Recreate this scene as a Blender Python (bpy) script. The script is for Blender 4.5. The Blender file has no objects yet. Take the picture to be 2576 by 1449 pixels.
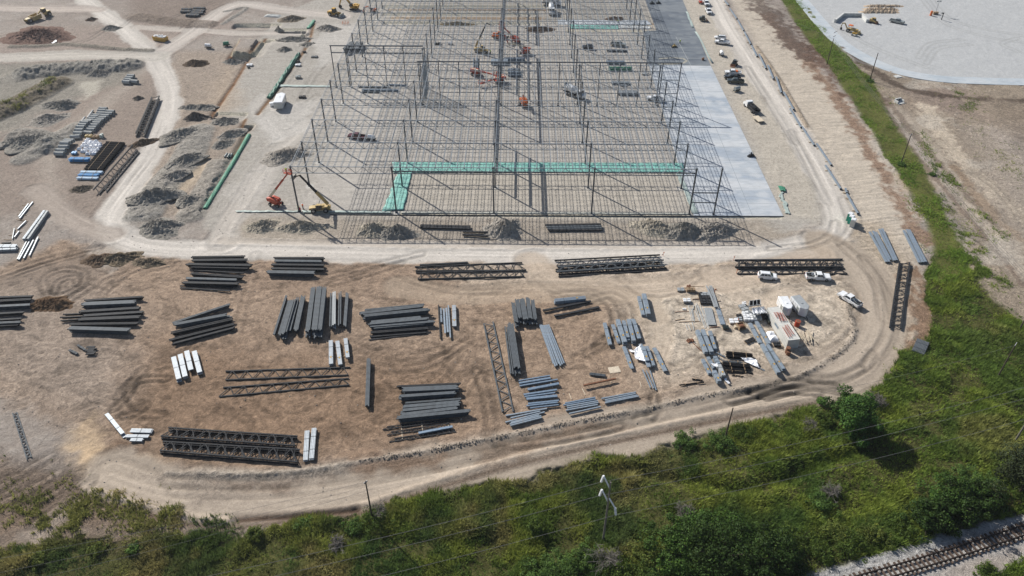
import bpy, math, random
import numpy as np
from mathutils import Vector
SC = bpy.context.scene
U = 27.0                                    # one column bay in metres
# ---------------------------------------------------------------- camera
CAM = np.array([2.2441082*U, -6.6835873*U, 4.3660086*U])
PITCH, YAW, ROLL, FPX = 0.6746327, -0.0082085, 0.0026362, 1950.0
_f = np.array([math.sin(YAW)*math.cos(PITCH), math.cos(YAW)*math.cos(PITCH), -math.sin(PITCH)])
_r = np.array([math.cos(YAW), -math.sin(YAW), 0.0]); _u = np.cross(_r, _f)
_r, _u = math.cos(ROLL)*_r+math.sin(ROLL)*_u, -math.sin(ROLL)*_r+math.cos(ROLL)*_u
cd = bpy.data.cameras.new('camera'); cam = bpy.data.objects.new('camera', cd); SC.collection.objects.link(cam)
cam.matrix_world = [[_r[i] for i in range(3)]+[0], [_u[i] for i in range(3)]+[0], [-_f[i] for i in range(3)]+[0], [0, 0, 0, 1]]
from mathutils import Matrix
cam.matrix_world = Matrix(((_r[0], _u[0], -_f[0], CAM[0]), (_r[1], _u[1], -_f[1], CAM[1]), (_r[2], _u[2], -_f[2], CAM[2]), (0, 0, 0, 1)))
cd.sensor_width = 36.0; cd.lens = 36.0*FPX/2576.0; cd.clip_start = 1.0; cd.clip_end = 6000.0
SC.camera = cam
# ---------------------------------------------------------------- light
SUNV = np.array([14.45, -14.85, -14.27]); SUNV = SUNV/np.linalg.norm(SUNV)      # the way the light travels
sd = bpy.data.lights.new('sun', 'SUN'); sd.energy = 4.8; sd.angle = math.radians(0.53); sd.color = (1.0, 0.965, 0.905)
so = bpy.data.objects.new('sun', sd); SC.collection.objects.link(so)
so.rotation_euler = Vector(SUNV).to_track_quat('-Z', 'Y').to_euler(); so.location = (0, 0, 150)
W = bpy.data.worlds.new('World'); SC.world = W; W.use_nodes = True
_nt = W.node_tree; _bg = _nt.nodes['Background']; _sky = _nt.nodes.new('ShaderNodeTexSky')
_sky.sky_type = 'NISHITA'; _sky.sun_disc = False; _sky.sun_elevation = math.radians(34.6); _sky.sun_rotation = math.radians(-44.2)
_sky.air_density = 1.0; _sky.dust_density = 1.2
_nt.links.new(_sky.outputs[0], _bg.inputs[0]); _bg.inputs[1].default_value = 0.07
SC.view_settings.view_transform = 'Standard'; SC.view_settings.look = 'None'
SC.view_settings.exposure = 0.40; SC.view_settings.gamma = 1.0; SC.view_settings.use_curve_mapping = False
SC.cycles.max_bounces = 5; SC.cycles.diffuse_bounces = 2; SC.cycles.transparent_max_bounces = 4
# ---------------------------------------------------------------- helpers
rng = np.random.RandomState(7); random.seed(7)
COL = SC.collection
def G(x, y, z=0.0):                         # photo point (2576 wide) -> the point of height z it shows
    d = _f+(x-1288)/FPX*_r-(y-724.5)/FPX*_u
    return CAM+(z-CAM[2])/d[2]*d
def PX(p):
    p = np.asarray(p, float); d = p-CAM; z = d@_f
    return np.stack([1288+FPX*(d@_r)/z, 724.5-FPX*(d@_u)/z], -1)
def T(c, r, x, y): return (c*644+x/3.0, r*483+y/3.0)
def K(x0, y0, s):                           # enlarged crop -> photo
    return lambda x, y: ((x0+x/s)*.644, (y0+y/s)*.644)
def height_of(base, top):
    b = G(*base); best = None
    for h in np.arange(0.5, 40, .1):
        q = PX(b+np.array([0, 0, h])); e = abs(q[1]-top[1])
        if best is None or e < best[0]: best = (e, h)
    return best[1]
class MB:
    def __init__(s): s.V = []; s.Q = []; s.N = []; s.n = 0
    def add(s, v, quads=None, polys=None):
        v = np.asarray(v, float).reshape(-1, 3)
        if quads is not None and len(quads): s.Q.append(np.asarray(quads, int).reshape(-1, 4)+s.n)
        if polys:
            for p in polys: s.N.append([i+s.n for i in p])
        s.V.append(v); s.n += len(v); return s
    def bars(s, P, Q, w, h=None, up=(0, 0, 1)):
        h = w if h is None else h
        P = np.asarray(P, float).reshape(-1, 3); Q = np.asarray(Q, float).reshape(-1, 3)
        d = Q-P; d = d/np.maximum(np.linalg.norm(d, axis=1, keepdims=True), 1e-9)
        up = np.broadcast_to(np.array(up, float), d.shape).copy()
        par = np.abs((d*up).sum(1)) > .98; up[par] = (0, 1, 0)
        sd = np.cross(d, up); sd /= np.linalg.norm(sd, axis=1, keepdims=True); u = np.cross(sd, d)
        a, b = sd*w/2, u*h/2
        v = np.stack([P-a-b, P+a-b, P+a+b, P-a+b, Q-a-b, Q+a-b, Q+a+b, Q-a+b], 1)
        f = np.array([[0, 1, 2, 3], [7, 6, 5, 4], [0, 4, 5, 1], [1, 5, 6, 2], [2, 6, 7, 3], [3, 7, 4, 0]])
        k = len(P); F = (f[None]+8*np.arange(k)[:, None, None]).reshape(-1, 4)
        return s.add(v.reshape(-1, 3), F)
    def box(s, c, d, rz=0.0):
        x, y, z = [q/2.0 for q in d]; v = np.array([[-x, -y, -z], [x, -y, -z], [x, y, -z], [-x, y, -z], [-x, -y, z], [x, -y, z], [x, y, z], [-x, y, z]])
        if rz: cc, ss = math.cos(rz), math.sin(rz); v = np.stack([v[:, 0]*cc-v[:, 1]*ss, v[:, 0]*ss+v[:, 1]*cc, v[:, 2]], 1)
        return s.add(v+np.array(c), [[3, 2, 1, 0], [4, 5, 6, 7], [0, 1, 5, 4], [1, 2, 6, 5], [2, 3, 7, 6], [3, 0, 4, 7]])
    def cyl(s, p, q, r, n=10, r2=None, cap=True):
        p = np.array(p, float); q = np.array(q, float); r2 = r if r2 is None else r2
        d = q-p; d /= np.linalg.norm(d); a = np.cross(d, (0, 0, 1) if abs(d[2]) < .95 else (1, 0, 0)); a /= np.linalg.norm(a); b = np.cross(d, a)
        t = np.arange(n)*2*math.pi/n; ring = np.cos(t)[:, None]*a+np.sin(t)[:, None]*b
        s.add(np.concatenate([p+ring*r, q+ring*r2]), [[i, i+n, (i+1) % n+n, (i+1) % n] for i in range(n)],
              [list(range(n)), list(range(2*n-1, n-1, -1))] if cap else None); return s
    def ring(s, p, q, r, ri, n=14):         # open pipe with a wall
        p = np.array(p, float); q = np.array(q, float); d = q-p; d /= np.linalg.norm(d)
        a = np.cross(d, (0, 0, 1)); a /= np.linalg.norm(a); b = np.cross(d, a); t = np.arange(n)*2*math.pi/n
        R = np.cos(t)[:, None]*a+np.sin(t)[:, None]*b
        v = np.concatenate([p+R*r, q+R*r, q+R*ri, p+R*ri]); f = []
        for k in range(4):
            for i in range(n): f.append([k*n+i, ((k+1) % 4)*n+i, ((k+1) % 4)*n+(i+1) % n, k*n+(i+1) % n])
        return s.add(v, f)
    def prism(s, prof, y0, y1, tap=1.0):    # side profile (x,z) between y0 and y1
        n = len(prof); p = np.array(prof, float)
        v = np.concatenate([np.stack([p[:, 0], np.full(n, y0), p[:, 1]], 1), np.stack([p[:, 0], np.full(n, y1), p[:, 1]], 1)])
        return s.add(v, [[i, (i+1) % n, (i+1) % n+n, i+n] for i in range(n)], [list(range(n-1, -1, -1)), list(range(n, 2*n))])
    def mesh(s, name, smooth=False):
        me = bpy.data.meshes.new(name); V = np.concatenate(s.V) if s.V else np.zeros((0, 3))
        Q = np.concatenate(s.Q) if s.Q else np.zeros((0, 4), int)
        idx = [Q.ravel()]; st = [np.arange(len(Q))*4]; o = len(Q)*4; tot = [np.full(len(Q), 4)]
        for p in s.N: idx.append(np.array(p)); st.append(np.array([o])); tot.append(np.array([len(p)])); o += len(p)
        idx = np.concatenate(idx); st = np.concatenate(st)
        me.vertices.add(len(V)); me.vertices.foreach_set('co', V.ravel()); me.loops.add(len(idx)); me.loops.foreach_set('vertex_index', idx)
        me.polygons.add(len(st)); me.polygons.foreach_set('loop_start', st)
        me.polygons.foreach_set('use_smooth', np.full(len(st), bool(smooth)))
        me.update(calc_edges=True); return me
def link(name, me, mat=None, parent=None, loc=None, rz=0):
    o = bpy.data.objects.new(name, me); COL.objects.link(o)
    if mat is not None and me is not None and not me.materials: me.materials.append(mat)
    if parent is not None: o.parent = parent
    if loc is not None: o.location = loc
    if rz: o.rotation_euler = (0, 0, rz)
    return o
def part(name, mb, mat, parent, label=None, smooth=False, loc=None, rz=0):
    o = link(name, mb.mesh(name, smooth), mat, parent, loc, rz)
    if label: o['label'] = label
    return o
def tag(o, label, cat, group=None, kind=None):
    if label: o['label'] = label
    if cat: o['category'] = cat
    if group: o['group'] = group
    if kind or cat: o['kind'] = kind or 'thing'
    return o
def thing(name, label, cat, loc=(0, 0, 0), rz=0.0, group=None):
    o = bpy.data.objects.new(name, None); COL.objects.link(o); o.empty_display_size = .2
    o.location = loc; o.rotation_euler = (0, 0, rz); return tag(o, label, cat, group)
def solo(name, mb, mat, label, cat, loc=(0, 0, 0), rz=0.0, group=None, smooth=False):
    return tag(link(name, mb.mesh(name, smooth), mat, None, loc, rz), label, cat, group)
def lift(name, o_src, parent, loc): c = o_src.copy(); COL.objects.link(c); c.parent = parent; c.location = loc; return c
# ---------------------------------------------------------------- noise
def vnoise(x, y, seed=0):
    r = np.random.RandomState(seed); n = 256; g = r.rand(n, n)
    xi = np.floor(x).astype(int); yi = np.floor(y).astype(int); fx = x-xi; fy = y-yi
    fx = fx*fx*(3-2*fx); fy = fy*fy*(3-2*fy); x0 = xi % n; y0 = yi % n; x1 = (xi+1) % n; y1 = (yi+1) % n
    return (g[x0, y0]*(1-fx)+g[x1, y0]*fx)*(1-fy)+(g[x0, y1]*(1-fx)+g[x1, y1]*fx)*fy
def fbm(x, y, f=1.0, o=4, seed=0, gain=.5):
    a, t, s = 1.0, 0.0, 0.0
    for k in range(o):
        s = s+a*vnoise(x*f+17.3*k, y*f-9.1*k, seed+k); t += a; a *= gain; f *= 2.03
    return s/t
def sstep(a, b, x): t = np.clip((x-a)/(b-a), 0, 1); return t*t*(3-2*t)
def srgb(r, g, b):
    return tuple(((c/255.0)/12.92 if c <= 10 else (((c/255.0)+.055)/1.055)**2.4) for c in (r, g, b))
# ---------------------------------------------------------------- materials
def mat(name, col, rough=.6, metal=0.0, var=.15, scale=3.0, bump=0.0, spec=.4, coat=0.0, dirt=None, dirt_amt=.0):
    m = bpy.data.materials.new(name); m.use_nodes = True; nt = m.node_tree; b = nt.nodes['Principled BSDF']
    tc = nt.nodes.new('ShaderNodeTexCoord'); nz = nt.nodes.new('ShaderNodeTexNoise')
    nz.inputs['Scale'].default_value = scale; nz.inputs['Detail'].default_value = 5
    nt.links.new(tc.outputs['Object'], nz.inputs['Vector'])
    mr = nt.nodes.new('ShaderNodeMapRange'); mr.inputs['From Min'].default_value = .3; mr.inputs['From Max'].default_value = .7
    mr.inputs['To Min'].default_value = 1-var; mr.inputs['To Max'].default_value = 1+var
    nt.links.new(nz.outputs['Fac'], mr.inputs['Value'])
    mx = nt.nodes.new('ShaderNodeMix'); mx.data_type = 'RGBA'; mx.blend_type = 'MULTIPLY'; mx.inputs[0].default_value = 1
    mx.inputs[6].default_value = (*col, 1); nt.links.new(mr.outputs[0], mx.inputs[7]); out = mx.outputs[2]
    if dirt:
        n2 = nt.nodes.new('ShaderNodeTexNoise'); n2.inputs['Scale'].default_value = scale*.6; n2.inputs['Detail'].default_value = 7
        nt.links.new(tc.outputs['Object'], n2.inputs['Vector']); m2 = nt.nodes.new('ShaderNodeMapRange')
        m2.inputs['From Min'].default_value = .5; m2.inputs['From Max'].default_value = .75; m2.inputs['To Max'].default_value = dirt_amt
        nt.links.new(n2.outputs['Fac'], m2.inputs['Value']); x2 = nt.nodes.new('ShaderNodeMix'); x2.data_type = 'RGBA'
        nt.links.new(m2.outputs[0], x2.inputs[0]); nt.links.new(out, x2.inputs[6]); x2.inputs[7].default_value = (*dirt, 1); out = x2.outputs[2]
    nt.links.new(out, b.inputs['Base Color'])
    b.inputs['Roughness'].default_value = rough; b.inputs['Metallic'].default_value = metal
    b.inputs['Specular IOR Level'].default_value = spec; b.inputs['Coat Weight'].default_value = coat
    if bump:
        bp = nt.nodes.new('ShaderNodeBump'); bp.inputs['Distance'].default_value = bump; nt.links.new(nz.outputs['Fac'], bp.inputs['Height'])
        nt.links.new(bp.outputs[0], b.inputs['Normal'])
    return m
DUST = (.34, .28, .22)
M = dict(
    dark=mat('dark_primer', (.022, .024, .028), .75, 0, .25, 1.5, spec=.25, dirt=DUST, dirt_amt=.06),
    joist=mat('grey_primer', (.085, .097, .108), .72, 0, .22, 1.2, spec=.25, dirt=DUST, dirt_amt=.03),
    frame=mat('frame_primer', (.21, .235, .26), .5, .1, .2, .8, spec=.45),
    column=mat('column_primer', (.07, .08, .092), .5, .1, .2, .8, spec=.4),
    galv=mat('galvanised_deck', (.25, .30, .35), .45, .35, .14, 2.0, spec=.5, dirt=DUST, dirt_amt=.25),
    white_deck=mat('bright_deck', (.33, .36, .39), .58, .35, .12, 2.0, spec=.5),
    bluegalv=mat('blue_galvanised', (.21, .28, .36), .4, .45, .15, 2.0, spec=.5),
    silver=mat('silver_metal', (.34, .36, .37), .6, .25, .15, 3.0, spec=.5),
    timber=mat('timber', (.3, .21, .13), .85, 0, .3, 4.0), pale_timber=mat('pale_timber', (.55, .47, .36), .8, 0, .2, 4.0),
    rust=mat('rusty_steel', (.17, .075, .04), .8, 0, .35, 3.0, bump=.02),
    concrete=mat('concrete', (.36, .37, .36), .85, 0, .15, 1.2, bump=.02), pale_concrete=mat('pale_concrete', (.52, .52, .5), .85, 0, .14, 1.0, bump=.02),
    white=mat('white_paint', (.74, .75, .76), .3, 0, .06, 2.0, spec=.5, coat=.4, dirt=DUST, dirt_amt=.22),
    bone=mat('cream_wall', (.56, .55, .51), .6, 0, .08, 1.5, dirt=DUST, dirt_amt=.12),
    plastic=mat('white_plastic', (.78, .79, .82), .35, 0, .1, 2.5, bump=.06), glass=mat('dark_glass', (.02, .025, .03), .12, 0, .1, spec=.6),
    rock=mat('rock', (.3, .28, .25), .9, 0, .3, 3, bump=.05), tyre=mat('tyre_rubber', (.022, .022, .022), .85, 0, .2, 6), rim=mat('wheel_rim', (.3, .31, .32), .4, .6, .1),
    black=mat('black_paint', (.014, .016, .019), .28, 0, .1, coat=.6, dirt=DUST, dirt_amt=.12), greenblack=mat('dark_green_paint', (.02, .028, .022), .28, 0, .1, coat=.6, dirt=DUST, dirt_amt=.12),
    maroon=mat('maroon_paint', (.09, .018, .025), .3, 0, .1, coat=.6), greypaint=mat('grey_paint', (.3, .32, .31), .35, .2, .08, coat=.3),
    yellow=mat('yellow_machine', (.52, .3, .04), .5, 0, .18, 2.0, dirt=DUST, dirt_amt=.35), tan=mat('dusty_yellow', (.42, .3, .11), .6, 0, .2, 2.0, dirt=DUST, dirt_amt=.5),
    red=mat('red_machine', (.42, .06, .025), .45, 0, .18, 2.0, dirt=DUST, dirt_amt=.2), orange=mat('orange_machine', (.6, .14, .03), .5, 0, .15, 2.0),
    cream=mat('cream_boom', (.62, .56, .42), .5, 0, .1), blackpipe=mat('black_pipe', (.012, .012, .014), .85, 0, .3, 2, spec=.12),
    bluepipe=mat('blue_pipe', (.09, .33, .62), .4, 0, .12, 3), palepipe=mat('pale_blue_pipe', (.55, .68, .8), .4, 0, .1, 3),
    green=mat('green_cover', (.035, .2, .12), .65, 0, .25, 1.5, bump=.1, dirt=DUST, dirt_amt=.3), teal=mat('teal_sheet', (.19, .44, .38), .6, 0, .2, .8, bump=.12, dirt=DUST, dirt_amt=.25), paleteal=mat('pale_teal_sheet', (.34, .40, .37), .5, 0, .15, .8, bump=.08),
    doorgreen=mat('cabin_green', (.02, .27, .19), .5, 0, .1), wood=mat('pole_wood', (.06, .045, .035), .9, 0, .3, 1.5), greywood=mat('grey_pole', (.16, .145, .125), .85, 0, .2, 1.5),
    porcelain=mat('white_insulator', (.78, .79, .8), .3, 0, .04), wire=mat('wire', (.12, .12, .12), .8, 0, .1), ladder=mat('ladder_red', (.3, .085, .06), .6, 0, .2, 4),
    skin=mat('skin', (.42, .25, .17), .6, 0, .1), vest_o=mat('orange_vest', (.8, .16, .03), .7), vest_g=mat('lime_vest', (.42, .62, .05), .7), vest_r=mat('red_vest', (.6, .06, .06), .7), denim=mat('denim', (.05, .06, .1), .8),
    rail=mat('rail_steel', (.05, .035, .028), .45, .4, .2), sleeper=mat('sleeper_wood', (.085, .058, .043), .9, 0, .35, 2.5, bump=.02),
    headlamp=mat('lamp_glass', (.75, .76, .74), .15), taillamp=mat('tail_lamp', (.4, .02, .02), .3))
# ================================================================ terrain
xs = np.arange(-205, 330, .36)
ys = np.concatenate([np.arange(-122, 0, .3), np.arange(0, 60, .42), np.arange(60, 215, .62)])
GX, GY = np.meshgrid(xs, ys, indexing='ij'); NXg, NYg = GX.shape
PXs = PX(np.stack([GX, GY, 0*GX], -1).reshape(-1, 3)).reshape(NXg, NYg, 2)
INF = (PXs[..., 0] > -170) & (PXs[..., 0] < 2750) & (PXs[..., 1] > -110) & (PXs[..., 1] < 1580)
fx, fy = GX[INF], GY[INF]; NP = len(fx)
w1 = fbm(fx, fy, .12, 4, 1)-.5; w2 = fbm(fx, fy, .12, 4, 31)-.5; w3 = fbm(fx, fy, .6, 4, 61)-.5; w4 = fbm(fx, fy, .6, 4, 91)-.5
n_big = fbm(fx, fy, .03, 4, 5); n_mid = fbm(fx, fy, .18, 5, 11, .6); n_fine = fbm(fx, fy, .9, 4, 21, .6)
# stretched swirling wash marks
sx, sy = (fx+.5*fy+7*w1+2.4*w3)*.62, fy+7*w2+2.4*w4
n_sw = 1-2*np.abs(fbm(sx, sy, .45, 4, 41, .55)-.5)
col = np.zeros((NP, 3)); zz = np.zeros(NP); rough = np.full(NP, 1.0); zone = np.zeros(NP, int)
def sdpoly(P, wig=0.0, mg=8.0):             # signed distance to a polygon given in photo points (+ inside)
    P = np.array([G(*p)[:2] for p in P]); lo = P.min(0)-mg; hi = P.max(0)+mg
    sel = np.where((fx > lo[0]) & (fx < hi[0]) & (fy > lo[1]) & (fy < hi[1]))[0]
    x = fx[sel]+wig*2*w1[sel]+wig*w3[sel]; y = fy[sel]+wig*2*w2[sel]+wig*w4[sel]
    d = np.full(len(sel), 1e9); ins = np.zeros(len(sel), bool)
    for a, b in zip(P, np.roll(P, -1, 0)):
        e = b-a; t = np.clip(((x-a[0])*e[0]+(y-a[1])*e[1])/max(e@e, 1e-9), 0, 1)
        d = np.minimum(d, np.hypot(x-a[0]-t*e[0], y-a[1]-t*e[1]))
        c = ((a[1] > y) != (b[1] > y)); ins ^= c & (x < e[0]*(y-a[1])/(e[1] if abs(e[1]) > 1e-9 else 1e-9)+a[0])
    return sel, np.where(ins, d, -d)
def smooth(P, k=4):
    P = [np.array(p, float) for p in P]
    if len(P) < 3: return P
    Q = [2*P[0]-P[1]]+P+[2*P[-1]-P[-2]]; out = []
    for i in range(1, len(Q)-2):
        for j in range(k):
            t = j/k; a, b, c, d = Q[i-1], Q[i], Q[i+1], Q[i+2]
            out.append(.5*(2*b+(c-a)*t+(2*a-5*b+4*c-d)*t*t+(3*b-a-3*c+d)*t**3))
    return out+[P[-1]]
def line(P, mg, world=False, sm=True):      # nearest distance, side and run along a polyline
    P = [p if world else G(*p)[:2] for p in P]; P = smooth(P) if sm else [np.array(p) for p in P]
    A = np.array(P); lo = A.min(0)-mg; hi = A.max(0)+mg
    sel = np.where((fx > lo[0]) & (fx < hi[0]) & (fy > lo[1]) & (fy < hi[1]))[0]
    x, y = fx[sel], fy[sel]; bd = np.full(len(sel), 1e9); bu = np.zeros(len(sel)); bs = np.zeros(len(sel)); run = 0
    for a, b in zip(A[:-1], A[1:]):
        e = b-a; L = np.hypot(*e)
        if L < 1e-6: continue
        t = np.clip(((x-a[0])*e[0]+(y-a[1])*e[1])/(L*L), 0, 1); qx, qy = x-a[0]-t*e[0], y-a[1]-t*e[1]; d = np.hypot(qx, qy)
        u = (e[0]*qy-e[1]*qx)/L; m = d < bd; bd[m] = d[m]; bu[m] = np.sign(u[m])*d[m]; bs[m] = (run+t*L)[m]; run += L
    k = bd < mg
    return sel[k], bd[k], bu[k], bs[k], run
def paint(sel, a, c, r=None, zn=None, zt=.5):
    a = np.clip(a, 0, 1); col[sel] = col[sel]*(1-a[:, None])+np.array(c)*a[:, None]
    if r is not None: rough[sel] = rough[sel]*(1-a)+r*a
    if zn is not None: zone[sel[a > zt]] = zn
def poly(P, c, soft=1.5, wig=1.5, r=None, zn=None, amt=1.0, mg=8.0):
    sel, d = sdpoly(P, wig, max(mg, soft*2)); paint(sel, amt*sstep(-soft, soft, d), c, r, zn, .5*amt)
S = srgb
A0 = .63                                     # seen colour -> reflectance
def C(r, g, b): return np.array(S(r, g, b))*A0
# base dirt, greyer and darker to the upper left
base = C(176, 165, 155)
col[:] = base
paint(np.arange(NP), sstep(.42, .62, n_big)*.5, C(162, 149, 138)); paint(np.arange(NP), sstep(.5, .68, n_mid)*.35, C(194, 185, 175))
zz += (n_mid-.5)*.25+(n_fine-.5)*.10
# laydown yard
poly([(-60, 690), (150, 610), (330, 642), (700, 648), (1250, 650), (1700, 652), (2100, 650), (2195, 720), (2205, 840), (2110, 920), (1850, 985), (1500, 1062), (1100, 1130), (750, 1195), (450, 1185), (240, 1130), (80, 1040), (-80, 980)], C(170, 148, 128), 2.5, 3, 1.4, 2)
for P, c, a, s in [([(-60, 700), (250, 690), (330, 800), (330, 960), (240, 1080), (60, 1030), (-60, 960)], C(166, 152, 139), .7, 10),
                   ([(380, 860), (900, 900), (1180, 940), (1220, 1060), (1000, 1120), (760, 1180), (450, 1170), (300, 1080)], C(150, 125, 103), .9, 9),
                   ([(1050, 720), (1600, 720), (1650, 960), (1350, 1040), (1150, 1000)], C(172, 148, 126), .5, 10),
                   ([(1560, 690), (2160, 690), (2190, 860), (1950, 940), (1680, 960), (1600, 860)], C(214, 199, 180), 1.0, 10),
                   ([(640, 650), (1000, 650), (1060, 720), (640, 740)], C(160, 138, 119), .6, 6),
                   ([(1130, 655), (1880, 655), (1860, 720), (1160, 735)], C(200, 183, 164), .8, 5)]:
    poly(P, c, s, 3, None, None, a, 24)
yard = zone == 2
zz[yard] += (n_sw[yard]-.6)*.24
col[yard] *= (1+.95*(n_sw[yard]-.68))[:, None]
wet = yard & (n_mid > .55); col[wet] *= (1-.16*sstep(.55, .72, n_mid[wet]))[:, None]
# building pad, pale compacted stone
PADC = C(206, 199, 190)
poly([(500, 545), (560, 430), (628, 338), (612, 318), (540, 290), (648, 108), (700, 40), (790, 0), (900, -80), (1700, -110), (1760, -20), (1860, 120), (1960, 300), (2075, 480), (2080, 560), (1950, 600), (1400, 612), (560, 605)], C(193, 186, 176), 2, 2, .9, 1)
poly([(752, 528), (1741, 541), (1600, 60), (960, 60)], PADC, 4, 2, .7, 1)
poly([(1000, 535), (1735, 541), (1700, 440), (1010, 420)], C(210, 199, 182), 6, 2, .7, None, .6, 20)
poly([(560, 610), (620, 545), (1900, 552), (2000, 590), (1980, 612), (900, 622)], C(190, 177, 161), 3, 3, 1.3, 1, .9)
poly([(1620, 70), (1795, 160), (1975, 545), (2060, 560), (2060, 470), (1900, 190), (1810, 40), (1770, -40), (1700, -60)], C(208, 198, 183), 3, 2, 1.0, 1, .9)
# upper left grounds
poly([(430, 130), (640, 130), (530, 300), (640, 320), (500, 540), (340, 560), (330, 470), (420, 330)], C(182, 166, 150), 4, 3, 1.5, 0, .9)
poly([(520, 260), (575, 170), (600, 250), (560, 290)], C(202, 182, 160), 6, 3, 1.2, None, .8, 14)
poly([(-60, 90), (300, 60), (560, 40), (600, 70), (420, 120), (380, 145), (200, 170), (-60, 160)], C(176, 160, 148), 5, 3, 1.2, 0, .8)
poly([(330, -60), (600, -60), (560, 60), (430, 75), (330, 40)], C(150, 134, 122), 6, 3, 1.3, 0, .8, 16)
poly([(-60, 300), (120, 330), (240, 200), (420, 170), (400, 330), (330, 430), (260, 560), (100, 520), (-60, 560)], C(166, 150, 137), 6, 3, 1.2, 0, .8, 16)
poly([(110, 480), (60, 380), (160, 330), (330, 180), (380, 170), (330, 230), (220, 330), (130, 430), (150, 500)], C(188, 176, 163), 4, 3, .9, 0, .75, 12)
poly([(-40, 160), (330, 158), (380, 150), (300, 210), (140, 260), (40, 330), (-60, 330)], C(164, 158, 146), 4, 3, 1.6, 0, .85, 12)
# right hand side
poly([(1870, 60), (1990, 270), (2080, 420), (2140, 545), (2190, 640), (2290, 660), (2330, 600), (2250, 430), (2180, 320), (2080, 200), (1980, 100), (1920, 0), (1880, -60), (1800, -60)], C(214, 201, 184), 2.5, 2, .8, 6)
poly([(2140, 560), (2220, 560), (2330, 700), (2330, 860), (2260, 940), (2190, 970), (2230, 880), (2210, 740), (2150, 640)], C(203, 187, 167), 3, 2, 1.3, 6)
poly([(2360, 720), (2440, 600), (2330, 380), (2180, 200), (2100, 80), (2010, -60), (2300, -60), (2700, -60), (2700, 760), (2576, 830)], C(172, 157, 139), 3, 3, 1.7, 0)
poly([(2450, 330), (2600, 330), (2700, 640), (2576, 600)], C(188, 176, 166), 10, 4, 1.4, None, .8, 24)
poly([(2260, 220), (2420, 215), (2480, 300), (2330, 270)], C(160, 142, 130), 8, 4, 1.6, None, .8, 20)
poly([(2260, 440), (2330, 420), (2350, 470), (2290, 480)], C(214, 186, 152), 4, 3, 1.0, None, .7, 10)
sel, d, u, s, L = line([(1840, -40), (1900, 60), (1960, 180), (2040, 320), (2130, 470), (2220, 600), (2280, 720)], 26); ok = zone[sel] == 6; sel, u, s = sel[ok], u[ok], s[ok]; rr_ = fbm(s*1.5+.25*u, u*.12+3*w1[sel], 1.0, 4, 231, .6); zz[sel] += (rr_-.5)*.32; col[sel] *= (1+.38*(rr_-.5))[:, None]
# brown loam edging the embankment
for P, w, c in [([(1930, 40), (2010, 130), (2080, 210), (2150, 320), (2210, 420), (2270, 520), (2320, 600)], 2.4, C(158, 128, 106)), ([(1880, -30), (1960, 60), (2030, 140)], 4.5, C(116, 100, 90)),
                ([(2310, 690), (2325, 780), (2318, 860), (2270, 930), (2190, 972), (2060, 1012)], 3.0, C(152, 122, 98)), ([(2060, 120), (2110, 190), (2180, 240), (2240, 262)], 5.0, C(120, 96, 82)), ([(2010, 30), (2060, 110), (2150, 190)], 4.0, C(112, 92, 80)),
                ([(2020, -10), (2100, 90), (2200, 180), (2330, 235), (2576, 255)], 1.6, C(96, 82, 72))]:
    sel, d, u, s, L = line(P, w*2.2); paint(sel, sstep(w*1.7, w*.3, d+4.5*w3[sel]*w*.6+2*w1[sel]*w)*.85, c, 1.8)
# gravel lot and its concrete rim (upper right)
LOT = [(2010, -20), (2050, 45), (2110, 110), (2180, 155), (2260, 185), (2360, 203), (2470, 209), (2600, 212), (2800, 214), (2800, -80), (1990, -80)]
poly(LOT, C(205, 206, 206), .6, .2, .5, 3)
# tracks across the lot's stone
LOTT = [[(2300, -30), (2330, 10), (2380, 60), (2480, 92), (2600, 110)], [(2330, -30), (2360, 20), (2420, 60), (2600, 95)], [(2310, 145), (2340, 110), (2420, 100)], [(2330, 160), (2360, 122), (2440, 112)], [(2560, 130), (2520, 110), (2560, 96)], [(2110, 115), (2160, 150), (2230, 175)], [(2090, 60), (2200, 120), (2330, 170)]]
for P in LOTT:
    for o in (-1, 1):
        sel, d, u, s, L = line(P, 3); paint(sel, .5*np.exp(-((u-o)/.5)**2), C(178, 178, 176))
# pale ways on the far right
poly([(2230, 250), (2260, 245), (2330, 330), (2420, 440), (2520, 560), (2600, 650), (2600, 740), (2500, 640), (2400, 500), (2300, 370)], C(204, 190, 173), 3, 3, 1.1, 0, .75, 10)
for P, w, c, a in [([(2240, 262), (2300, 340), (2380, 430), (2460, 520), (2576, 640)], 1.2, C(132, 116, 102), .7), ([(2230, 275), (2290, 370), (2380, 480), (2480, 600), (2576, 720)], .8, C(140, 122, 108), .7),
                   ([(2330, 270), (2400, 380), (2500, 480), (2576, 540)], 3.0, C(222, 206, 185), .8), ([(2400, 420), (2480, 520), (2560, 600)], 1.5, C(150, 124, 98), .6)]:
    sel, d, u, s, L = line(P, w*2.5); paint(sel, a*sstep(w*1.5, w*.5, d+2*w3[sel]*w), c, 1.5)
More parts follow.
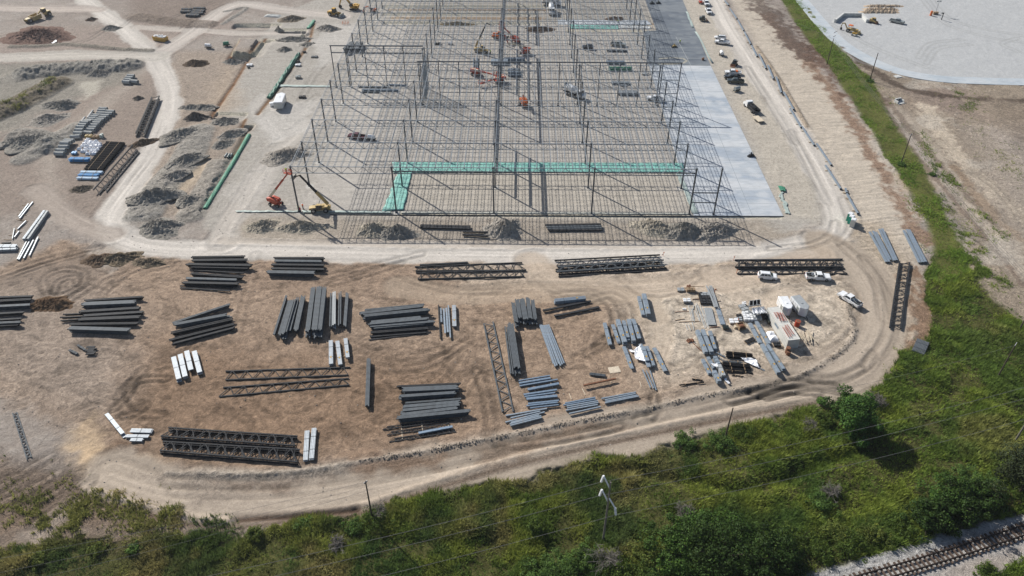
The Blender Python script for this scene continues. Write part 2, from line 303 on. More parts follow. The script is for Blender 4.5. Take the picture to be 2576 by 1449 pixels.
# vegetation grounds
VEG = [(-120, 1395), (120, 1352), (300, 1345), (520, 1338), (620, 1342), (740, 1296), (900, 1280), (1000, 1246), (1150, 1200), (1300, 1158), (1500, 1116), (1700, 1072), (1870, 1042), (2040, 1012), (2090, 985), (2170, 968), (2240, 925), (2290, 870), (2335, 850), (2332, 690), (2350, 650), (2420, 674), (2500, 752), (2576, 815), (2760, 870), (2760, 1600), (-200, 1600)]
GRASS = [(1950, -30), (1990, 40), (2040, 110), (2090, 170), (2140, 250), (2190, 330), (2235, 400), (2290, 480), (2335, 560), (2345, 640), (2335, 700), (2400, 720), (2440, 680), (2405, 590), (2365, 500), (2322, 420), (2270, 340), (2226, 270), (2200, 210), (2140, 155), (2085, 85), (2022, 5), (2000, -40)]
OLIVE = C(92, 92, 52)
poly(VEG, OLIVE, 1.2, 1.5, 2.0, 5); poly(GRASS, C(110, 112, 60), 1.2, 1.2, 1.6, 4)
poly([(130, 1215), (330, 1245), (520, 1300), (600, 1330), (300, 1350), (100, 1355), (-60, 1380), (-60, 1290)], C(142, 122, 104), 3, 3, 2.0, 0, .9)
poly([(-60, 1150), (90, 1170), (240, 1215), (120, 1290), (-60, 1300)], C(138, 121, 106), 3, 3, 2.0, 0, .9)
poly([(60, 1345), (150, 1290), (210, 1230), (240, 1240), (170, 1320), (80, 1380)], C(184, 170, 156), 2, 3, 1.2, None, .7)
# railway bed
BAL = [(1900, 1600), (2000, 1452), (2200, 1396), (2365, 1347), (2505, 1302), (2600, 1284), (2780, 1240), (2780, 1390), (2600, 1405), (2480, 1452), (2440, 1600)]
poly(BAL, C(196, 193, 189), .8, 1.0, 1.7, 7)
poly([(2240, 1600), (2300, 1452), (2420, 1400), (2576, 1368), (2780, 1330), (2780, 1372), (2580, 1400), (2500, 1452), (2400, 1600)], C(182, 165, 150), 1.5, 1.5, 1.2, None, .6)
# sandy washes
for P, a in [([(160, 1130), (250, 1120), (330, 1150), (420, 1160), (360, 1200), (240, 1215), (180, 1180)], 1.0), ([(170, 1110), (215, 1060), (250, 1100), (240, 1140)], .8)]:
    poly(P, C(222, 194, 160), 2, 3, .8, None, a)
poly([(215, 1150), (300, 1105), (370, 1120), (330, 1160), (250, 1180)], C(118, 95, 78), 1.2, 3, 1.6, None, .8)
# ------------------------------------------------ roads
ROADC, ROADL = C(219, 211, 201), C(228, 219, 208)
LOOP = [(196, -14), (240, 20), (300, 62), (345, 100), (385, 140), (410, 185), (425, 225), (424, 275), (408, 330), (378, 395), (335, 455), (295, 508), (274, 545), (283, 580), (315, 605), (370, 620), (450, 628), (600, 630), (800, 632), (1000, 636), (1300, 640), (1600, 641), (1850, 636), (1980, 625), (2075, 600), (2112, 560), (2095, 500), (2055, 420), (2005, 335), (1955, 260), (1905, 185), (1860, 115), (1820, 50), (1785, -20)]
ROADS = [(LOOP, 4.2, ROADC, 1.0), ([(-80, 20), (100, 22), (190, 22), (245, 25)], 4.0, C(200, 187, 176), .9), ([(345, 68), (420, 74), (520, 78), (620, 84), (760, 82)], 2.6, C(206, 196, 185), .8),
         ([(395, 138), (450, 105), (520, 55), (575, 18), (625, 10), (720, 25), (860, 40)], 4.2, C(208, 198, 188), .95), ([(-60, 150), (80, 142), (200, 138), (300, 140), (390, 142)], 5.0, C(206, 199, 188), .85),
         ([(90, 480), (150, 530), (220, 570), (280, 590)], 3.6, C(184, 171, 159), .8), ([(560, 610), (580, 560), (640, 470), (700, 380), (780, 310), (840, 260)], 4.0, C(206, 198, 188), .8),
         ([(545, 600), (560, 570), (620, 480), (640, 440)], 2.4, C(204, 195, 184), .7), ([(660, 240), (640, 280), (680, 320), (700, 350)], 2.0, C(208, 201, 192), .7),
         ([(2075, 610), (2140, 650), (2190, 710), (2215, 790), (2205, 860), (2150, 920), (2060, 960), (1930, 1000), (1750, 1040), (1550, 1085), (1350, 1125), (1150, 1170), (950, 1212), (800, 1240), (650, 1255), (500, 1250), (380, 1228), (280, 1195)], 5.6, C(190, 175, 158), .98),
         ([(1340, 655), (1370, 690), (1420, 718), (1550, 728), (1700, 720), (1850, 700), (1950, 670), (2050, 640)], 4.2, C(208, 190, 170), .75), ([(1000, 720), (1150, 745), (1350, 735), (1560, 745), (1640, 790)], 3.6, C(192, 173, 152), .6),
         ([(1640, 760), (1665, 840), (1650, 900)], 2.5, C(205, 188, 168), .6), ([(1790, 690), (1900, 760), (1990, 740)], 3.2, C(212, 194, 174), .5), ([(560, 606), (900, 612), (1400, 618), (1900, 612)], 1.5, C(212, 200, 186), .6)]
for P, w, c, a in ROADS:
    sel, d, u, s, L = line(P, w*2.4)
    e = d+1.6*w1[sel]*w*.5+1.0*w3[sel]*1.2; al = sstep(w*1.25, w*.75, e)*a
    st = fbm(u*1.5+40, s*.035+.6*w1[sel], 1.0, 4, 71, .6)
    cc = np.array(c)[None]*(1+.55*(st-.5))[:, None]*(1+.18*np.exp(-(u/(w*.45))**2))[:, None]
    col[sel] = col[sel]*(1-al[:, None])+cc*al[:, None]; rough[sel] = rough[sel]*(1-al)+.55*al
    zz[sel] = zz[sel]*(1-.8*al)+(st-.5)*.14*al
    zone[sel[al > .5*a]] = 8
    # loose shoulder thrown up at each side
    sh = np.exp(-((d-w*1.25)/(.7))**2)*(.5+w3[sel]); zz[sel] += np.clip(sh, 0, 1)*.22
# lower road: darker run-off fans from the yard
for P, c, a in [([(860, 1150), (1000, 1130), (1150, 1130), (1100, 1170), (960, 1195), (880, 1185)], C(150, 124, 103), .8), ([(1240, 1100), (1420, 1075), (1560, 1060), (1480, 1095), (1300, 1140)], C(160, 134, 112), .7),
                ([(520, 1195), (760, 1190), (900, 1165), (860, 1200), (700, 1225), (560, 1225)], C(142, 122, 106), .7), ([(330, 1200), (480, 1200), (620, 1250), (480, 1262), (360, 1230)], C(166, 152, 138), .6), ([(1180, 1110), (1260, 1100), (1250, 1150), (1190, 1165)], C(140, 116, 96), .6)]:
    poly(P, c, 2, 4, 1.5, None, a)
# earth ridge between yard and lower road, chopped into clods
for P, h, w in [([(420, 1190), (600, 1197), (760, 1186), (920, 1160), (1060, 1137), (1200, 1110), (1340, 1083), (1480, 1055), (1640, 1025), (1800, 990), (1960, 962)], .3, .55), ([(1990, 955), (2070, 915), (2130, 870), (2150, 830), (2130, 770)], .28, .6), ([(500, 1192), (700, 1196), (860, 1178)], .35, 1.3)]:
    sel, d, u, s, L = line(P, 4); k = np.exp(-(u/w)**2)*(.35+1.1*n_fine[sel]); zz[sel] += h*k
    paint(sel, np.exp(-(u/(w*1.1))**2)*.75, C(188, 176, 162), 2.0)
# road lip above the weeds
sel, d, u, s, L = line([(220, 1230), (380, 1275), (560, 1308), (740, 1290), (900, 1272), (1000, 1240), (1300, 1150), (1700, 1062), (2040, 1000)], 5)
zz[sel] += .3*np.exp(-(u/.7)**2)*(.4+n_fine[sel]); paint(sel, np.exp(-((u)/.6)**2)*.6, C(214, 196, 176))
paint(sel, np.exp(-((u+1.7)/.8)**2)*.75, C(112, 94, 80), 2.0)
# ------------------------------------------------ wheel tracks
fr = (fx > 118) & (zone == 0) & (fy > -30); nr_ = fbm(fx[fr]*.5+fy[fr]*.25, fy[fr]*.5, .35, 5, 201, .62); zz[fr] += (nr_-.5)*.5; col[fr] *= (1+.55*(nr_-.5))[:, None]; gp_ = sstep(.6, .7, fbm(fx[fr], fy[fr], .07, 4, 211)); col[fr] = col[fr]*(1-.5*gp_[:, None])+C(214, 204, 190)*.5*gp_[:, None]
poly([(2440, 340), (2576, 380), (2700, 600), (2576, 640), (2500, 500)], C(186, 172, 156), 8, 5, 1.6, None, .6, 20); poly([(2480, 250), (2700, 260), (2700, 420), (2560, 360)], C(150, 134, 118), 8, 5, 1.7, None, .6, 20)
TRK = [([(1480, 760), (1540, 745), (1580, 780), (1570, 840), (1500, 880)], 1, .5), ([(1400, 745), (1500, 740), (1545, 790), (1530, 850), (1450, 900)], 1, .5), ([(1640, 900), (1700, 930), (1780, 880), (1860, 800)], 1, .45), ([(860, 900), (960, 930), (1080, 920), (1180, 860)], 1.1, .5), ([(880, 870), (980, 900), (1100, 890), (1190, 830)], 1.1, .45), ([(330, 960), (300, 1000), (330, 1040), (400, 1050)], 1, .6), ([(360, 930), (320, 980), (345, 1030)], 1, .6), ([(600, 700), (560, 780), (500, 860), (440, 900)], 1, .4), ([(960, 1060), (1060, 1010), (1160, 1000), (1210, 920)], 1, .45), ([(2060, 880), (2140, 820), (2150, 740), (2080, 690)], 1, .45), ([(2170, 650), (2230, 740), (2235, 840), (2180, 920)], 1.2, .5), ([(2120, 620), (2200, 700), (2220, 800)], 1.2, .45), ([(440, 1240), (700, 1240), (1000, 1195), (1400, 1110), (1800, 1020), (2060, 950)], 1.1, .45), ([(420, 1215), (640, 1222), (900, 1200), (1200, 1145), (1600, 1060), (1900, 995)], 1.1, .4), ([(290, 1030), (320, 1000), (350, 960), (420, 955)], .8, .7), ([(310, 1050), (345, 1040), (370, 1020)], .8, .6), ([(120, 740), (115, 700), (160, 680), (210, 690), (200, 720), (150, 745), (120, 740)], .9, .8), ([(140, 735), (150, 710), (185, 700), (195, 715)], .8, .7),
       ([(0, 695), (90, 665), (180, 640), (250, 625)], 1, .6), ([(20, 700), (120, 665), (210, 640)], .9, .6), ([(250, 760), (280, 720), (340, 680), (420, 660)], 1, .5), ([(150, 775), (210, 735), (260, 700), (300, 685)], 1.2, .8), ([(640, 640), (630, 700), (610, 780), (590, 860)], 1, .4),
       ([(820, 700), (900, 680), (980, 660), (1060, 640)], 1, .6), ([(840, 715), (930, 690), (1010, 665)], 1, .6), ([(1000, 690), (1060, 715), (1160, 735), (1300, 735)], 1, .4), ([(1200, 935), (1225, 1010), (1235, 1090)], 1, .6), ([(1225, 1090), (1240, 1110), (1290, 1120), (1400, 1110), (1560, 1075)], 1, .6),
       ([(1260, 1130), (1340, 1115), (1500, 1090), (1640, 1050)], 1, .5), ([(1500, 820), (1480, 880), (1520, 930)], 1, .3), ([(1580, 1060), (1600, 1040), (1640, 1030), (1650, 1005)], .9, .5), ([(1640, 1050), (1655, 1030), (1650, 1000)], .9, .5), ([(2000, 950), (2080, 955), (2170, 930), (2200, 890)], .9, .5), ([(1900, 990), (2000, 965), (2100, 975)], 1.0, 1.05), ([(1930, 1000), (2030, 975), (2110, 985)], 1.0, 1.1), ([(1840, 1010), (1960, 985), (2060, 990)], 1.0, 1.0), ([(2050, 960), (2120, 955), (2170, 930)], .9, .6),
       ([(640, 810), (660, 870), (640, 930)], 1, .3), ([(900, 980), (1000, 1000), (1100, 960), (1150, 900)], 1, .35), ([(1350, 700), (1400, 735), (1480, 745), (1540, 770), (1545, 830), (1480, 890)], 1, .4), ([(1560, 700), (1620, 740), (1700, 735), (1760, 700)], 1, .35),
       ([(470, 960), (420, 930), (400, 900)], 1, .3), ([(60, 1290), (130, 1250), (200, 1195)], 1.2, .7), ([(90, 1320), (160, 1270), (230, 1215)], 1, .6), ([(0, 1230), (60, 1190), (130, 1150)], 1.2, .8), ([(0, 1270), (70, 1240), (150, 1190)], 1.2, .7),
       ([(2100, 560), (2090, 590), (2040, 615), (1940, 625)], 1, .5), ([(2120, 500), (2140, 570), (2110, 610)], 1, .4), ([(1990, 330), (2040, 430), (2080, 510)], 1, .5), ([(1880, 170), (1950, 280), (2000, 360)], 1, .5), ([(2450, 440), (2500, 470), (2560, 540)], 1, .4), ([(2330, 470), (2420, 560), (2480, 620)], 1, .4),
       ([(330, 460), (385, 390), (414, 320)], .8, .3), ([(280, 60), (220, 100), (150, 110), (100, 85)], 1, .4), ([(400, 60), (470, 30), (540, 5)], 1, .4), ([(230, 85), (300, 70), (330, 50)], .8, .35), ([(470, 10), (490, 60), (460, 70)], 1, .4), ([(650, 300), (700, 240), (760, 150), (800, 80)], 1, .3), ([(700, 290), (760, 270), (800, 240)], 1, .35), ([(760, 250), (800, 180), (860, 120)], 1.1, .4)]
for P, g, a in TRK:
    sel, d, u, s, L = line(P, 4)
    for o in (-g, g, -g*.45, g*1.6):
        k = np.exp(-((u-o)/.34)**2)*a*np.clip(.2+1.3*n_mid[sel], 0, 1)
        col[sel] *= (1-.55*k)[:, None]; zz[sel] -= .2*k
    k = np.exp(-((np.abs(u)-g-.55)/.25)**2)*a*.5; zz[sel] += .12*k; col[sel] *= (1+.12*k)[:, None]
for i in range(170):
    a0 = np.array([rng.uniform(0, 2050), rng.uniform(10, 600)]) if i % 5 else np.array([rng.uniform(2150, 2576), rng.uniform(250, 700)]); th = rng.choice([rng.uniform(-.35, .35), rng.uniform(-1.4, -.7), rng.uniform(.9, 1.5)]); L0 = rng.uniform(30, 150); bend = rng.uniform(-40, 40); dv = np.array([math.cos(th), .7*math.sin(th)])
    sel, d, u, s, L = line([a0, a0+.5*L0*dv+np.array([-dv[1], dv[0]])*bend*.4, a0+L0*dv], 2.6); ok = np.isin(zone[sel], (0, 1)); sel = sel[ok]; u = u[ok]; s = s[ok]
    if not len(sel): continue
    k = (np.exp(-((u-.9)/.3)**2)+np.exp(-((u+.9)/.3)**2))*np.sin(np.pi*np.clip(s/max(L, 1), 0, 1))*rng.uniform(.25, .8)
    col[sel] *= (1+rng.choice([-.2, .16, .2])*k)[:, None]; zz[sel] -= .05*k
for P, c, a in [([(640, 300), (700, 260), (800, 250), (770, 330), (690, 360)], C(220, 214, 206), .7), ([(560, 470), (640, 430), (700, 420), (660, 500), (590, 530)], C(212, 205, 196), .5), ([(820, 60), (900, 60), (880, 130), (800, 180), (790, 110)], C(218, 212, 204), .7), ([(440, 470), (500, 400), (530, 400), (500, 460), (450, 500)], C(216, 196, 170), .8), ([(200, 215), (260, 200), (235, 240), (210, 250)], C(214, 206, 190), .8), ([(245, 170), (300, 160), (290, 180)], C(216, 210, 200), .7), ([(240, 640), (290, 615), (310, 650), (270, 690)], C(200, 190, 178), .7), ([(0, 690), (220, 640), (260, 690), (120, 720), (0, 730)], C(144, 130, 118), .5)]: poly(P, c, 1.8, 3, .9, None, a)
# haul-road streaks inside the yard, and random plough marks
for i in range(190):
    a0 = np.array([rng.uniform(100, 2000), rng.uniform(690, 1080)]); th = rng.uniform(-.5, .5)+(1.5 if rng.rand() < .3 else 0); L0 = rng.uniform(60, 240); bend = rng.uniform(-150, 150)
    P = [a0, a0+.5*L0*np.array([math.cos(th), .6*math.sin(th)])+np.array([-math.sin(th), math.cos(th)*.6])*bend*.4, a0+L0*np.array([math.cos(th), .6*math.sin(th)])]
    sel, d, u, s, L = line(P, 2.4); ok = zone[sel] == 2; sel = sel[ok]; u = u[ok]; s = s[ok]
    k = (np.exp(-((u-.85)/.22)**2)+np.exp(-((u+.85)/.22)**2))*np.sin(np.pi*np.clip(s/max(L, 1), 0, 1))*rng.uniform(.25, .8)
    col[sel] *= (1+rng.choice([-.3, -.24, .18])*k)[:, None]; zz[sel] -= .08*k
# ------------------------------------------------ cut faces of the raised pads (ground in front drops away); bounced light is put into their paler colour
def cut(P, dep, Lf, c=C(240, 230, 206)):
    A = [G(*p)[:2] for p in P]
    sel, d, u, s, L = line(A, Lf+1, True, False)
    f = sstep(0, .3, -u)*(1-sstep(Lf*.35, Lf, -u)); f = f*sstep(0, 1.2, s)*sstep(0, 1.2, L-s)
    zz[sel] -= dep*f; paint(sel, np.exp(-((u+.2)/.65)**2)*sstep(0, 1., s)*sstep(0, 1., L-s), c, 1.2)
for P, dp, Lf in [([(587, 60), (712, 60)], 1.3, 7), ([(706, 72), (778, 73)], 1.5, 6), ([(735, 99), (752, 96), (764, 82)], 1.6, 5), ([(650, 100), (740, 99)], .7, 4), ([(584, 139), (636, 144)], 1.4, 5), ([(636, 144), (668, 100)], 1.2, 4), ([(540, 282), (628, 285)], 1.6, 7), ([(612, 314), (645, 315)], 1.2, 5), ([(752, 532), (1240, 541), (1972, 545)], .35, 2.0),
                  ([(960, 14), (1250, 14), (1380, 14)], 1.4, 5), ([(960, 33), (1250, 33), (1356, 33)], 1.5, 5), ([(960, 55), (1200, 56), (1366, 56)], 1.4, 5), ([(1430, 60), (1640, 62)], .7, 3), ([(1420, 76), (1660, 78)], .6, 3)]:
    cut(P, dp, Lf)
for P, w, c in [([(530, 292), (585, 215), (640, 125), (668, 98)], .8, C(134, 96, 64)), ([(628, 318), (608, 352), (513, 526)], .8, C(120, 104, 84)), ([(648, 286), (690, 235), (720, 190), (770, 118), (790, 60)], .8, C(140, 106, 74)), ([(606, 322), (617, 300)], .8, C(136, 100, 66)), ([(575, 148), (600, 112)], .8, C(150, 100, 66)),
                ([(1500, 62), (1570, 60), (1650, 60)], .9, C(140, 112, 84)), ([(980, 24), (1370, 25)], 1.2, C(150, 128, 104)), ([(990, 44), (1360, 46)], 1.6, C(186, 158, 126)), ([(600, 1308), (760, 1297), (900, 1282)], .8, C(104, 84, 70))]:
    sel, d, u, s, L = line(P, 3); k = np.exp(-(u/w)**2); paint(sel, k*.95, c, 1.2); zz[sel] -= .5*k
sel, d = sdpoly([(584, 138), (634, 143), (662, 106), (604, 103)]); zz[sel] += 1.5*sstep(-.2, .3, d); paint(sel, np.exp(-((d+.1)/.6)**2), C(205, 196, 172))
# ------------------------------------------------ long berms
GREY = C(164, 160, 152)
for P, w, h, c in [([(30, 195), (110, 180), (220, 172), (325, 166)], 4.5, 2.2, GREY), ([(-40, 300), (20, 275), (80, 245), (140, 212)], 5.0, 2.0, C(132, 120, 100)), ([(20, 118), (110, 116), (170, 112), (300, 124), (380, 128)], 1.4, .6, C(150, 143, 130)), ([(350, 560), (400, 480), (470, 400), (500, 330)], 4.5, 1.0, C(172, 168, 160)),
                   ([(560, 400), (530, 460), (480, 540)], 3.5, .9, C(172, 166, 156)), ([(560, 30), (620, 20), (560, 60)], 1.0, .3, GREY), ([(215, 310), (160, 340), (60, 400)], 3.5, .9, GREY), ([(20, 340), (90, 345), (130, 370)], 4.0, 1.4, GREY), ([(330, 40), (430, 55), (520, 62)], 4, .7, C(140, 126, 114)), ([(1900, 115), (1960, 200), (2030, 320)], .8, .3, C(190, 172, 150))]:
    sel, d, u, s, L = line(P, w*2.2); k = np.clip(1-(d/(w*1.3))**2, 0, 1)*(.3+1.3*fbm(fx[sel], fy[sel], .5, 5, 81, .65))*sstep(0, w, s+w*.3)
    zz[sel] += h*k; paint(sel, sstep(.05, .4, k)*.8, c, 2.0)
# weedy ground is lumpy and a little lower
vg = (zone == 5); zz[vg] += (fbm(fx[vg], fy[vg], .22, 4, 15)-.6)*1.5
vg = (zone == 4); zz[vg] += (n_mid[vg]-.5)*.5
dry = (zone == 5) | (zone == 4); col[dry] *= (.75+.5*n_mid[dry])[:, None]
# drainage dip through the weeds
sel, d, u, s, L = line([(1500, 1180), (1650, 1190), (1870, 1225), (1990, 1195), (2100, 1150), (2200, 1120)], 5); zz[sel] -= 1.1*np.exp(-(u/1.6)**2)
# footings: pale concrete round every column foot
R = .5076518*U; Y1 = G(1241, 536)[1]; ROWY = [Y1]+[R*j for j in range(1, 17)]; COLX = [i*U for i in range(5)]; H = .5283631*U
for j, yy in enumerate(ROWY):
    for xx in COLX:
        k = np.where((np.abs(fx-xx) < 2.5) & (np.abs(fy-yy) < 2.5))[0]; dd = np.hypot(fx[k]-xx-.3*w3[k], fy[k]-yy); paint(k, sstep(1.35, 1.05, dd)*(.85 if (j*3+int(xx)) % 4 else .4), C(226, 222, 214), .4)
padm = zone == 1; st = fbm(fx[padm]*.08, fy[padm]*1.3, 1., 4, 51, .6); col[padm] *= (1+.24*(st-.5))[:, None]
zz[padm] *= .45
col *= (1+.10*(n_fine-.5))[:, None]; col = np.clip(col, .012, .72)
ZG = np.full((NXg, NYg), 0.0); ZG[INF] = zz
IDX = np.full((NXg, NYg), -1); IDX[INF] = np.arange(NP)
def zat(x, y):
    i = int(np.clip(np.searchsorted(xs, x), 0, NXg-1)); j = int(np.clip(np.searchsorted(ys, y), 0, NYg-1)); return float(ZG[i, j])
def at(p, z=None):                          # photo point -> point standing on the ground
    g = G(*p); g = G(p[0], p[1], zat(g[0], g[1])); return np.array([g[0], g[1], zat(g[0], g[1]) if z is None else z])
def ground_mat():
    m = bpy.data.materials.new('ground_earth'); m.use_nodes = True; nt = m.node_tree; b = nt.nodes['Principled BSDF']; N = nt.nodes.new; Lk = nt.links.new
    at_ = N('ShaderNodeAttribute'); at_.attribute_name = 'Col'; ar = N('ShaderNodeAttribute'); ar.attribute_name = 'Rgh'
    geo = N('ShaderNodeNewGeometry')
    def noise(sc, det, dist, ro=.6):
        n = N('ShaderNodeTexNoise'); n.inputs['Scale'].default_value = sc; n.inputs['Detail'].default_value = det; n.inputs['Distortion'].default_value = dist; n.inputs['Roughness'].default_value = ro
        Lk(geo.outputs['Position'], n.inputs['Vector']); return n
    def rng_(n, lo, hi, a=.3, c=.7):
        r = N('ShaderNodeMapRange'); r.inputs['From Min'].default_value = a; r.inputs['From Max'].default_value = c; r.inputs['To Min'].default_value = lo; r.inputs['To Max'].default_value = hi; Lk(n.outputs['Fac'], r.inputs['Value']); return r
    n1 = noise(.55, 7, 2.2); n2 = noise(3.2, 5, .6); r1 = rng_(n1, -.22, .22); r2 = rng_(n2, -.10, .10)
    n3 = noise(.5, 5, 3.5, .55); m1 = N('ShaderNodeMath'); m1.operation = 'MULTIPLY_ADD'; Lk(n3.outputs['Fac'], m1.inputs[0]); m1.inputs[1].default_value = 2; m1.inputs[2].default_value = -1
    m2 = N('ShaderNodeMath'); m2.operation = 'ABSOLUTE'; Lk(m1.outputs[0], m2.inputs[0]); r3 = N('ShaderNodeMapRange'); r3.inputs['From Min'].default_value = 0; r3.inputs['From Max'].default_value = .13; r3.inputs['To Min'].default_value = .24; r3.inputs['To Max'].default_value = -.06; Lk(m2.outputs[0], r3.inputs['Value'])
    a0 = N('ShaderNodeMath'); a0.operation = 'ADD'; Lk(r1.outputs[0], a0.inputs[0]); Lk(r2.outputs[0], a0.inputs[1])
    ad = N('ShaderNodeMath'); ad.operation = 'ADD'; Lk(a0.outputs[0], ad.inputs[0]); Lk(r3.outputs[0], ad.inputs[1])
    mu = N('ShaderNodeMath'); mu.operation = 'MULTIPLY_ADD'; Lk(ad.outputs[0], mu.inputs[0]); Lk(ar.outputs['Fac'], mu.inputs[1]); mu.inputs[2].default_value = 1.0
    mx = N('ShaderNodeMix'); mx.data_type = 'RGBA'; mx.blend_type = 'MULTIPLY'; mx.inputs[0].default_value = 1; Lk(at_.outputs['Color'], mx.inputs[6]); Lk(mu.outputs[0], mx.inputs[7]); Lk(mx.outputs[2], b.inputs['Base Color'])
    b.inputs['Roughness'].default_value = .95; b.inputs['Specular IOR Level'].default_value = .1
    bp = N('ShaderNodeBump'); bp.inputs['Distance'].default_value = .22; Lk(ad.outputs[0], bp.inputs['Height'])
    ml = N('ShaderNodeMath'); ml.operation = 'MULTIPLY'; ml.inputs[1].default_value = .55; ml.use_clamp = True; Lk(ar.outputs['Fac'], ml.inputs[0]); Lk(ml.outputs[0], bp.inputs['Strength']); Lk(bp.outputs[0], b.inputs['Normal'])
    return m
GM = ground_mat()
def clods(name, pts, s0, s1, c, label, seed):
    q = np.random.RandomState(seed); n = len(pts); base = np.array([[1, 0, 0], [0, 1, 0], [-1, 0, 0], [0, -1, 0], [0, 0, .9], [0, 0, -.6]], float); V = base[None]*(1+q.uniform(-.35, .35, (n, 6, 3))); th = q.uniform(0, 6.28, n); cc, ss = np.cos(th)[:, None], np.sin(th)[:, None]
    V = np.stack([V[..., 0]*cc-V[..., 1]*ss, V[..., 0]*ss+V[..., 1]*cc, V[..., 2]*.8], -1)*q.uniform(s0, s1, n)[:, None, None]**1.0; V += np.array([[x, y, zat(x, y)+.03] for x, y in pts])[:, None]
    F = np.array([[0, 1, 4], [1, 2, 4], [2, 3, 4], [3, 0, 4], [1, 0, 5], [2, 1, 5], [3, 2, 5], [0, 3, 5]]); me = bpy.data.meshes.new(name); me.from_pydata(V.reshape(-1, 3).tolist(), [], (F[None]+6*np.arange(n)[:, None, None]).reshape(-1, 3).tolist()); me.polygons.foreach_set('use_smooth', np.zeros(len(me.polygons), bool)); o = link(name, me, mat(name, c, .95, 0, .35, .6, spec=.1)); tag(o, label, 'stones', None, 'stuff')
RID = np.array(smooth([G(*p)[:2] for p in [(900, 1163), (1060, 1137), (1200, 1110), (1340, 1083), (1480, 1055), (1640, 1025), (1800, 990), (1960, 962)]], 12)); RI2 = np.array(smooth([G(*p)[:2] for p in [(1985, 957), (2070, 915), (2130, 870), (2150, 830), (2130, 770)]], 12))
def along(P, n, sp, q): w_ = vnoise(np.arange(len(P)-1)*.55+40, np.zeros(len(P)-1)+.5, 12)**2.5; i = q.choice(len(P)-1, n, p=w_/w_.sum()); f = q.rand(n)[:, None]; return P[i]*(1-f)+P[i+1]*f+q.normal(0, sp, (n, 2))
qq = np.random.RandomState(3)
clods('ridge_clods', np.concatenate([along(RID, 800, .38, qq), along(RI2, 240, .45, qq)]), .06, .24, tuple(C(178, 164, 148)), 'pale broken clods heaped along the ridge below the yard', 5)
kk = np.where(np.isin(zone, (0, 2, 1, 8, 6)))[0]; kk = kk[qq.randint(0, len(kk), 2600)]; clods('loose_stones', np.stack([fx[kk]+qq.uniform(-.2, .2, 2600), fy[kk]+qq.uniform(-.2, .2, 2600)], 1), .05, .2, tuple(C(190, 180, 168)), 'loose stones and clods scattered over the bare ground', 6)
def sheet(name, mask):
    ids = np.unique(mask); remap = np.full(NP, -1); remap[ids] = np.arange(len(ids)); F = remap[mask]
    mb = MB(); mb.add(np.stack([fx[ids], fy[ids], zz[ids]], 1), F); me = mb.mesh(name, True)
    a = me.color_attributes.new('Col', 'FLOAT_COLOR', 'POINT'); a.data.foreach_set('color', np.concatenate([col[ids], np.ones((len(ids), 1))], 1).ravel())
    r = me.attributes.new('Rgh', 'FLOAT', 'POINT'); r.data.foreach_set('value', rough[ids])
    o = link(name, me, GM); o['kind'] = 'structure'; return o
q = np.stack([IDX[:-1, :-1], IDX[1:, :-1], IDX[1:, 1:], IDX[:-1, 1:]], -1).reshape(-1, 4); q = q[(q >= 0).all(1)]
zf = np.sort(zone[q], 1)[:, 2]
for i, nm in enumerate(['ground', 'building_pad', 'laydown_yard', 'gravel_lot', 'grass_verge', 'weedy_ground', 'embankment', 'railway_ballast', 'dirt_road']):
    if (zf == i).any(): sheet(nm, q[zf == i])
far = MB(); far.add([[-1600, -1500, -2.6], [1700, -1500, -2.6], [1700, 1750, -2.6], [-1600, 1750, -2.6]], [[0, 1, 2, 3]])
o = link('terrain', far.mesh('terrain'), mat('far_earth', tuple(C(160, 146, 128)), .95, 0, .3, .02, spec=.1)); o['kind'] = 'structure'
# ================================================================ steel building frame
NROW = 15; frame = thing('steel_building_frame', 'huge open grey steel building skeleton of columns, roof trusses and joists', 'building frame', (0, 0, 0))
W_COL = .37
def column(x, y, h, w=W_COL):
    m = MB(); m.bars([[0, 0, .05]], [[0, 0, h]], w, w); m.box((0, 0, .05), (w*1.9, w*1.9, .1)); m.box((0, 0, h), (w*1.5, w*1.5, .1)); return part('column', m, M['column'], frame, loc=(x, y, 0))
for j in range(NROW):
    y = ROWY[j]; r = .35*math.sin(j*2.1)
    for i in range(5): column(COLX[i], y, H+.15)
column(COLX[4]+6.75, ROWY[0], H*1.02, .34)
TD = 1.95
def truss_mb(x0, x1, n=7, d=TD, w=.2, wb=.1):
    m = MB(); L = x1-x0; t = L/n
    top = [[x0, 0, 0]]; m.bars(top, [[x1, 0, 0]], w, .16); m.bars([[x0+.2, 0, -d]], [[x1-.2, 0, -d]], w, .16)
    P, Q = [], []
    for k in range(n):
        a = x0+k*t; P += [[a, 0, -.05], [a+t/2, 0, -d]]; Q += [[a+t/2, 0, -d], [a+t, 0, -.05]]
    m.bars(P, Q, wb); m.bars([[x0+(k+.5)*t, 0, -.05] for k in range(n)], [[x0+(k+.5)*t, 0, -d] for k in range(n)], .07); return m
tm = None
for j in range(NROW):
    for i in range(4):
        if tm is None: tm = truss_mb(.1, U-.1).mesh('roof_truss')
        o = link('roof_truss', tm, M['frame'], frame, (COLX[i], ROWY[j], H))
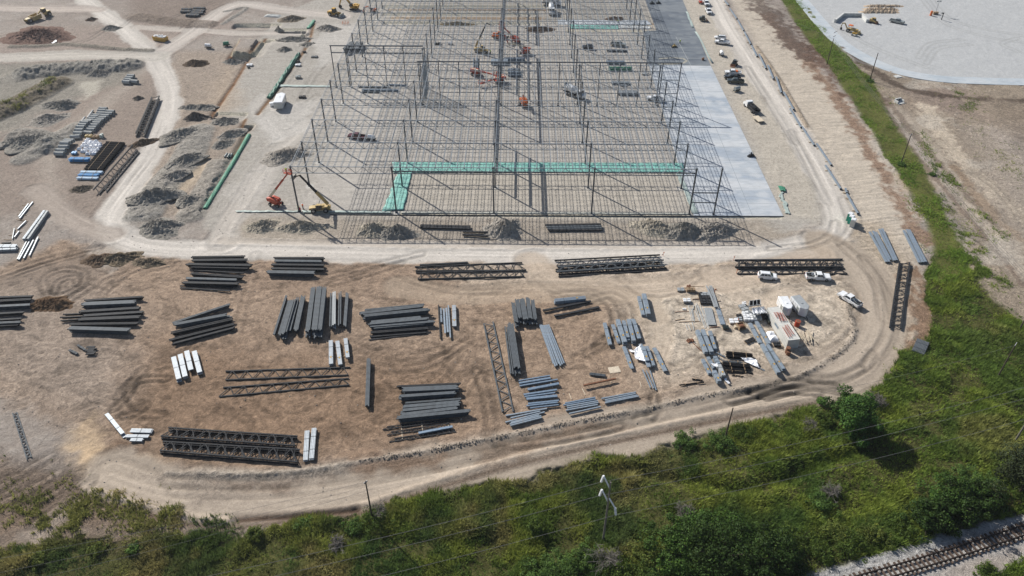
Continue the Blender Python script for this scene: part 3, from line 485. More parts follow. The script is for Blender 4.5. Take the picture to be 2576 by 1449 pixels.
# joists
NJ = 14
def joist_mb(L, d=.75, w=.115, n=10, wb=.035):
    m = MB(); m.bars([[0, 0, .1]], [[0, L, .1]], w, .07); m.bars([[0, .8, -d]], [[0, L-.8, -d]], w*.7, .05)
    P, Q = [], []; t = L/n
    for k in range(n): P += [[0, k*t, .08], [0, (k+.5)*t, -d]]; Q += [[0, (k+.5)*t, -d], [0, (k+1)*t, .08]]
    m.bars(P, Q, wb); return m
jm = {}; rest = MB(); cnt = 0
for j in range(NROW-1):
    L = ROWY[j+1]-ROWY[j]; key = round(L, 2)
    for k in range(NJ*4+1):
        x = k*U/NJ
        if k % NJ == 0 and 0 < k < NJ*4: x += .3
        if cnt < 100:
            if key not in jm: jm[key] = joist_mb(L).mesh('joist')
            link('joist', jm[key], M['frame'], frame, (x, ROWY[j], H)); cnt += 1
        else:
            s = joist_mb(L, n=7)
            for v in s.V: v += np.array([x, ROWY[j], H])
            o = rest.n
            for v, qd in zip(s.V, s.Q): pass
            base = rest.n; V = np.concatenate(s.V); rest.V.append(V); rest.Q += [qq+base for qq in s.Q]; rest.n += len(V)
o = part('joist', rest, M['frame'], frame); o['kind'] = 'stuff'
# bridging lines across the joists
bt = MB(); bt.bars([[0, 0, 0]], [[U*4, 0, 0]], .045); bmesh_ = bt.mesh('bridging')
for j in range(NROW-1):
    L = ROWY[j+1]-ROWY[j]
    for f, dz in ((.2, .06), (.4, .06), (.6, .06), (.8, .06), (.3, -.74), (.7, -.74)): link('bridging', bmesh_, M['frame'], frame, (0, ROWY[j]+L*f, H+dz))
# girts between the middle columns
def girt(p, q, w=.5, h=.35, mt='column'):
    m = MB(); m.bars([p], [q], w, h); return part('girt', m, M[mt], frame)
for a, b in ((1, 3), (6, 9), (10, 13)):
    for z in (5.4, 9.6, 13.9): girt((COLX[2]+.55, ROWY[a], z), (COLX[2]+.55, ROWY[b], z), .62, .2)
for a, b in ((1, 3), (4, 6), (6, 9), (10, 13)): girt((COLX[2]-.3, ROWY[a], H-.4), (COLX[2]-.3, ROWY[b], H-.4), .3, .5)
girt((COLX[4]+.2, ROWY[0], 7.0), (COLX[4]+6.6, ROWY[0], 7.0), .25, .25)
girt((COLX[4]+.2, ROWY[0], 3.9), (COLX[4]+6.6, ROWY[0], 3.9), .2, .2)
for i in range(1, 4): girt((COLX[i], ROWY[0]+.4, H-1.45), (COLX[i+1], ROWY[0]+.4, H-1.45), .25, .25)
# cross walls: taller lines of posts with a head beam
def wall_line(y, xs_, h, braces, x_ext=None):
    for x in xs_:
        if min(abs(x-c) for c in COLX) < .6 and x < COLX[4]+1: x += .65
        m = MB(); m.bars([[0, 0, 0]], [[0, 0, h]], .28); m.box((0, 0, .05), (.7, .7, .1)); part('column', m, M['column'], frame, loc=(x, y-.5, 0))
    girt((xs_[0]-.3, y-.5, h+.2), (xs_[-1]+.3, y-.5, h+.2), .32, .34)
    for f in (.3, .62): girt((xs_[1], y-.5, h*f), (xs_[-1], y-.5, h*f), .2, .2)
    m = MB()
    for a, b in braces: m.bars([[xs_[a], y-.5, .3], [xs_[b], y-.5, .3]], [[xs_[b], y-.5, h], [xs_[a], y-.5, h]], .12)
    part('cross_brace', m, M['frame'], frame)
wall_line(ROWY[6], [-4.9, 0, 6.75, 13.5, 20.25, 27], H*1.06, [(2, 3), (3, 4)])
girt((-4.9, ROWY[6]-.5, H*.90), (27, ROWY[6]-.5, H*.90), .3, .3)
wall_line(ROWY[5], [27+6.75*k for k in range(14)], H*1.07, [(3, 4), (5, 6), (7, 8)])
# galvanised bundles hung at bay line B
m = MB()
for k in range(16): m.bars([[27.9+.35*(k % 3), ROWY[5]+.4+.75*k, .3]], [[27.9+.35*(k % 3), ROWY[5]+.7+.75*k, 13.2]], .16)
part('wall_bracing', m, M['galv'], frame)
# ---------------------------------------------------------------- slabs
def slab(name, P, mt, z0=-.5, z1=.10):
    V = [G(*p)[:2] for p in P]; n = len(V); m = MB()
    m.add([[v[0], v[1], z1] for v in V]+[[v[0], v[1], z0] for v in V], [[(i+1) % n, i, i+n, (i+1) % n+n] for i in range(n)], [list(range(n))])
    o = link(name, m.mesh(name), mt); o['kind'] = 'structure'; return o
def slab_mat(name, c1, c2, c3):
    m = bpy.data.materials.new(name); m.use_nodes = True; nt = m.node_tree; b = nt.nodes['Principled BSDF']; N = nt.nodes.new; Lk = nt.links.new
    g = N('ShaderNodeNewGeometry'); mp = N('ShaderNodeMapping'); mp.inputs['Scale'].default_value = (.35, 1.0, 1); Lk(g.outputs['Position'], mp.inputs['Vector'])
    n1 = N('ShaderNodeTexNoise'); n1.inputs['Scale'].default_value = .16; n1.inputs['Detail'].default_value = 6; n1.inputs['Distortion'].default_value = .8; Lk(mp.outputs[0], n1.inputs['Vector'])
    r = N('ShaderNodeValToRGB'); r.color_ramp.elements[0].position = .33; r.color_ramp.elements[0].color = (*c1, 1); r.color_ramp.elements[1].position = .66; r.color_ramp.elements[1].color = (*c3, 1)
    e = r.color_ramp.elements.new(.5); e.color = (*c2, 1); Lk(n1.outputs['Fac'], r.inputs[0])
    n2 = N('ShaderNodeTexNoise'); n2.inputs['Scale'].default_value = 1.1; n2.inputs['Detail'].default_value = 4; Lk(mp.outputs[0], n2.inputs['Vector'])
    mr = N('ShaderNodeMapRange'); mr.inputs['From Min'].default_value = .3; mr.inputs['From Max'].default_value = .7; mr.inputs['To Min'].default_value = .9; mr.inputs['To Max'].default_value = 1.1; Lk(n2.outputs['Fac'], mr.inputs['Value'])
    mx = N('ShaderNodeMix'); mx.data_type = 'RGBA'; mx.blend_type = 'MULTIPLY'; mx.inputs[0].default_value = 1; Lk(r.outputs[0], mx.inputs[6]); Lk(mr.outputs[0], mx.inputs[7])
    vo = N('ShaderNodeTexVoronoi'); vo.inputs['Scale'].default_value = .2; vo.inputs['Randomness'].default_value = .45; Lk(g.outputs['Position'], vo.inputs['Vector']); n3 = N('ShaderNodeTexNoise'); n3.inputs['Scale'].default_value = .7; n3.inputs['Detail'].default_value = 5; Lk(g.outputs['Position'], n3.inputs['Vector'])
    s1 = N('ShaderNodeMath'); s1.operation = 'MULTIPLY_ADD'; Lk(n3.outputs['Fac'], s1.inputs[0]); s1.inputs[1].default_value = .55; Lk(vo.outputs['Distance'], s1.inputs[2]); s2 = N('ShaderNodeMapRange'); s2.inputs['From Min'].default_value = .48; s2.inputs['From Max'].default_value = .72; s2.inputs['To Min'].default_value = .7; s2.inputs['To Max'].default_value = 0; Lk(s1.outputs[0], s2.inputs['Value'])
    mz = N('ShaderNodeMix'); mz.data_type = 'RGBA'; Lk(s2.outputs[0], mz.inputs[0]); Lk(mx.outputs[2], mz.inputs[6]); mz.inputs[7].default_value = (*c3, 1)
    Lk(mz.outputs[2], b.inputs['Base Color']); b.inputs['Roughness'].default_value = .7; b.inputs['Specular IOR Level'].default_value = .3; return m
SL = slab_mat('light_slab', tuple(C(182, 193, 206)), tuple(C(204, 211, 218)), tuple(C(226, 229, 232)))
SD = slab_mat('dark_slab', tuple(C(104, 113, 124)), tuple(C(124, 132, 141)), tuple(C(146, 152, 157)))
slab('concrete_slab', [(1745, 543), (1970, 544), (1788, 166), (1632, 164)], SL)
slab('grey_slab', [(1630, 163.4), (1787.5, 165.3), (1718, 2), (1706, -30), (1612, -30), (1626, 8), (1651, 77), (1620, 79)], SD, -.5, .09)
slab('concrete_slab', [(1404, 50), (1628, 52), (1640, 62), (1404, 62)], SL, -.5, .06)
# control joints scored as thin fillets
m = MB()
for a, b in (((1640, 88), (1740, 92)), ((1650, 132), (1772, 134)), ((1700, 92), (1737, 163)), ((1646, 118), (1766, 121)), ((1632, 103), (1752, 106)), ((1700, 146), (1778, 148))):
    m.bars([G(*a, .097)], [G(*b, .097)], .14, .008)
o = link('slab_joints', m.mesh('slab_joints'), mat('joint_line', tuple(C(196, 198, 196)), .8)); o['kind'] = 'structure'
sj = MB(); A_, B_, C_, D_q = [G(*p_, .103) for p_ in ((1745, 541), (1969, 542.5), (1788, 166.5), (1634, 164.6))]
for f_ in np.linspace(.06, .94, 12): sj.bars([A_*(1-f_)+D_q*f_], [B_*(1-f_)+C_*f_], .09, .006)
for f_ in (.33, .66): sj.bars([A_*(1-f_)+B_*f_+[0, 0, .004]], [D_q*(1-f_)+C_*f_+[0, 0, .004]], .09, .006)
o = link('slab_saw_cuts', sj.mesh('slab_saw_cuts'), mat('saw_cut', tuple(C(150, 160, 170)), .9)); o['kind'] = 'structure'
m = MB(); cen = [(1655, 148), (1690, 145), (1718, 147), (1728, 153), (1718, 159), (1690, 161), (1655, 161)]
m.bars([G(*p, .098) for p in cen[:-1]], [G(*p, .098) for p in cen[1:]], .9, .008); o = link('slab_curing_mark', m.mesh('slab_curing_mark'), mat('curing_mark', tuple(C(190, 186, 172)), .9)); o['kind'] = 'structure'
# rim of the gravel lot
def ribbon(name, P, w, mt, z, th=.12, sm=True, wj=0):
    A = np.array(smooth([G(*p)[:2] for p in P], 6)) if sm else np.array([G(*p)[:2] for p in P]); d = np.gradient(A, axis=0); d /= np.linalg.norm(d, axis=1, keepdims=True); nrm = np.stack([-d[:, 1], d[:, 0]], 1)
    ww = np.full(len(A), w/2.0)+wj*rng.randn(len(A)); L, Rr = A+nrm*ww[:, None], A-nrm*ww[:, None]; n = len(A); m = MB()
    V = np.concatenate([np.c_[L, np.full(n, z)], np.c_[Rr, np.full(n, z)], np.c_[L, np.full(n, z-th)], np.c_[Rr, np.full(n, z-th)]]); F = []
    for i in range(n-1): F += [[i, i+n, i+n+1, i+1], [i, i+1, i+1+2*n, i+2*n], [i+n+1, i+n, i+3*n, i+3*n+1]]
    return m.add(V, F)
RIM = slab_mat('rim_concrete', tuple(C(196, 206, 214)), tuple(C(208, 216, 222)), tuple(C(220, 225, 228)))
o = link('concrete_rim', ribbon('concrete_rim', [(1985, -30), (2016, 0), (2060, 52), (2115, 108), (2185, 150), (2262, 180), (2360, 198), (2470, 204), (2600, 207), (2760, 209)], 6.0, RIM, .12, .7).mesh('concrete_rim'), RIM); o['kind'] = 'structure'
# ---------------------------------------------------------------- sheets on the ground
def cloth(name, P, mt, label, cat, z=.10, amp=.12, nx=60, ny=10, group=None, rag=.0):
    a, b, c, d = [G(*p)[:2] for p in P]; u = np.linspace(0, 1, nx); v = np.linspace(0, 1, ny); Ug, Vg = np.meshgrid(u, v, indexing='ij')
    X = (a*(1-Ug[..., None])+b*Ug[..., None])*(1-Vg[..., None])+(d*(1-Ug[..., None])+c*Ug[..., None])*Vg[..., None]
    x, y = X[..., 0].ravel(), X[..., 1].ravel(); s = int(x[0]*7+y[0]*3) % 97
    if rag: x = x+rag*(fbm(x, y, .5, 3, 3)-.5); y = y+rag*(fbm(x, y, .6, 3, 4)-.5)
    zv = z+amp*(fbm(x, y, .7, 4, s, .6)); f = [[i*ny+j, (i+1)*ny+j, (i+1)*ny+j+1, i*ny+j+1] for i in range(nx-1) for j in range(ny-1)]
    m = MB(); m.add(np.stack([x, y, zv], 1), f); o = link(name, m.mesh(name, True), mt); md = o.modifiers.new('thick', 'SOLIDIFY'); md.thickness = .03; md.offset = -1
    return tag(o, label, cat, group)
cloth('plastic_sheet', [(987, 409), (1718, 411), (1722, 434), (990, 435)], M['teal'], 'long teal sheet laid across the pad under the second truss line', 'plastic sheet', nx=140, ny=12)
cloth('plastic_sheet', [(1000, 436), (1036, 436), (1014, 529), (963, 532)], M['teal'], 'short teal sheet hanging down towards the front trench, with folds', 'plastic sheet', nx=14, ny=50, amp=.3, rag=1.2)
cloth('plastic_sheet', [(1433, 63), (1556, 66), (1557, 74), (1436, 73)], M['teal'], 'small teal sheet in a shallow pit at the back of the frame', 'plastic sheet', nx=40, ny=8)
cloth('plastic_sheet', [(1700, 436), (1712, 436), (1758, 538), (1742, 538)], M['paleteal'], 'narrow pale green strip along the edge of the light slab', 'plastic sheet', nx=8, ny=40, amp=.1, rag=.6)
cloth('plastic_sheet', [(594, 531), (750, 532), (750, 535), (596, 535)], M['paleteal'], 'pale green strip beside the corner column and front trench', 'plastic sheet', nx=60, ny=5, amp=.25, rag=.8)
cloth('plastic_sheet', [(760, 531), (985, 533), (985, 537), (760, 536)], M['paleteal'], 'pale green strip behind the yellow telehandler', 'plastic sheet', nx=60, ny=4, amp=.2, rag=.6)
cloth('plastic_sheet', [(1010, 533), (1738, 537), (1738, 540.5), (1010, 537)], mat('pale_strip', tuple(C(196, 196, 186)), .7), 'long whitish strip along the front edge of the pad', 'plastic sheet', nx=140, ny=4, amp=.1, rag=.3)
cloth('plastic_sheet', [(700, 214), (832, 216), (832, 220), (700, 219)], M['paleteal'], 'pale green strip running from the trench to the frame', 'plastic sheet', nx=60, ny=4, amp=.1, rag=.6)
cloth('plastic_sheet', [(1556, 65), (1635, 67), (1638, 73), (1557, 72)], mat('white_sheet', (.62, .62, .6), .6), 'white sheet in the pit beside the small teal one', 'plastic sheet', nx=40, ny=6)
cloth('plastic_sheet', [(1725, 30), (1740, 70), (1746, 70), (1730, 30)], M['paleteal'], 'pale green strip along the grey slab edge near the white trucks', 'plastic sheet', nx=8, ny=24, rag=.6)
cloth('plastic_sheet', [(1748, 80), (1790, 160), (1795, 160), (1753, 80)], M['paleteal'], 'pale green strip along the grey slab edge beside the pair of white vehicles', 'plastic sheet', nx=6, ny=30, rag=.6)
cloth('plastic_sheet', [(1961, 480), (1967, 480), (1986, 540), (1974, 540)], M['paleteal'], 'crumpled pale green netting at the near corner of the light slab', 'netting', nx=16, ny=34, amp=.25, rag=2.4)
cloth('plastic_sheet', [(1955, 470), (1973, 474), (1976, 484), (1960, 482)], M['green'], 'small dark green crumpled sheet beside the light slab', 'plastic sheet', nx=14, ny=10, amp=.7, rag=1)
# covered trench walls
def covered(P, mt, label, w=1.6, h=.7, lump=.25):
    A = np.array(smooth([G(*p)[:2] for p in P], 8)); d = np.gradient(A, axis=0); d /= np.linalg.norm(d, axis=1, keepdims=True); nr = np.stack([-d[:, 1], d[:, 0]], 1); n = len(A); prof = [(-.5, -.1), (-.42, .75), (-.15, 1.0), (.2, .95), (.42, .7), (.5, -.1)]; V = []
    for a, b in prof:
        wj = 1+lump*2*(fbm(A[:, 0]+a*3, A[:, 1], .9, 3, 9)-.5); V.append(np.c_[A+nr*(a*w*wj)[:, None], b*h*(1+lump*3*(fbm(A[:, 0]*1.0+a*5, A[:, 1], 1.1, 3, 19)-.5))])
    k = len(prof); V = np.stack(V, 1).reshape(-1, 3); m = MB(); m.add(V, [[i*k+j, i*k+j+1, (i+1)*k+j+1, (i+1)*k+j] for i in range(n-1) for j in range(k-1)], [list(range(k)), list(range(n*k-1, n*k-k-1, -1))])
    return solo('trench_cover', m, mt, label, 'trench cover')
covered([(516, 526), (572, 435), (627, 340)], M['green'], 'long smooth bright green covered trench form beside the left haul track', 1.25, .6, .12)
covered([(677, 247), (700, 214), (722, 180), (752, 137)], mat('dark_green_cover', (.03, .13, .09), .6, 0, .35, 1.5, bump=.2), 'crumpled dark green trench cover on the pale pad left of the frame', 1.5, .8, .5)
covered([(775, 72), (783, 62), (790, 52)], M['green'], 'short green cover at the far end of the upper trench', 1.4, .5, .3)
# dark bar standing in for the shade along the pad's front edge
m = MB(); m.bars([G(830, 540.5, 0)], [G(1972, 545, 0)], .22, .2); solo('edge_shade_bar', m, M['dark'], 'dark bar standing for the shaded front edge of the pad and light slab', 'formwork')
# ---------------------------------------------------------------- dirt piles
def pile(p, rx, ry, h, rot, c, label, seed, rocky=1.0):
    nA, nR = 110, 34; th = np.arange(nA)*2*math.pi/nA; g = at(p); V = []; rr = np.linspace(0, 1, nR)
    edge = 1+1.0*(fbm(np.cos(th)*1.6+seed, np.sin(th)*1.6, 1, 3, seed)-.5)
    for r in rr:
        x = np.cos(th)*rx*1.08*edge*r; y = np.sin(th)*ry*1.2*edge*r; xx, yy = x+seed*31.7, y+seed*17.3
        f = (1-r**1.3)**1.35*1.15*(.35+1.25*fbm(xx/rx*.9, yy/ry*.9, 1.3, 3, seed+5)); rg = 1-np.abs(2*fbm(xx, yy, .9, 4, seed+9, .6)-1)
        zz_ = .7*h*f*(.5+.75*rg)+rocky*.75*min(1, 3*(1-r))*(fbm(xx, yy, 1.7, 4, seed+3, .65)-.5); zz_ = zz_ if r < 1 else np.full(nA, -.25)
        V.append(np.stack([x, y, zz_], 1))
    V = np.concatenate(V); m = MB(); m.add(V, [[i*nA+j, (i+1)*nA+j, (i+1)*nA+(j+1) % nA, i*nA+(j+1) % nA] for i in range(nR-1) for j in range(nA)])
    k = 'pile_%d_%d_%d' % tuple(int(q*255) for q in c)
    if k not in M: M[k] = mat(k, tuple(c), .95, 0, .34, 1.6, bump=.16, spec=.1)
    return solo('spoil_pile', m, M[k], label, 'dirt pile', tuple(g), rot)
gr, gy, br, tn = C(168, 162, 152), C(182, 174, 163), C(132, 114, 99), C(190, 180, 163)
PILES = [((655, 571), 4.5, 3.0, 1.8, .1, tn, 'low grey-brown dirt pile nearest the haul road fork, front of the pad'), ((757, 573), 7.0, 3.0, 1.9, .05, tn, 'wide clumpy dirt pile below the yellow telehandler'), ((940, 580), 5.0, 3.2, 2.0, .3, tn, 'left hump of the dirt pile in the truss shadows'), ((1000, 588), 5.5, 3.2, 2.3, -.1, gr, 'right darker hump of the dirt pile in the truss shadows'), ((1270, 580), 5.2, 4.4, 3.0, .4, gy, 'tall dirt pile between the two beam stacks before the pad'), ((1645, 572), 6, 3.6, 2.3, -.3, tn, 'left end of the longest dirt pile by the light slab'), ((1715, 585), 6.6, 3.8, 2.9, 0, gr, 'middle hump of the longest dirt pile by the light slab'), ((1800, 584), 6.4, 3.6, 2.7, .2, gy, 'right end of the longest dirt pile by the light slab'),
 ((720, 393), 7.5, 4.5, 2.0, .3, gy, 'grey rubble pile left of the frame beside the second truss line'), ((388, 496), 7.0, 4.0, 2.6, .2, gr, 'biggest grey pile inside the bend of the left haul road'), ((400, 573), 6.2, 3.8, 2.3, .0, gr, 'rocky grey pile just above the bottom left road bend'), ((474, 505), 3.6, 3.2, 1.5, .9, gr, 'narrow grey pile near the lower end of the green trench form'), ((458, 338), 7.0, 3.8, 1.8, .7, gr, 'upper grey spoil heap right of the left haul road'), ((470, 400), 5.5, 3.0, 1.5, .9, gr, 'middle grey spoil heap right of the left haul road'), ((440, 440), 4.6, 2.6, 1.4, .8, gy, 'lower pale spoil heap right of the left haul road'), ((492, 297), 4.0, 2.6, 2.0, .2, C(120, 112, 104), 'dark clod heap left of the large cut pad face'), ((568, 308), 4.5, 3.0, 1.6, .3, gr, 'grey heap in front of the large cut pad face'), ((580, 340), 5.0, 2.8, 1.5, .9, gy, 'grey heap left of the top of the green trench form'), ((480, 270), 4, 2.2, 1.0, .1, gr, 'left small dark heap north of the spoil strip'), ((513, 270), 4.4, 2.2, 1.0, -.1, gr, 'right small dark heap north of the spoil strip'), ((560, 365), 4, 2.4, 1.2, 1.0, gr, 'lone grey heap beside the green trench form'),
 ((103, 92), 14, 9, 2.6, -.2, C(138, 112, 100), 'broad reddish brown mound below the scraper'), ((588, 157), 3.6, 2.2, 1.5, 0, gr, 'dark heap just below the square cut block'), ((735, 49), 6.0, 3.2, 2.0, .0, C(160, 146, 128), 'brown heap on the upper pad near the loader'), ((702, 78), 1.8, 1.8, 2.0, 0, gr, 'small steep heap beside the second upper cut face'), ((828, 73), 5, 3.4, 2.0, .0, gy, 'tan heap left of the frame below the loader'), ((716, 126), 3, 2.4, 1.2, 0, gr, 'small grey heap left of the upper trench'), ((775, 112), 4, 2.8, .8, .1, gr, 'flat grey heap right of the upper trench'), ((735, 100), 7, 2.4, 1.2, .05, gr, 'dark spoil row on the curved cut edge'), ((347, 248), 2.2, 1.6, 1.2, 0, C(124, 116, 108), 'tiny dark heap alone near the single leaning truss'), ((495, 160), 4, 3, 2.0, 0, C(112, 96, 80), 'brown heap beside the green and white pump units'), ((360, 360), 5, 1.8, 1.2, .6, C(128, 110, 92), 'brown heap beside the left haul road and black pipe stacks'), ((247, 655), 4, 2.6, 1.2, .2, C(122, 103, 86), 'dark brown heap left of the road bend drain'), ((300, 650), 5.0, 2.6, 1.3, .1, C(142, 127, 106), 'brown grassy heap below the road bend drain'), ((372, 660), 4, 2.0, 1.2, 0, C(140, 126, 107), 'right brown grassy heap below the road bend'), ((118, 765), 4.4, 2.8, 1.5, .2, C(120, 96, 74), 'dark brown heap at the end of the circular tracks'), ((145, 768), 3.6, 2.2, 1.2, 0, C(126, 102, 80), 'second brown heap beside the circular tracks'), ((160, 270), 5, 3, 1.8, .2, gr, 'dark grey heap at the right tip of the left berm'), ((246, 181), 4, 3, 1.8, 0, gr, 'grey boulder heap in the upper berm'), ((205, 475), 3, 2, 1.0, .2, C(120, 110, 98), 'low heap left of the lower leaning truss'), ((148, 262), 6, 3, 1.3, .3, gr, 'long grey heap left of the pipe yard track'), ((60, 355), 8, 5, 2.2, .3, gr, 'big grey ridge heap at the left edge'), ((120, 300), 6, 4, 1.5, .5, gy, 'pale ridge heap left of the concrete pipes'), ((230, 50), 2.2, 1.6, 1.2, 0, C(120, 102, 90), 'small lone heap beside the upper diagonal road'), ((278, 72), 4, 3, 1.4, .2, gr, 'grey brush heap below the upper diagonal road'), ((1545, 48), 4, 2.4, 1.4, 0, br, 'dark heap behind the small teal sheet'), ((1360, 75), 6, 2.4, 1.4, 0, br, 'brush heap at the end of the back pits'), ((1150, 62), 8, 2.0, 1.2, 0, C(178, 160, 128), 'straw coloured heap beside the back pits')]
for i, (p, rx, ry, h, rt, c, lb) in enumerate(PILES): pile(p, rx, ry, h, rt, c, lb, i+3)
def windrow(p, q, w, h, label, c=C(206, 184, 158)):
    a, b = G(*p), G(*q); L = np.linalg.norm(b-a); n = 40; m = MB(); V = []; rz = math.atan2(b[1]-a[1], b[0]-a[0])
    for i in range(n):
        t = i/(n-1); e = min(1, 6*t, 6*(1-t))
        for k, (f, z) in enumerate([(-.5, -.1), (-.25, .6), (0, 1), (.25, .65), (.5, -.1)]): V.append([t*L, f*w*(.8+.4*rng.rand()), z*h*e*(.8+.4*rng.rand())])
    m.add(V, [[i*5+k, (i+1)*5+k, (i+1)*5+k+1, i*5+k+1] for i in range(n-1) for k in range(4)]); solo('soil_windrow', m, mat('windrow', tuple(c), .95, 0, .25, 2, bump=.1), label, 'dirt windrow', (a[0], a[1], 0), rz)
windrow((2172, 16), (2274, 16), 2.6, .8, 'thin far windrow of tan soil on the gravel lot'); windrow((2170, 24), (2260, 24), 3, .9, 'middle windrow of tan soil on the gravel lot'); windrow((2160, 31), (2262, 31), 3.4, 1.0, 'nearest and widest windrow of tan soil on the gravel lot')
# ================================================================ laydown yard
kA = K(1000, 1100, 2.34); kB = K(1380, 1130, 2.34); kC = K(1480, 1450, 2.729); kD = K(200, 1100, 1.82); kE = K(2300, 1150, 4.83); kF = K(2600, 1270, 4.83); kG = K(2850, 1100, 4.83)
kH = K(2600, 1050, 4.83); kI = K(1950, 1100, 2.155); kJ = K(1950, 1400, 4.14); kL = K(600, 1620, 2.08); kM = K(1550, 980, 1.266); kP = K(200, 400, 4.83); kQ = K(0, 750, 2.34); kD0 = lambda x, y: (x, y)
def tl(c, r): return lambda x, y: T(c, r, x, y)
NB = [0]
def spot(k, x0, y0, x1, y1, w, h):
    p, q = k(x0, y0), k(x1, y1); s = k(1, 0)[0]-k(0, 0)[0]; g0 = G(*p); zg = zat(g0[0], g0[1])
    a, b = G(*p, zg+h), G(*q, zg+h); L = np.linalg.norm(b-a); d = (b-a)/L; n = np.array([-d[1], d[0], 0]); m = ((p[0]+q[0])/2, (p[1]+q[1])/2)
    dv = (0, w*s/2) if abs(q[0]-p[0]) > abs(q[1]-p[1]) else (w*s/2, 0)
    wm = abs((G(m[0]+dv[0], m[1]+dv[1], zg+h)-G(m[0]-dv[0], m[1]-dv[1], zg+h))@n)
    return np.array([a[0], a[1], zg]), L, math.atan2(d[1], d[0]), wm
def joist_bar(L, dep, z0, cw=.26):
    m = MB(); zt = z0+dep; m.bars([[0, 0, zt-.04]], [[L, 0, zt-.04]], cw, .08); m.bars([[.5, 0, z0+.04]], [[L-.5, 0, z0+.04]], cw*.9, .08)
    m.bars([[.35, 0, z0+dep*f] for f in (.28, .5, .72)], [[L-.35, 0, z0+dep*f] for f in (.28, .5, .72)], cw*.75, .09)  # extra bars like nested chords, added to block light inside the stack
    n = max(4, int(L/1.3)); t = L/n; P, Q = [], []
    for i in range(n): P += [[i*t, 0, zt-.05], [(i+.5)*t, 0, z0+.05]]; Q += [[(i+.5)*t, 0, z0+.05], [(i+1)*t, 0, zt-.05]]
    m.bars(P, Q, .06); m.box((.12, 0, zt-.14), (.24, cw, .22)); m.box((L-.12, 0, zt-.14), (.24, cw, .22)); return m
def timber(p, q, z, label, w=.12, mt='timber'):
    m = MB(); a = np.array(p, float); b = np.array(q, float); L = np.linalg.norm(b-a); m.box((L/2, 0, 0), (L, w, w)); m.box((L/2+.02, 0, w*.5), (L*.9, w*.6, .012))
    return solo('timber', m, M[mt], label, 'timber', (a[0], a[1], z), math.atan2(b[1]-a[1], b[0]-a[0]), 'timber bearers')
def bearers(o, L, rz, w, label, n, ext=.5, mt='timber'):
    d = np.array([math.cos(rz), math.sin(rz)]); nr = np.array([-d[1], d[0]]); nm = {1: ['mid under'], 2: ['far under', 'near under'], 3: ['far under', 'mid under', 'near under']}[n]
    for i in range(n):
        f = [.5, .22+.56*i, .15+.35*i][n-1]; c = o[:2]+d*L*f; e1, e2 = w/2+ext*rng.uniform(.2, 1.2), w/2+ext*rng.uniform(.2, 1.2)
        p, q = c-nr*e1, c+nr*e2
        near = [(p, q)[int(PX(np.array([*p, 0]))[1] < PX(np.array([*q, 0]))[1])]]
        timber(p, q, o[2]+.07, 'bearer %s %s' % (nm[i], label), mt=mt)
def joists(k, x0, y0, x1, y1, w, h, label, ext=0.0, tb=0, jit=.35, mt='joist', grp='joist stacks', nj=None):
    o, L, rz, wm = spot(k, x0, y0, x1, y1, w, h); t = thing('joist_stack', label, 'joist stack', tuple(o), rz, grp)
    nj = nj or max(2, int(round(wm/.25))); lay = 2 if h > 1.3 else 1; dep = (h-.16)/lay; src = None
    for l in range(lay):
        for i in range(nj):
            y = 0 if nj == 1 else -wm/2+.1+(wm-.2)*i/(nj-1); x = rng.uniform(-jit, jit)+(ext*rng.uniform(.3, 1) if l < lay-1 else 0)
            if src is None: src = part('joist', joist_bar(L, dep, 0), M[mt], t, loc=(x, y, .16+l*dep))
            else: c = lift('joist', src, t, (x, y, .16+l*dep)); c.scale = (1+rng.uniform(-.01, .01), 1, 1)
    if tb: bearers(o, L, rz, wm, label, tb)
    return t
def deckmb(L, w, h, nrib=None, lay=3, stag=.25):
    m = MB(); nrib = nrib or max(3, int(w/.24)); hh = (h-.14)/lay
    for l in range(lay):
        z0 = .14+l*hh; x0 = rng.uniform(-stag, stag)*(l < lay-1); top = []; pit = w/nrib
        for i in range(nrib): y = -w/2+i*pit; top += [(y, z0+hh-.05), (y+.12*pit, z0+hh-.0), (y+.62*pit, z0+hh-.0), (y+.74*pit, z0+hh-.05)]
        top.append((w/2, z0+hh-.05)); pts = [(-w/2, z0+.02)]+top+[(w/2, z0+.02)]; n = len(pts)
        V = [[x0, y, z] for y, z in pts]+[[x0+L, y, z] for y, z in pts]
        m.add(V, [[i, i+1, i+1+n, i+n] for i in range(n-1)], [list(range(n-1, -1, -1)), list(range(n, 2*n))])
    return m
def deck(k, x0, y0, x1, y1, w, h, label, mt='galv', tb=0, lay=3, bands=2, tagc=True, grp='metal deck bundles', name='deck_bundle', cat='deck bundle', stag=.25, nrib=None):
    o, L, rz, wm = spot(k, x0, y0, x1, y1, w, h); t = thing(name, label, cat, tuple(o), rz, grp)
    part('deck_sheets', deckmb(L, wm, h, nrib, lay, stag), M[mt], t)
    for i in range(bands):
        x = L*(i+.7)/(bands+.4); m = MB(); m.box((x, 0, h+.012), (.07, wm+.03, .02)); m.box((x, wm/2+.012, h/2+.06), (.07, .02, h-.1)); m.box((x, -wm/2-.012, h/2+.06), (.07, .02, h-.1)); part('strap', m, M['dark'], t)
    if tagc: m = MB(); m.box((L*.72, 0, h+.015), (.5, .28, .03)); part('tag_card', m, M['yellow'], t)
    if tb: bearers(o, L, rz, wm, label, tb)
    return t
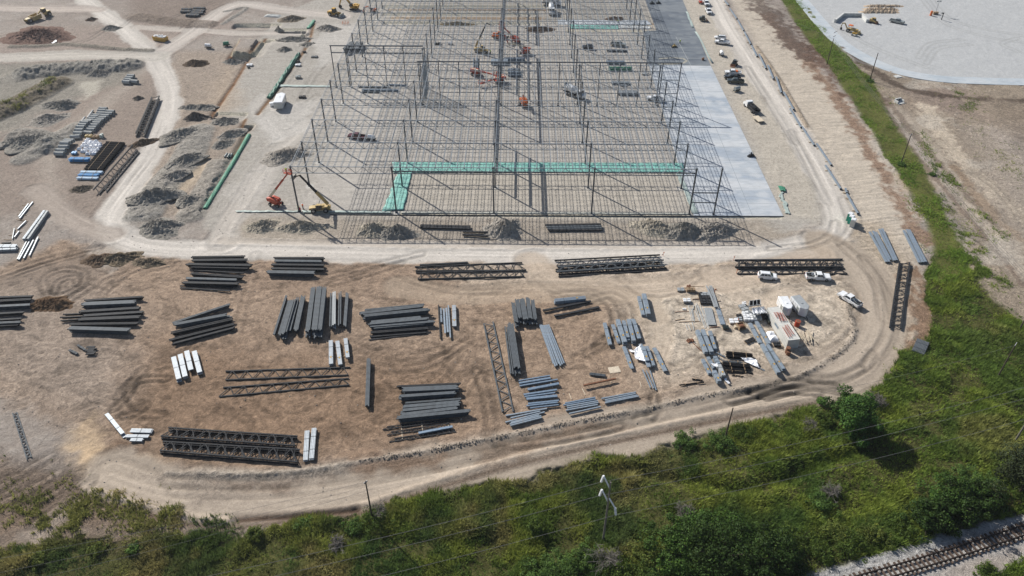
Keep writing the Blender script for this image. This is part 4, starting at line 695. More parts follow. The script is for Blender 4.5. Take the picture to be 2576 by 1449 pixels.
def channel(k, x0, y0, x1, y1, w, h, label, mt='bluegalv', grp='loose channel beams', z=.14, name='channel_beam', cat='beam', tb=0):
    o, L, rz, wm = spot(k, x0, y0, x1, y1, w, h); wm = min(max(wm, .16), .9); m = MB(); hh = min(h-z, .32)
    for c, d in (((L/2, 0, h-.02), (L, wm, .04)), ((L/2, wm/2-.02, h-hh/2-.02), (L, .04, hh-.04)), ((L/2, -wm/2+.02, h-hh/2-.02), (L, .04, hh-.04))): m.box(c, d)
    m.box((.05, 0, h-hh/2), (.06, wm*.9, hh*.8)); m.box((L*.33, 0, h+.006), (.14, wm*.5, .012)); m.box((L*.66, 0, h+.006), (.14, wm*.5, .012))
    s = solo(name, m, M[mt], label, cat, tuple(o), rz, grp)
    if tb: bearers(o, L, rz, wm, label, tb, mt='pale_timber')
    return s
# ---- left block of dark joists (crop A)
joists(kA, 275, 130, 160, 490, 16, 1.0, 'narrow open-webbed joist pair, leftmost of the upright row', nj=2)
joists(kA, 305, 172, 213, 482, 26, 1.25, 'first flat-topped joist stack from the left, upright row')
joists(kA, 329, 166, 240, 474, 26, 1.5, 'second flat-topped joist stack from the left, upright row', 1.2)
joists(kA, 351, 166, 264, 470, 24, 1.5, 'third flat-topped joist stack from the left, upright row', 1.2)
joists(kA, 383, 140, 303, 445, 24, 1.2, 'fourth slim joist stack in the upright row')
joists(kA, 430, 130, 362, 442, 40, 1.25, 'fifth joist stack, just left of the tallest stack')
joists(kA, 523, 50, 470, 450, 40, 1.9, 'left part of the tallest dark joist stack', 1.5)
joists(kA, 577, 45, 532, 440, 48, 2.0, 'middle part of the tallest dark joist stack', 1.5)
joists(kA, 624, 50, 580, 440, 38, 1.9, 'right part of the tallest dark joist stack', 1.5)
joists(kA, 691, 95, 682, 400, 24, 1.3, 'slim joist stack right beside the tallest stack', .8)
joists(kA, 714, 85, 712, 385, 24, 1.5, 'pale shiny joist stack right of the tallest stack', 1.4, mt='silver')
joists(kA, 768, 95, 762, 395, 24, 1.1, 'joist stack left of the last one, upright row')
joists(kA, 833, 105, 810, 405, 26, 1.1, 'last joist stack at the right of the upright row')
deck(kA, 683, 535, 685, 750, 38, .75, 'left one of three pale deck bundles below the joist row', 'white_deck', 2)
deck(kA, 743, 540, 770, 755, 38, .75, 'middle one of three pale deck bundles below the joist row', 'white_deck', 0)
deck(kA, 818, 525, 838, 690, 36, .95, 'right one of three pale deck bundles below the joist row', 'white_deck', 2, stag=1.2)
# ---- broad horizontal stack (crop B)
joists(kB, 100, 188, 640, 137, 14, 1.1, 'open back joists of the wide centre stack', nj=2)
joists(kB, 65, 216, 645, 148, 20, 1.25, 'rearmost flat joist row of the wide centre stack')
joists(kB, 95, 240, 692, 180, 22, 1.5, 'second flat joist row of the wide centre stack')
joists(kB, 160, 296, 612, 252, 18, 1.4, 'short third joist row of the wide centre stack')
joists(kB, 145, 312, 685, 264, 18, 1.4, 'fourth joist row of the wide centre stack')
joists(kB, 145, 336, 740, 290, 18, 1.3, 'longest joist row of the wide centre stack')
joists(kB, 185, 352, 650, 310, 12, 1.1, 'thin front flat joist row of the wide centre stack')
joists(kB, 160, 392, 690, 352, 16, .8, 'open-webbed front joists of the wide centre stack', nj=2, mt='dark')
joists(kB, 150, 428, 660, 390, 14, .5, 'low open joists before the wide centre stack', nj=2, mt='dark')
channel(kB, 140, 460, 682, 398, 7, .25, 'single thin dark rod before the wide centre stack', 'dark')
channel(kB, 777, 140, 795, 445, 10, .5, 'dark beam standing left of the grey purlins', 'dark')
deck(kB, 800, 170, 803, 230, 16, .4, 'short upper grey panel bundle beside the purlins', tagc=False, bands=0); deck(kB, 803, 236, 806, 298, 18, .4, 'short lower grey panel bundle beside the purlins', tagc=False, bands=0)
channel(kB, 826, 175, 840, 400, 16, .6, 'left grey purlin of the centre set', 'galv'); channel(kB, 850, 168, 864, 392, 17, .6, 'middle grey purlin of the centre set', 'galv'); channel(kB, 868, 145, 887, 440, 12, .6, 'long right grey purlin of the centre set', 'galv')
deck(kB, 920, 143, 925, 335, 36, .8, 'single pale deck bundle right of the grey purlins', 'white_deck')
joists(tl(1, 1), 850, 1250, 838, 1605, 28, 1.1, 'lone upright joist stack right of the two lying trusses')
# ---- lower horizontal stack (crop C)
joists(kC, 205, 158, 880, 128, 14, 1.1, 'dark open joists behind the lower wide stack', nj=2, mt='dark')
joists(kC, 250, 192, 835, 166, 44, 1.5, 'broad rear joist row of the lower wide stack')
joists(kC, 220, 264, 812, 224, 26, 1.4, 'second joist row of the lower wide stack')
joists(kC, 280, 336, 875, 290, 14, 1.1, 'thin third joist row of the lower wide stack')
joists(kC, 260, 374, 860, 322, 28, 1.4, 'fourth joist row of the lower wide stack')
joists(kC, 245, 414, 850, 352, 26, 1.4, 'fifth joist row of the lower wide stack')
joists(kC, 240, 460, 840, 387, 28, 1.4, 'sixth joist row of the lower wide stack')
joists(kC, 200, 492, 977, 416, 30, 1.3, 'long front joist row of the lower wide stack')
# ---- left stacks (crop D and tiles)
joists(kD, 235, 132, 650, 105, 10, 1.0, 'open back joists of the far left wide stack', nj=2, mt='dark')
joists(kD, 220, 157, 596, 141, 22, 1.4, 'pale flat joist row of the far left wide stack')
joists(kD, 205, 210, 632, 184, 14, 1.2, 'open middle joists of the far left wide stack', mt='dark')
joists(kD, 225, 240, 650, 213, 14, 1.1, 'second open joist row of the far left wide stack', mt='dark')
joists(kD, 195, 266, 627, 248, 18, 1.1, 'dense dark joist row of the far left wide stack', mt='dark')
joists(kD, 140, 300, 622, 294, 12, .9, 'thin open joists near the front of the far left stack', mt='dark')
joists(kD, 90, 230, 420, 216, 5, .7, 'long joist poking out left of the far left stack', nj=1, mt='dark'); joists(kD, 60, 252, 420, 236, 5, .7, 'second joist poking out left of the far left stack', nj=1, mt='dark'); joists(kD, 60, 275, 400, 254, 5, .6, 'lowest joist poking out left of the far left stack', nj=1, mt='dark')
joists(kD, 130, 327, 556, 340, 22, 1.3, 'grey front joist row of the far left wide stack')
for i, (x0, x1) in enumerate(((215, 275), (305, 350), (375, 432))): joists(kD, x0, 350, x1, 353+i*3, 10, .5, '%s short dark bundle leaning before the far left stack' % ('left', 'middle', 'right')[i], mt='dark')
joists(kD, 870, 290, 1280, 155, 11, 1.0, 'slanting open joist above the fanned joist rows', nj=2)
joists(kD, 873, 302, 1247, 233, 16, 1.4, 'flat grey joist row of the fanned stack', 1.0)
joists(kD, 850, 362, 1290, 262, 14, 1.0, 'open second joist row of the fanned stack', nj=2, mt='dark')
joists(kD, 830, 416, 1290, 302, 12, .9, 'third open joist row of the fanned stack', nj=2, mt='dark')
joists(kD, 868, 437, 1300, 325, 10, .7, 'front thin open joists of the fanned stack', nj=2, mt='dark')
deck(kD, 128, 482, 184, 510, 18, .5, 'left little grey bundle below the far left stack', tagc=False, mt='joist'); deck(kD, 186, 447, 240, 482, 18, .5, 'right little grey bundle below the far left stack', tagc=False, mt='joist')
for i, (x0, y0) in enumerate(((258, 464), (252, 480), (248, 495), (246, 511))): joists(kD, x0, y0, x0+62, y0-3, 11, .5, '%s short dark bundle right of the little grey bundles' % ('topmost', 'second', 'third', 'lowest')[i], mt='dark')
t01 = tl(0, 1); t11 = tl(1, 1); t21 = tl(2, 1); t31 = tl(3, 1)
for x0, y0, x1, y1, w, h, lb, mt in [(-60, 793, 250, 783, 10, 1.0, 'rearmost open joists of the stack cut by the left edge', 'dark'), (-60, 822, 240, 806, 12, 1.0, 'second open joists of the stack cut by the left edge', 'dark'), (-60, 862, 220, 848, 14, 1.2, 'grey flat joist row of the stack cut by the left edge', 'joist'), (-60, 918, 190, 904, 10, .9, 'fourth open joists of the stack cut by the left edge', 'dark'), (-60, 965, 160, 952, 9, .8, 'fifth thin joists of the stack cut by the left edge', 'dark'), (-60, 988, 150, 978, 12, 1.0, 'low grey joist row of the stack cut by the left edge', 'joist'), (-60, 1010, 130, 1000, 8, .7, 'front thin joists of the stack cut by the left edge', 'dark'),
                             (1450, 488, 1850, 483, 10, 1.0, 'open back joists of the upper left stack below the road', 'dark'), (1450, 512, 1860, 508, 14, 1.1, 'second joist row of the upper left stack below the road', 'dark'), (1410, 542, 1895, 550, 14, 1.1, 'longest joist row of the upper left stack below the road', 'dark'), (1450, 562, 1880, 572, 10, .9, 'front open joists of the upper left stack below the road', 'dark'),
                             (1470, 588, 1850, 612, 6, .5, 'single joist behind the second left stack below the road', 'dark'), (1440, 612, 1835, 640, 12, 1.0, 'open joists behind the second left stack below the road', 'dark'), (1410, 648, 1790, 660, 14, 1.2, 'grey flat joists of the second left stack below the road', 'joist'), (1380, 680, 1800, 690, 14, 1.1, 'dense dark joists of the second left stack below the road', 'dark'), (1365, 705, 1765, 718, 6, .4, 'first loose joist before the second left stack', 'dark'), (1370, 722, 1745, 745, 6, .4, 'second loose joist before the second left stack', 'dark')]:
    joists(t01, x0, y0, x1, y1, w, h, lb, mt=mt, nj=1 if w < 7 else None)
for x0, y0, x1, y1, w, h, lb, mt in [(140, 495, 520, 495, 10, 1.1, 'open back joists of the stack right of the brown track', 'dark'), (135, 516, 490, 520, 14, 1.3, 'upper grey joist row of the stack right of the brown track', 'joist'), (120, 545, 515, 550, 12, 1.0, 'open third joists of the stack right of the brown track', 'dark'), (115, 574, 510, 580, 12, .9, 'open fourth joists of the stack right of the brown track', 'dark'), (80, 600, 440, 606, 20, 1.2, 'front grey joist row of the stack right of the brown track', 'joist')]:
    joists(t11, x0, y0, x1, y1, w, h, lb, mt=mt)
for i, (a, b, c, d) in enumerate([(1308, 1242, 1348, 1408), (1358, 1222, 1396, 1390), (1410, 1212, 1440, 1340), (1464, 1198, 1506, 1358)]): deck(t01, a, b, c, d, 40, 1.0, '%s of four bright white deck bundles above the lying trusses' % ('leftmost', 'second', 'third and shortest', 'rightmost')[i], 'white_deck', 0, stag=1.4 if i == 2 else .3, tagc=False, bands=1)
# loose silver beams at the left edge (crop Q)
for i, (x0, y0, x1, y1, w, lb) in enumerate([(258, 105, 170, 222, 10, 'left one of the two thin silver beams at top left'), (298, 88, 178, 238, 10, 'right one of the two thin silver beams at top left'), (236, 260, 160, 335, 9, 'short silver beam below the two thin ones'), (172, 355, 130, 410, 9, 'shortest silver beam near the left edge'), (130, 330, 112, 425, 7, 'dull grey stick beside the shortest silver beam'), (240, 450, 158, 612, 12, 'lower left silver beam under the long silver bundle'), (272, 440, 172, 615, 10, 'second lower silver beam under the long silver bundle'), (304, 436, 216, 602, 11, 'third lower silver beam under the long silver bundle'), (347, 408, 268, 578, 11, 'rightmost lower silver beam under the long silver bundle')]):
    channel(kQ, x0, y0, x1, y1, w, .45, lb, 'white_deck' if i not in (4, 5) else 'silver', grp='loose silver beams')
deck(kQ, 405, 165, 212, 425, 22, 1.0, 'long silver bundle, left part, near the left road', 'white_deck', tagc=False, bands=0); deck(kQ, 432, 168, 252, 425, 18, 1.0, 'long silver bundle, right part, near the left road', 'silver', tagc=False, bands=1)
deck(kQ, -30, 492, 148, 488, 26, .9, 'white bundle cut by the left edge, upper one', 'white_deck', tagc=False); deck(kQ, -30, 522, 146, 514, 14, .8, 'white bundle cut by the left edge, lower one', 'white_deck', tagc=False)
joists(kQ, 8, 466, 88, 460, 8, .4, 'small dark sticks above the cut white bundles', mt='dark')
for i, (a, b, c, d) in enumerate([(205, 124, 305, 138), (178, 168, 278, 170), (160, 205, 240, 215), (150, 255, 258, 268), (165, 320, 205, 336), (118, 366, 200, 370), (80, 398, 135, 402), (36, 437, 108, 440)]):
    p, q = at(kQ(a, b)), at(kQ(c, d)); timber(p, q, p[2]+.06, '%s thin bearer among the silver beams, counted from the top' % ('first', 'second', 'third', 'fourth', 'fifth', 'sixth', 'seventh', 'lowest')[i])
# ---- grey deck (crop E)
deck(kE, 945, 30, 1030, 380, 64, .75, 'left one of the isolated pair of grey deck bundles', tb=1); deck(kE, 1042, -20, 1130, 360, 80, 1.25, 'right taller one of the isolated pair of grey deck bundles', lay=4)
deck(kE, 300, 530, 407, 940, 68, .7, 'lone grey deck bundle left of the big grey deck cluster'); deck(kE, 457, 568, 567, 890, 66, .55, 'short low bundle at the left of the big deck cluster', stag=.6)
deck(kE, 548, 465, 688, 890, 78, 1.25, 'tall second bundle of the big grey deck cluster', lay=4); deck(kE, 658, 488, 742, 805, 68, 1.1, 'short third bundle of the big grey deck cluster', stag=1.6)
deck(kE, 752, 462, 855, 865, 74, 1.1, 'fourth bundle of the big grey deck cluster'); deck(kE, 842, 468, 958, 825, 70, 1.1, 'rightmost bundle of the big grey deck cluster', stag=1.2, tb=3)
deck(kE, 680, 1010, 822, 1395, 70, .7, 'grey deck bundle left of the white plastic sheeting', stag=.9, tb=1); deck(kE, 970, 930, 1010, 1000, 70, .6, 'short grey deck end above the white plastic sheeting', tagc=False, bands=0); deck(kE, 1022, 978, 1112, 1245, 76, 1.2, 'grey deck bundle touching the white plastic sheeting', stag=1.8); deck(kE, 1096, 972, 1226, 1335, 62, .75, 'grey deck bundle right of the plastic covered one'); deck(kE, 1237, 1002, 1452, 1440, 74, .65, 'lone grey deck bundle right of the plastic sheeting', tb=3)
# ---- crop F
deck(kF, 602, 85, 770, 500, 72, 1.1, 'left one of the deck trio above the wrapped bundles', lay=4); deck(kF, 704, 78, 876, 495, 74, 1.2, 'middle one of the deck trio above the wrapped bundles', lay=4); deck(kF, 840, 102, 938, 440, 66, .8, 'right short one of the deck trio above the wrapped bundles')
deck(kF, 702, 635, 838, 905, 68, .7, 'lower left deck bundle beside the wrapped bundles'); deck(kF, 802, 592, 918, 800, 66, .8, 'upper middle deck bundle, plastic over its near end'); deck(kF, 936, 580, 1005, 720, 72, 1.1, 'upper end of the plastic wrapped deck bundle', tagc=False); deck(kF, 1012, 735, 1100, 942, 76, 1.25, 'lower end of the plastic wrapped deck bundle', 'silver', lay=4); deck(kF, 918, 850, 1020, 1050, 84, 1.1, 'near middle deck bundle against the earth ridge')
# ---- long decks by the container (crop G)
deck(kG, 385, 775, 590, 1150, 68, .75, 'long grey deck bundle left of the container, upper left'); deck(kG, 512, 745, 752, 1165, 66, .75, 'long grey deck bundle left of the container, upper right', tb=1)
deck(kD0, 1918, 864, 1960, 936, 9.5, 1.0, 'long grey deck bundle left of the container, lower left'); deck(kD0, 1931, 866, 1972, 927, 9.5, .9, 'long grey deck bundle left of the container, lower right', tb=1)
# ---- crop H odds
for i, (a, b, c, d, w) in enumerate([(770, 310, 930, 722, 15), (792, 340, 950, 720, 15), (820, 318, 968, 715, 14), (846, 315, 985, 712, 14), (868, 312, 1000, 745, 13)]): channel(kH, a, b, c, d, w, .5, '%s bright gutter length beside the black pallet stack' % ('leftmost', 'second', 'third', 'fourth', 'rightmost')[i], 'silver', 'bright gutter lengths')
deck(kH, 985, 735, 1085, 1045, 92, .3, 'flat blue-grey sheet bundle below the bright gutters', lay=1, tagc=False, bands=1, tb=2)
deck(kH, 800, 735, 882, 1055, 150, .4, 'wide pile of corrugated grey sheets', 'silver', lay=2, tagc=False, bands=0, nrib=12)
for i, (a, b, c, d) in enumerate([(430, 695, 535, 1150), (480, 760, 525, 990), (505, 760, 545, 1015), (530, 690, 520, 770), (560, 680, 655, 1000), (580, 655, 740, 1120), (610, 700, 765, 1115), (650, 680, 790, 1090), (560, 800, 640, 990), (690, 740, 815, 1120), (375, 1050, 420, 1165), (420, 1050, 475, 1165)]):
    p, q = at(kH(a, b)), at(kH(c, d)); m = MB(); m.cyl((0, 0, .12), (np.linalg.norm((q-p)[:2]), 0, .12), .07, 8)
    solo('steel_tube', m, M['silver'], '%s thin grey tube in the loose tube pile, from the left' % ('first', 'second', 'third', 'short crooked', 'fifth', 'sixth', 'seventh', 'eighth', 'ninth', 'rightmost', 'separate left', 'separate right')[i], 'tube', tuple(p), math.atan2(q[1]-p[1], q[0]-p[0]), 'loose grey tubes')
for i, (a, b, c, d, mt) in enumerate([(180, 818, 440, 803, 'rust'), (180, 975, 355, 950, 'timber'), (240, 1008, 650, 992, 'timber'), (275, 360, 400, 365, 'timber'), (480, 338, 740, 322, 'timber'), (510, 578, 690, 570, 'rust'), (835, 1115, 1010, 1095, 'rust'), (550, 462, 660, 462, 'rust'), (905, 400, 965, 398, 'timber'), (980, 615, 1040, 612, 'timber'), (1020, 745, 1100, 744, 'timber')]):
    p, q = at(kH(a, b)), at(kH(c, d)); timber(p, q, p[2]+.07, '%s loose bar around the tube and gutter piles' % ('long rusty', 'short brown upper', 'long brown', 'small brown back', 'thin pale back', 'short rusty middle', 'red-brown nearest', 'rusty back', 'tiny first right', 'tiny second right', 'tiny third right')[i], mt=mt)
# pallet of black pieces, boxes, crates
def pallet_stack(k, x, y, w, d, h, mt, label, cat='stack', n=4, rz=0, name='material_stack'):
    g = at(k(x, y)); t = thing(name, label, cat, tuple(g), rz)
    m = MB(); [m.box((i*w/3-w/3, 0, .06), (.12, d, .1)) for i in range(3)]; m.box((0, 0, .13), (w, d, .04)); part('pallet', m, M['timber'], t)
    m = MB()
    for i in range(n):
        for j in range(n): m.box(((i-(n-1)/2)*w/n, (j-(n-1)/2)*d/n, .16+h/2*(1+.2*((i*j) % 2-.5))), (w/n*.82, d/n*.8, h*(1+.2*((i*j) % 2-.5))))
    part('load', m, M[mt], t); return t
pallet_stack(kH, 770, 610, 3.4, 3.0, .45, 'dark', 'rows of small black parts beside the bright gutters', n=5)
pallet_stack(kH, 735, 500, 2.2, 1.3, .5, 'silver', 'grey and white parts behind the rows of black parts', n=3); pallet_stack(kH, 648, 500, 1.0, 1.0, .5, 'dark', 'small black box heap left of the grey parts', n=2); pallet_stack(kH, 282, 405, 1.8, 1.2, .35, 'silver', 'grey stacked sheets on a stand, far left of the crates', n=2)
pallet_stack(kH, 395, 615, 1.9, 1.2, .4, 'white', 'white boxes alone on bare sand left of the tubes', n=2); pallet_stack(kH, 348, 768, .9, .5, .1, 'white', 'tiny flat white packet on the sand', n=2); pallet_stack(kH, 470, 420, 2.2, 1.0, .7, 'timber', 'brown crate row behind the black parts', n=3); pallet_stack(kH, 430, 375, 1.0, .8, .8, 'rust', 'small rusty crate behind the brown crate row', n=2)
pallet_stack(kH, 1130, 1120, 1.5, 1.2, .35, 'greenblack', 'small dark green pallet load right of the corrugated sheets', n=3); pallet_stack(kH, 1330, 1115, 1.1, .9, .5, 'pale_timber', 'small tan load left of the open brown crate', n=2)
pallet_stack(kG, 282, 555, 1.6, 3.6, .7, 'silver', 'pale boxes in a line left of the canopy', n=3, rz=.35); pallet_stack(kG, 265, 440, .9, .9, .6, 'white', 'white box at the top of the pale box line', n=2); pallet_stack(kG, 360, 690, 3.0, 3.0, .8, 'white', 'heap of white and silver cartons before the canopy', n=4); pallet_stack(kG, 500, 710, 2.2, 1.8, .9, 'silver', 'right heap of silver cartons before the canopy', n=3); pallet_stack(kG, 75, 765, 2.2, 1.6, .4, 'white', 'white wrapped load left of the cartons', n=2); pallet_stack(kG, 165, 740, 1.6, 1.2, .6, 'silver', 'grey load between white load and dark reel', n=2); pallet_stack(kG, 175, 670, 1.3, 1.0, .5, 'dark', 'small dark load above the grey load', n=2)
pallet_stack(kG, 890, 1208, 1.6, 1.3, .5, 'dark', 'dark box beside the white bags near the container', n=2); pallet_stack(kG, 700, 660, 2.4, 2.4, 1.0, 'dark', 'jumbled dark parts against the container side', n=4); pallet_stack(kG, 760, 760, 1.6, 2.0, .7, 'greenblack', 'lower jumbled dark parts against the container', n=3); pallet_stack(kG, 380, 1125, 2.6, 1.0, .3, 'dark', 'small flat dark bundle left of the long decks', n=3, rz=.5)
def bag(p, w, d, h, label, grp=None, mt='plastic', seed=1, name='white_bag', cat='bag'):
    g = at(p); n = 12; m = MB(); V = []; F = []
    for i in range(n):
        for j in range(n):
            u, v = i/(n-1)*2-1, j/(n-1)*2-1; e = max(0, 1-max(abs(u), abs(v))**4); V.append([u*w/2, v*d/2, h*e*(.75+.6*(vnoise(np.array([u*2.2+seed*3.1+9]), np.array([v*2.2+seed+9]), seed)[0]-.3))+.02])
    F = [[i*n+j, (i+1)*n+j, (i+1)*n+j+1, i*n+j+1] for i in range(n-1) for j in range(n-1)]; m.add(V, F); b0 = [[-w/2, -d/2, 0], [w/2, -d/2, 0], [w/2, d/2, 0], [-w/2, d/2, 0]]; m.add(b0, [[3, 2, 1, 0]])
    return solo(name, m, M[mt], label, cat, tuple(g), rng.uniform(-.2, .2), grp, True)
bag(kG(785, 1010), 2.0, 1.8, .9, 'upper white bag beside the container', 'white bags beside the container', seed=3); bag(kG(830, 1095), 2.2, 1.9, 1.0, 'lower larger white bag beside the container', 'white bags beside the container', seed=5)
# crate of open timber
def crate(k, x, y, label, s=1.6):
    g = at(k(x, y)); t = thing('open_crate', label, 'crate', tuple(g), .3)
    for nm, c, d in (('base', (0, 0, .1), (s, s, .1)), ('side', (0, s/2, .6), (s, .06, 1.0)), ('side', (-s/2, 0, .6), (.06, s, 1.0)), ('side', (s/2, 0, .6), (.06, s, 1.0))): m = MB(); m.box(c, d); m.box((c[0], c[1], c[2]+d[2]/2), (d[0]+.04, d[1]+.04, .05)); part(nm, m, M['timber'], t)
    m = MB(); m.box((0, -.1, .75), (s*.7, s*.5, .5)); m.box((0, -.1, 1.02), (s*.5, s*.3, .06)); part('contents', m, M['rust'], t)
crate(kG, 205, 880, 'open brown crate with rusty contents below the cartons')
def barrel(k, x, y, label, mt, h=1.2, r=.42):
    g = at(k(x, y)); t = thing('barrel', label, 'barrel', tuple(g)); m = MB(); m.cyl((0, 0, 0), (0, 0, h), r, 16); [m.cyl((0, 0, z), (0, 0, z+.05), r*1.05, 16) for z in (.02, h*.33, h*.66, h-.06)]; part('drum', m, M[mt], t); m = MB(); m.cyl((0, 0, h), (0, 0, h+.02), r*.8, 16); part('lid', m, M['rust'], t)
barrel(kG, 1268, 830, 'dark red barrel in the white trailer shadow', 'red', 1.4, .6); barrel(kG, 1085, 1340, 'rusty brown barrel standing near the earth ridge', 'rust', 1.5, .5); barrel(kG, 1100, 1380, 'second rusty barrel touching the first near the ridge', 'rust', 1.0, .45)
m = MB(); g = at(kG(1410, 1060))
for i in range(26): a = rng.uniform(-.5, .5)+1.7; c = rng.uniform(-1.9, 1.9, 2)*[1.2, .7]; L = rng.uniform(1.2, 2.8); m.bars([[c[0]-L*.5*math.cos(a), c[1]-L*.5*math.sin(a), .08+.02*i]], [[c[0]+L*.5*math.cos(a), c[1]+L*.5*math.sin(a), .1+.03*i]], .12)
solo('wood_pile', m, M['pale_timber'], 'jumbled pile of scrap timber right of the container', 'wood pile', tuple(g))
# ---- crop I
for i, (a, b, c, d, w, h) in enumerate([(116, 172, 145, 335, 28, 1.4), (150, 150, 176, 305, 32, 1.6), (190, 138, 222, 310, 42, 1.7), (240, 138, 264, 310, 32, 1.6), (280, 150, 304, 312, 28, 1.5)]): joists(kI, a, b, c, d, w, h, '%s upright joist stack of the short block left of the steel tubes' % ('first', 'second', 'third', 'fourth', 'fifth')[i], 1.2)
joists(kI, 57, 375, 108, 772, 24, 1.2, 'slim left joist stack beside the zigzag truss'); joists(kI, 94, 350, 150, 725, 52, 1.6, 'long wide joist stack beside the zigzag truss', 1.6)
for i in range(7): f = i/6; channel(kI, 340+75*f, 366-12*abs(f-.5), 458+88*f, [690, 712, 705, 690, 706, 695, 685][i], 12, .55, '%s purlin of the slanted silver set, from the left' % ('first', 'second', 'third', 'fourth', 'fifth', 'sixth', 'seventh')[i], 'galv', 'slanted silver purlins', tb=3 if i == 3 else 0)
deck(kI, 468, 155, 727, 130, 26, 1.1, 'lone grey deck bundle below the middle trusses', tb=0); channel(kI, 368, 240, 772, 160, 13, .55, 'upper long dark beam below the middle trusses', 'dark'); channel(kI, 465, 286, 842, 212, 14, .55, 'lower long dark beam below the middle trusses', 'dark')
# ---- blue channels by the ridge (crop J)
nm = 'first second third fourth fifth sixth seventh eighth ninth tenth'.split()
for i, (a, b, c, d, w) in enumerate([(315, 355, 820, 272, 15), (320, 395, 830, 310, 26), (330, 440, 945, 335, 18), (460, 497, 965, 400, 34), (395, 580, 935, 500, 24), (410, 615, 905, 548, 18), (440, 650, 940, 598, 36), (465, 728, 965, 676, 22), (440, 762, 945, 706, 18), (500, 797, 962, 745, 14)]): channel(kJ, a, b, c, d, w, .5, '%s blue-grey beam of the ladder-like set, from the top' % nm[i], 'bluegalv', 'blue-grey beams', tb=2 if i in (3, 6) else 0)
for i, (a, b, c, d) in enumerate([(105, 920, 772, 805), (185, 958, 665, 850), (100, 1028, 735, 862), (190, 1032, 645, 910), (170, 1055, 680, 925), (180, 1080, 685, 950)]): channel(kJ, a, b, c, d, 18, .5, '%s steel beam of the crossed set on the ridge, from the top' % nm[i], 'galv', 'beams on the ridge, left set')
for i, (a, b, c, d) in enumerate([(1065, 720, 1555, 625), (1040, 750, 1560, 655), (1090, 768, 1600, 682), (1100, 800, 1605, 708), (1080, 835, 1592, 742), (1130, 888, 1640, 775)]): channel(kJ, a, b, c, d, 17, .5, '%s steel beam of the middle set on the ridge, from the top' % nm[i], 'bluegalv' if i < 2 else 'galv', 'beams on the ridge, middle set', tb=2 if i == 1 else 0)
for i, (a, b, c, d) in enumerate([(1655, 645, 2210, 540), (1710, 668, 2205, 565), (1720, 692, 2235, 590), (1710, 715, 2258, 606)]): channel(kJ, a, b, c, d, 17, .5, '%s steel beam of the right set on the ridge, from the top' % nm[i], 'galv', 'beams on the ridge, right set', tb=1 if i == 0 else 0)
channel(kJ, 1365, 428, 1885, 318, 20, .8, 'rusty brown box beam alone on the brown soil', 'rust', z=0); deck(kJ, 1475, 242, 1715, 272, 40, .4, 'small strapped bundle of tubes above the rusty beam', 'joist', tagc=False, grp=None, name='tube_bundle', cat='tube bundle')
m = MB(); g = at(kJ(1860, 185)); m.box((0, 0, .03), (2.4, 1.8, .03), .2); m.box((.1, .1, .05), (2.2, 1.5, .02), .3); solo('plywood_sheet', m, M['pale_timber'], 'pale plywood sheet lying alone above the rusty beam', 'plywood', tuple(g))
for i, (a, b, c, d) in enumerate([(2318, 175, 2450, 470), (2380, 195, 2500, 480), (2440, 190, 2540, 510)]): channel(kJ, a, b, c, d, 16, .4, '%s thin grey purlin below the plastic sheeting' % nm[i], 'galv', 'thin purlins below the sheeting')
for i, (a, b, c, d) in enumerate([(1130, 570, 1170, 670), (1340, 490, 1395, 595), (2270, 375, 2300, 460)]): p, q = at(kJ(a, b)), at(kJ(c, d)); timber(p, q, p[2]+.06, '%s pale stick lying loose above the ridge beams' % ('left', 'middle', 'right')[i], mt='pale_timber')
for i, (a, b, c, d) in enumerate([(240, 560, 250, 722), (455, 540, 472, 690), (735, 545, 750, 650)]): p, q = at(kC(a, b)), at(kC(c, d)); timber(p, q, p[2]+.05, '%s white stick across the three flat joists' % ('left', 'middle', 'right')[i], mt='pale_timber')
def flat_joist(k, a, b, c, d, label, mt='dark'):
    p0, p1, q0, q1 = [at(k(*v)) for v in (a, b, c, d)]; o = p0; t = thing('flat_joist', label, 'joist', tuple(o), 0, 'joists lying flat'); m = MB(); n = 12; P, Q = [], []
    f = lambda u, s: ((p0 if s else q0)*(1-u)+(p1 if s else q1)*u-o)*[1, 1, 0]+[0, 0, .16]
    for s, nm_ in ((1, 'chord'), (0, 'chord')): mm = MB(); mm.bars([f(0, s)], [f(1, s)], .16, .12); part(nm_, mm, M[mt], t)
    for i in range(n): P += [f(i/n, 0), f((i+.5)/n, 1)]; Q += [f((i+.5)/n, 1), f((i+1)/n, 0)]
    m.bars(P, Q, .08); part('web', m, M[mt], t)
flat_joist(kC, (85, 597), (745, 517), (40, 628), (810, 532), 'rear one of three joists lying flat before the lower stack'); flat_joist(kC, (130, 652), (750, 560), (85, 687), (770, 592), 'middle one of three joists lying flat before the lower stack'); flat_joist(kC, (165, 722), (770, 628), (110, 760), (826, 650), 'front one of three joists lying flat before the lower stack')
channel(kC, 422, 656, 785, 586, 22, .5, 'bright blue-silver channel on the flat joists', 'bluegalv')
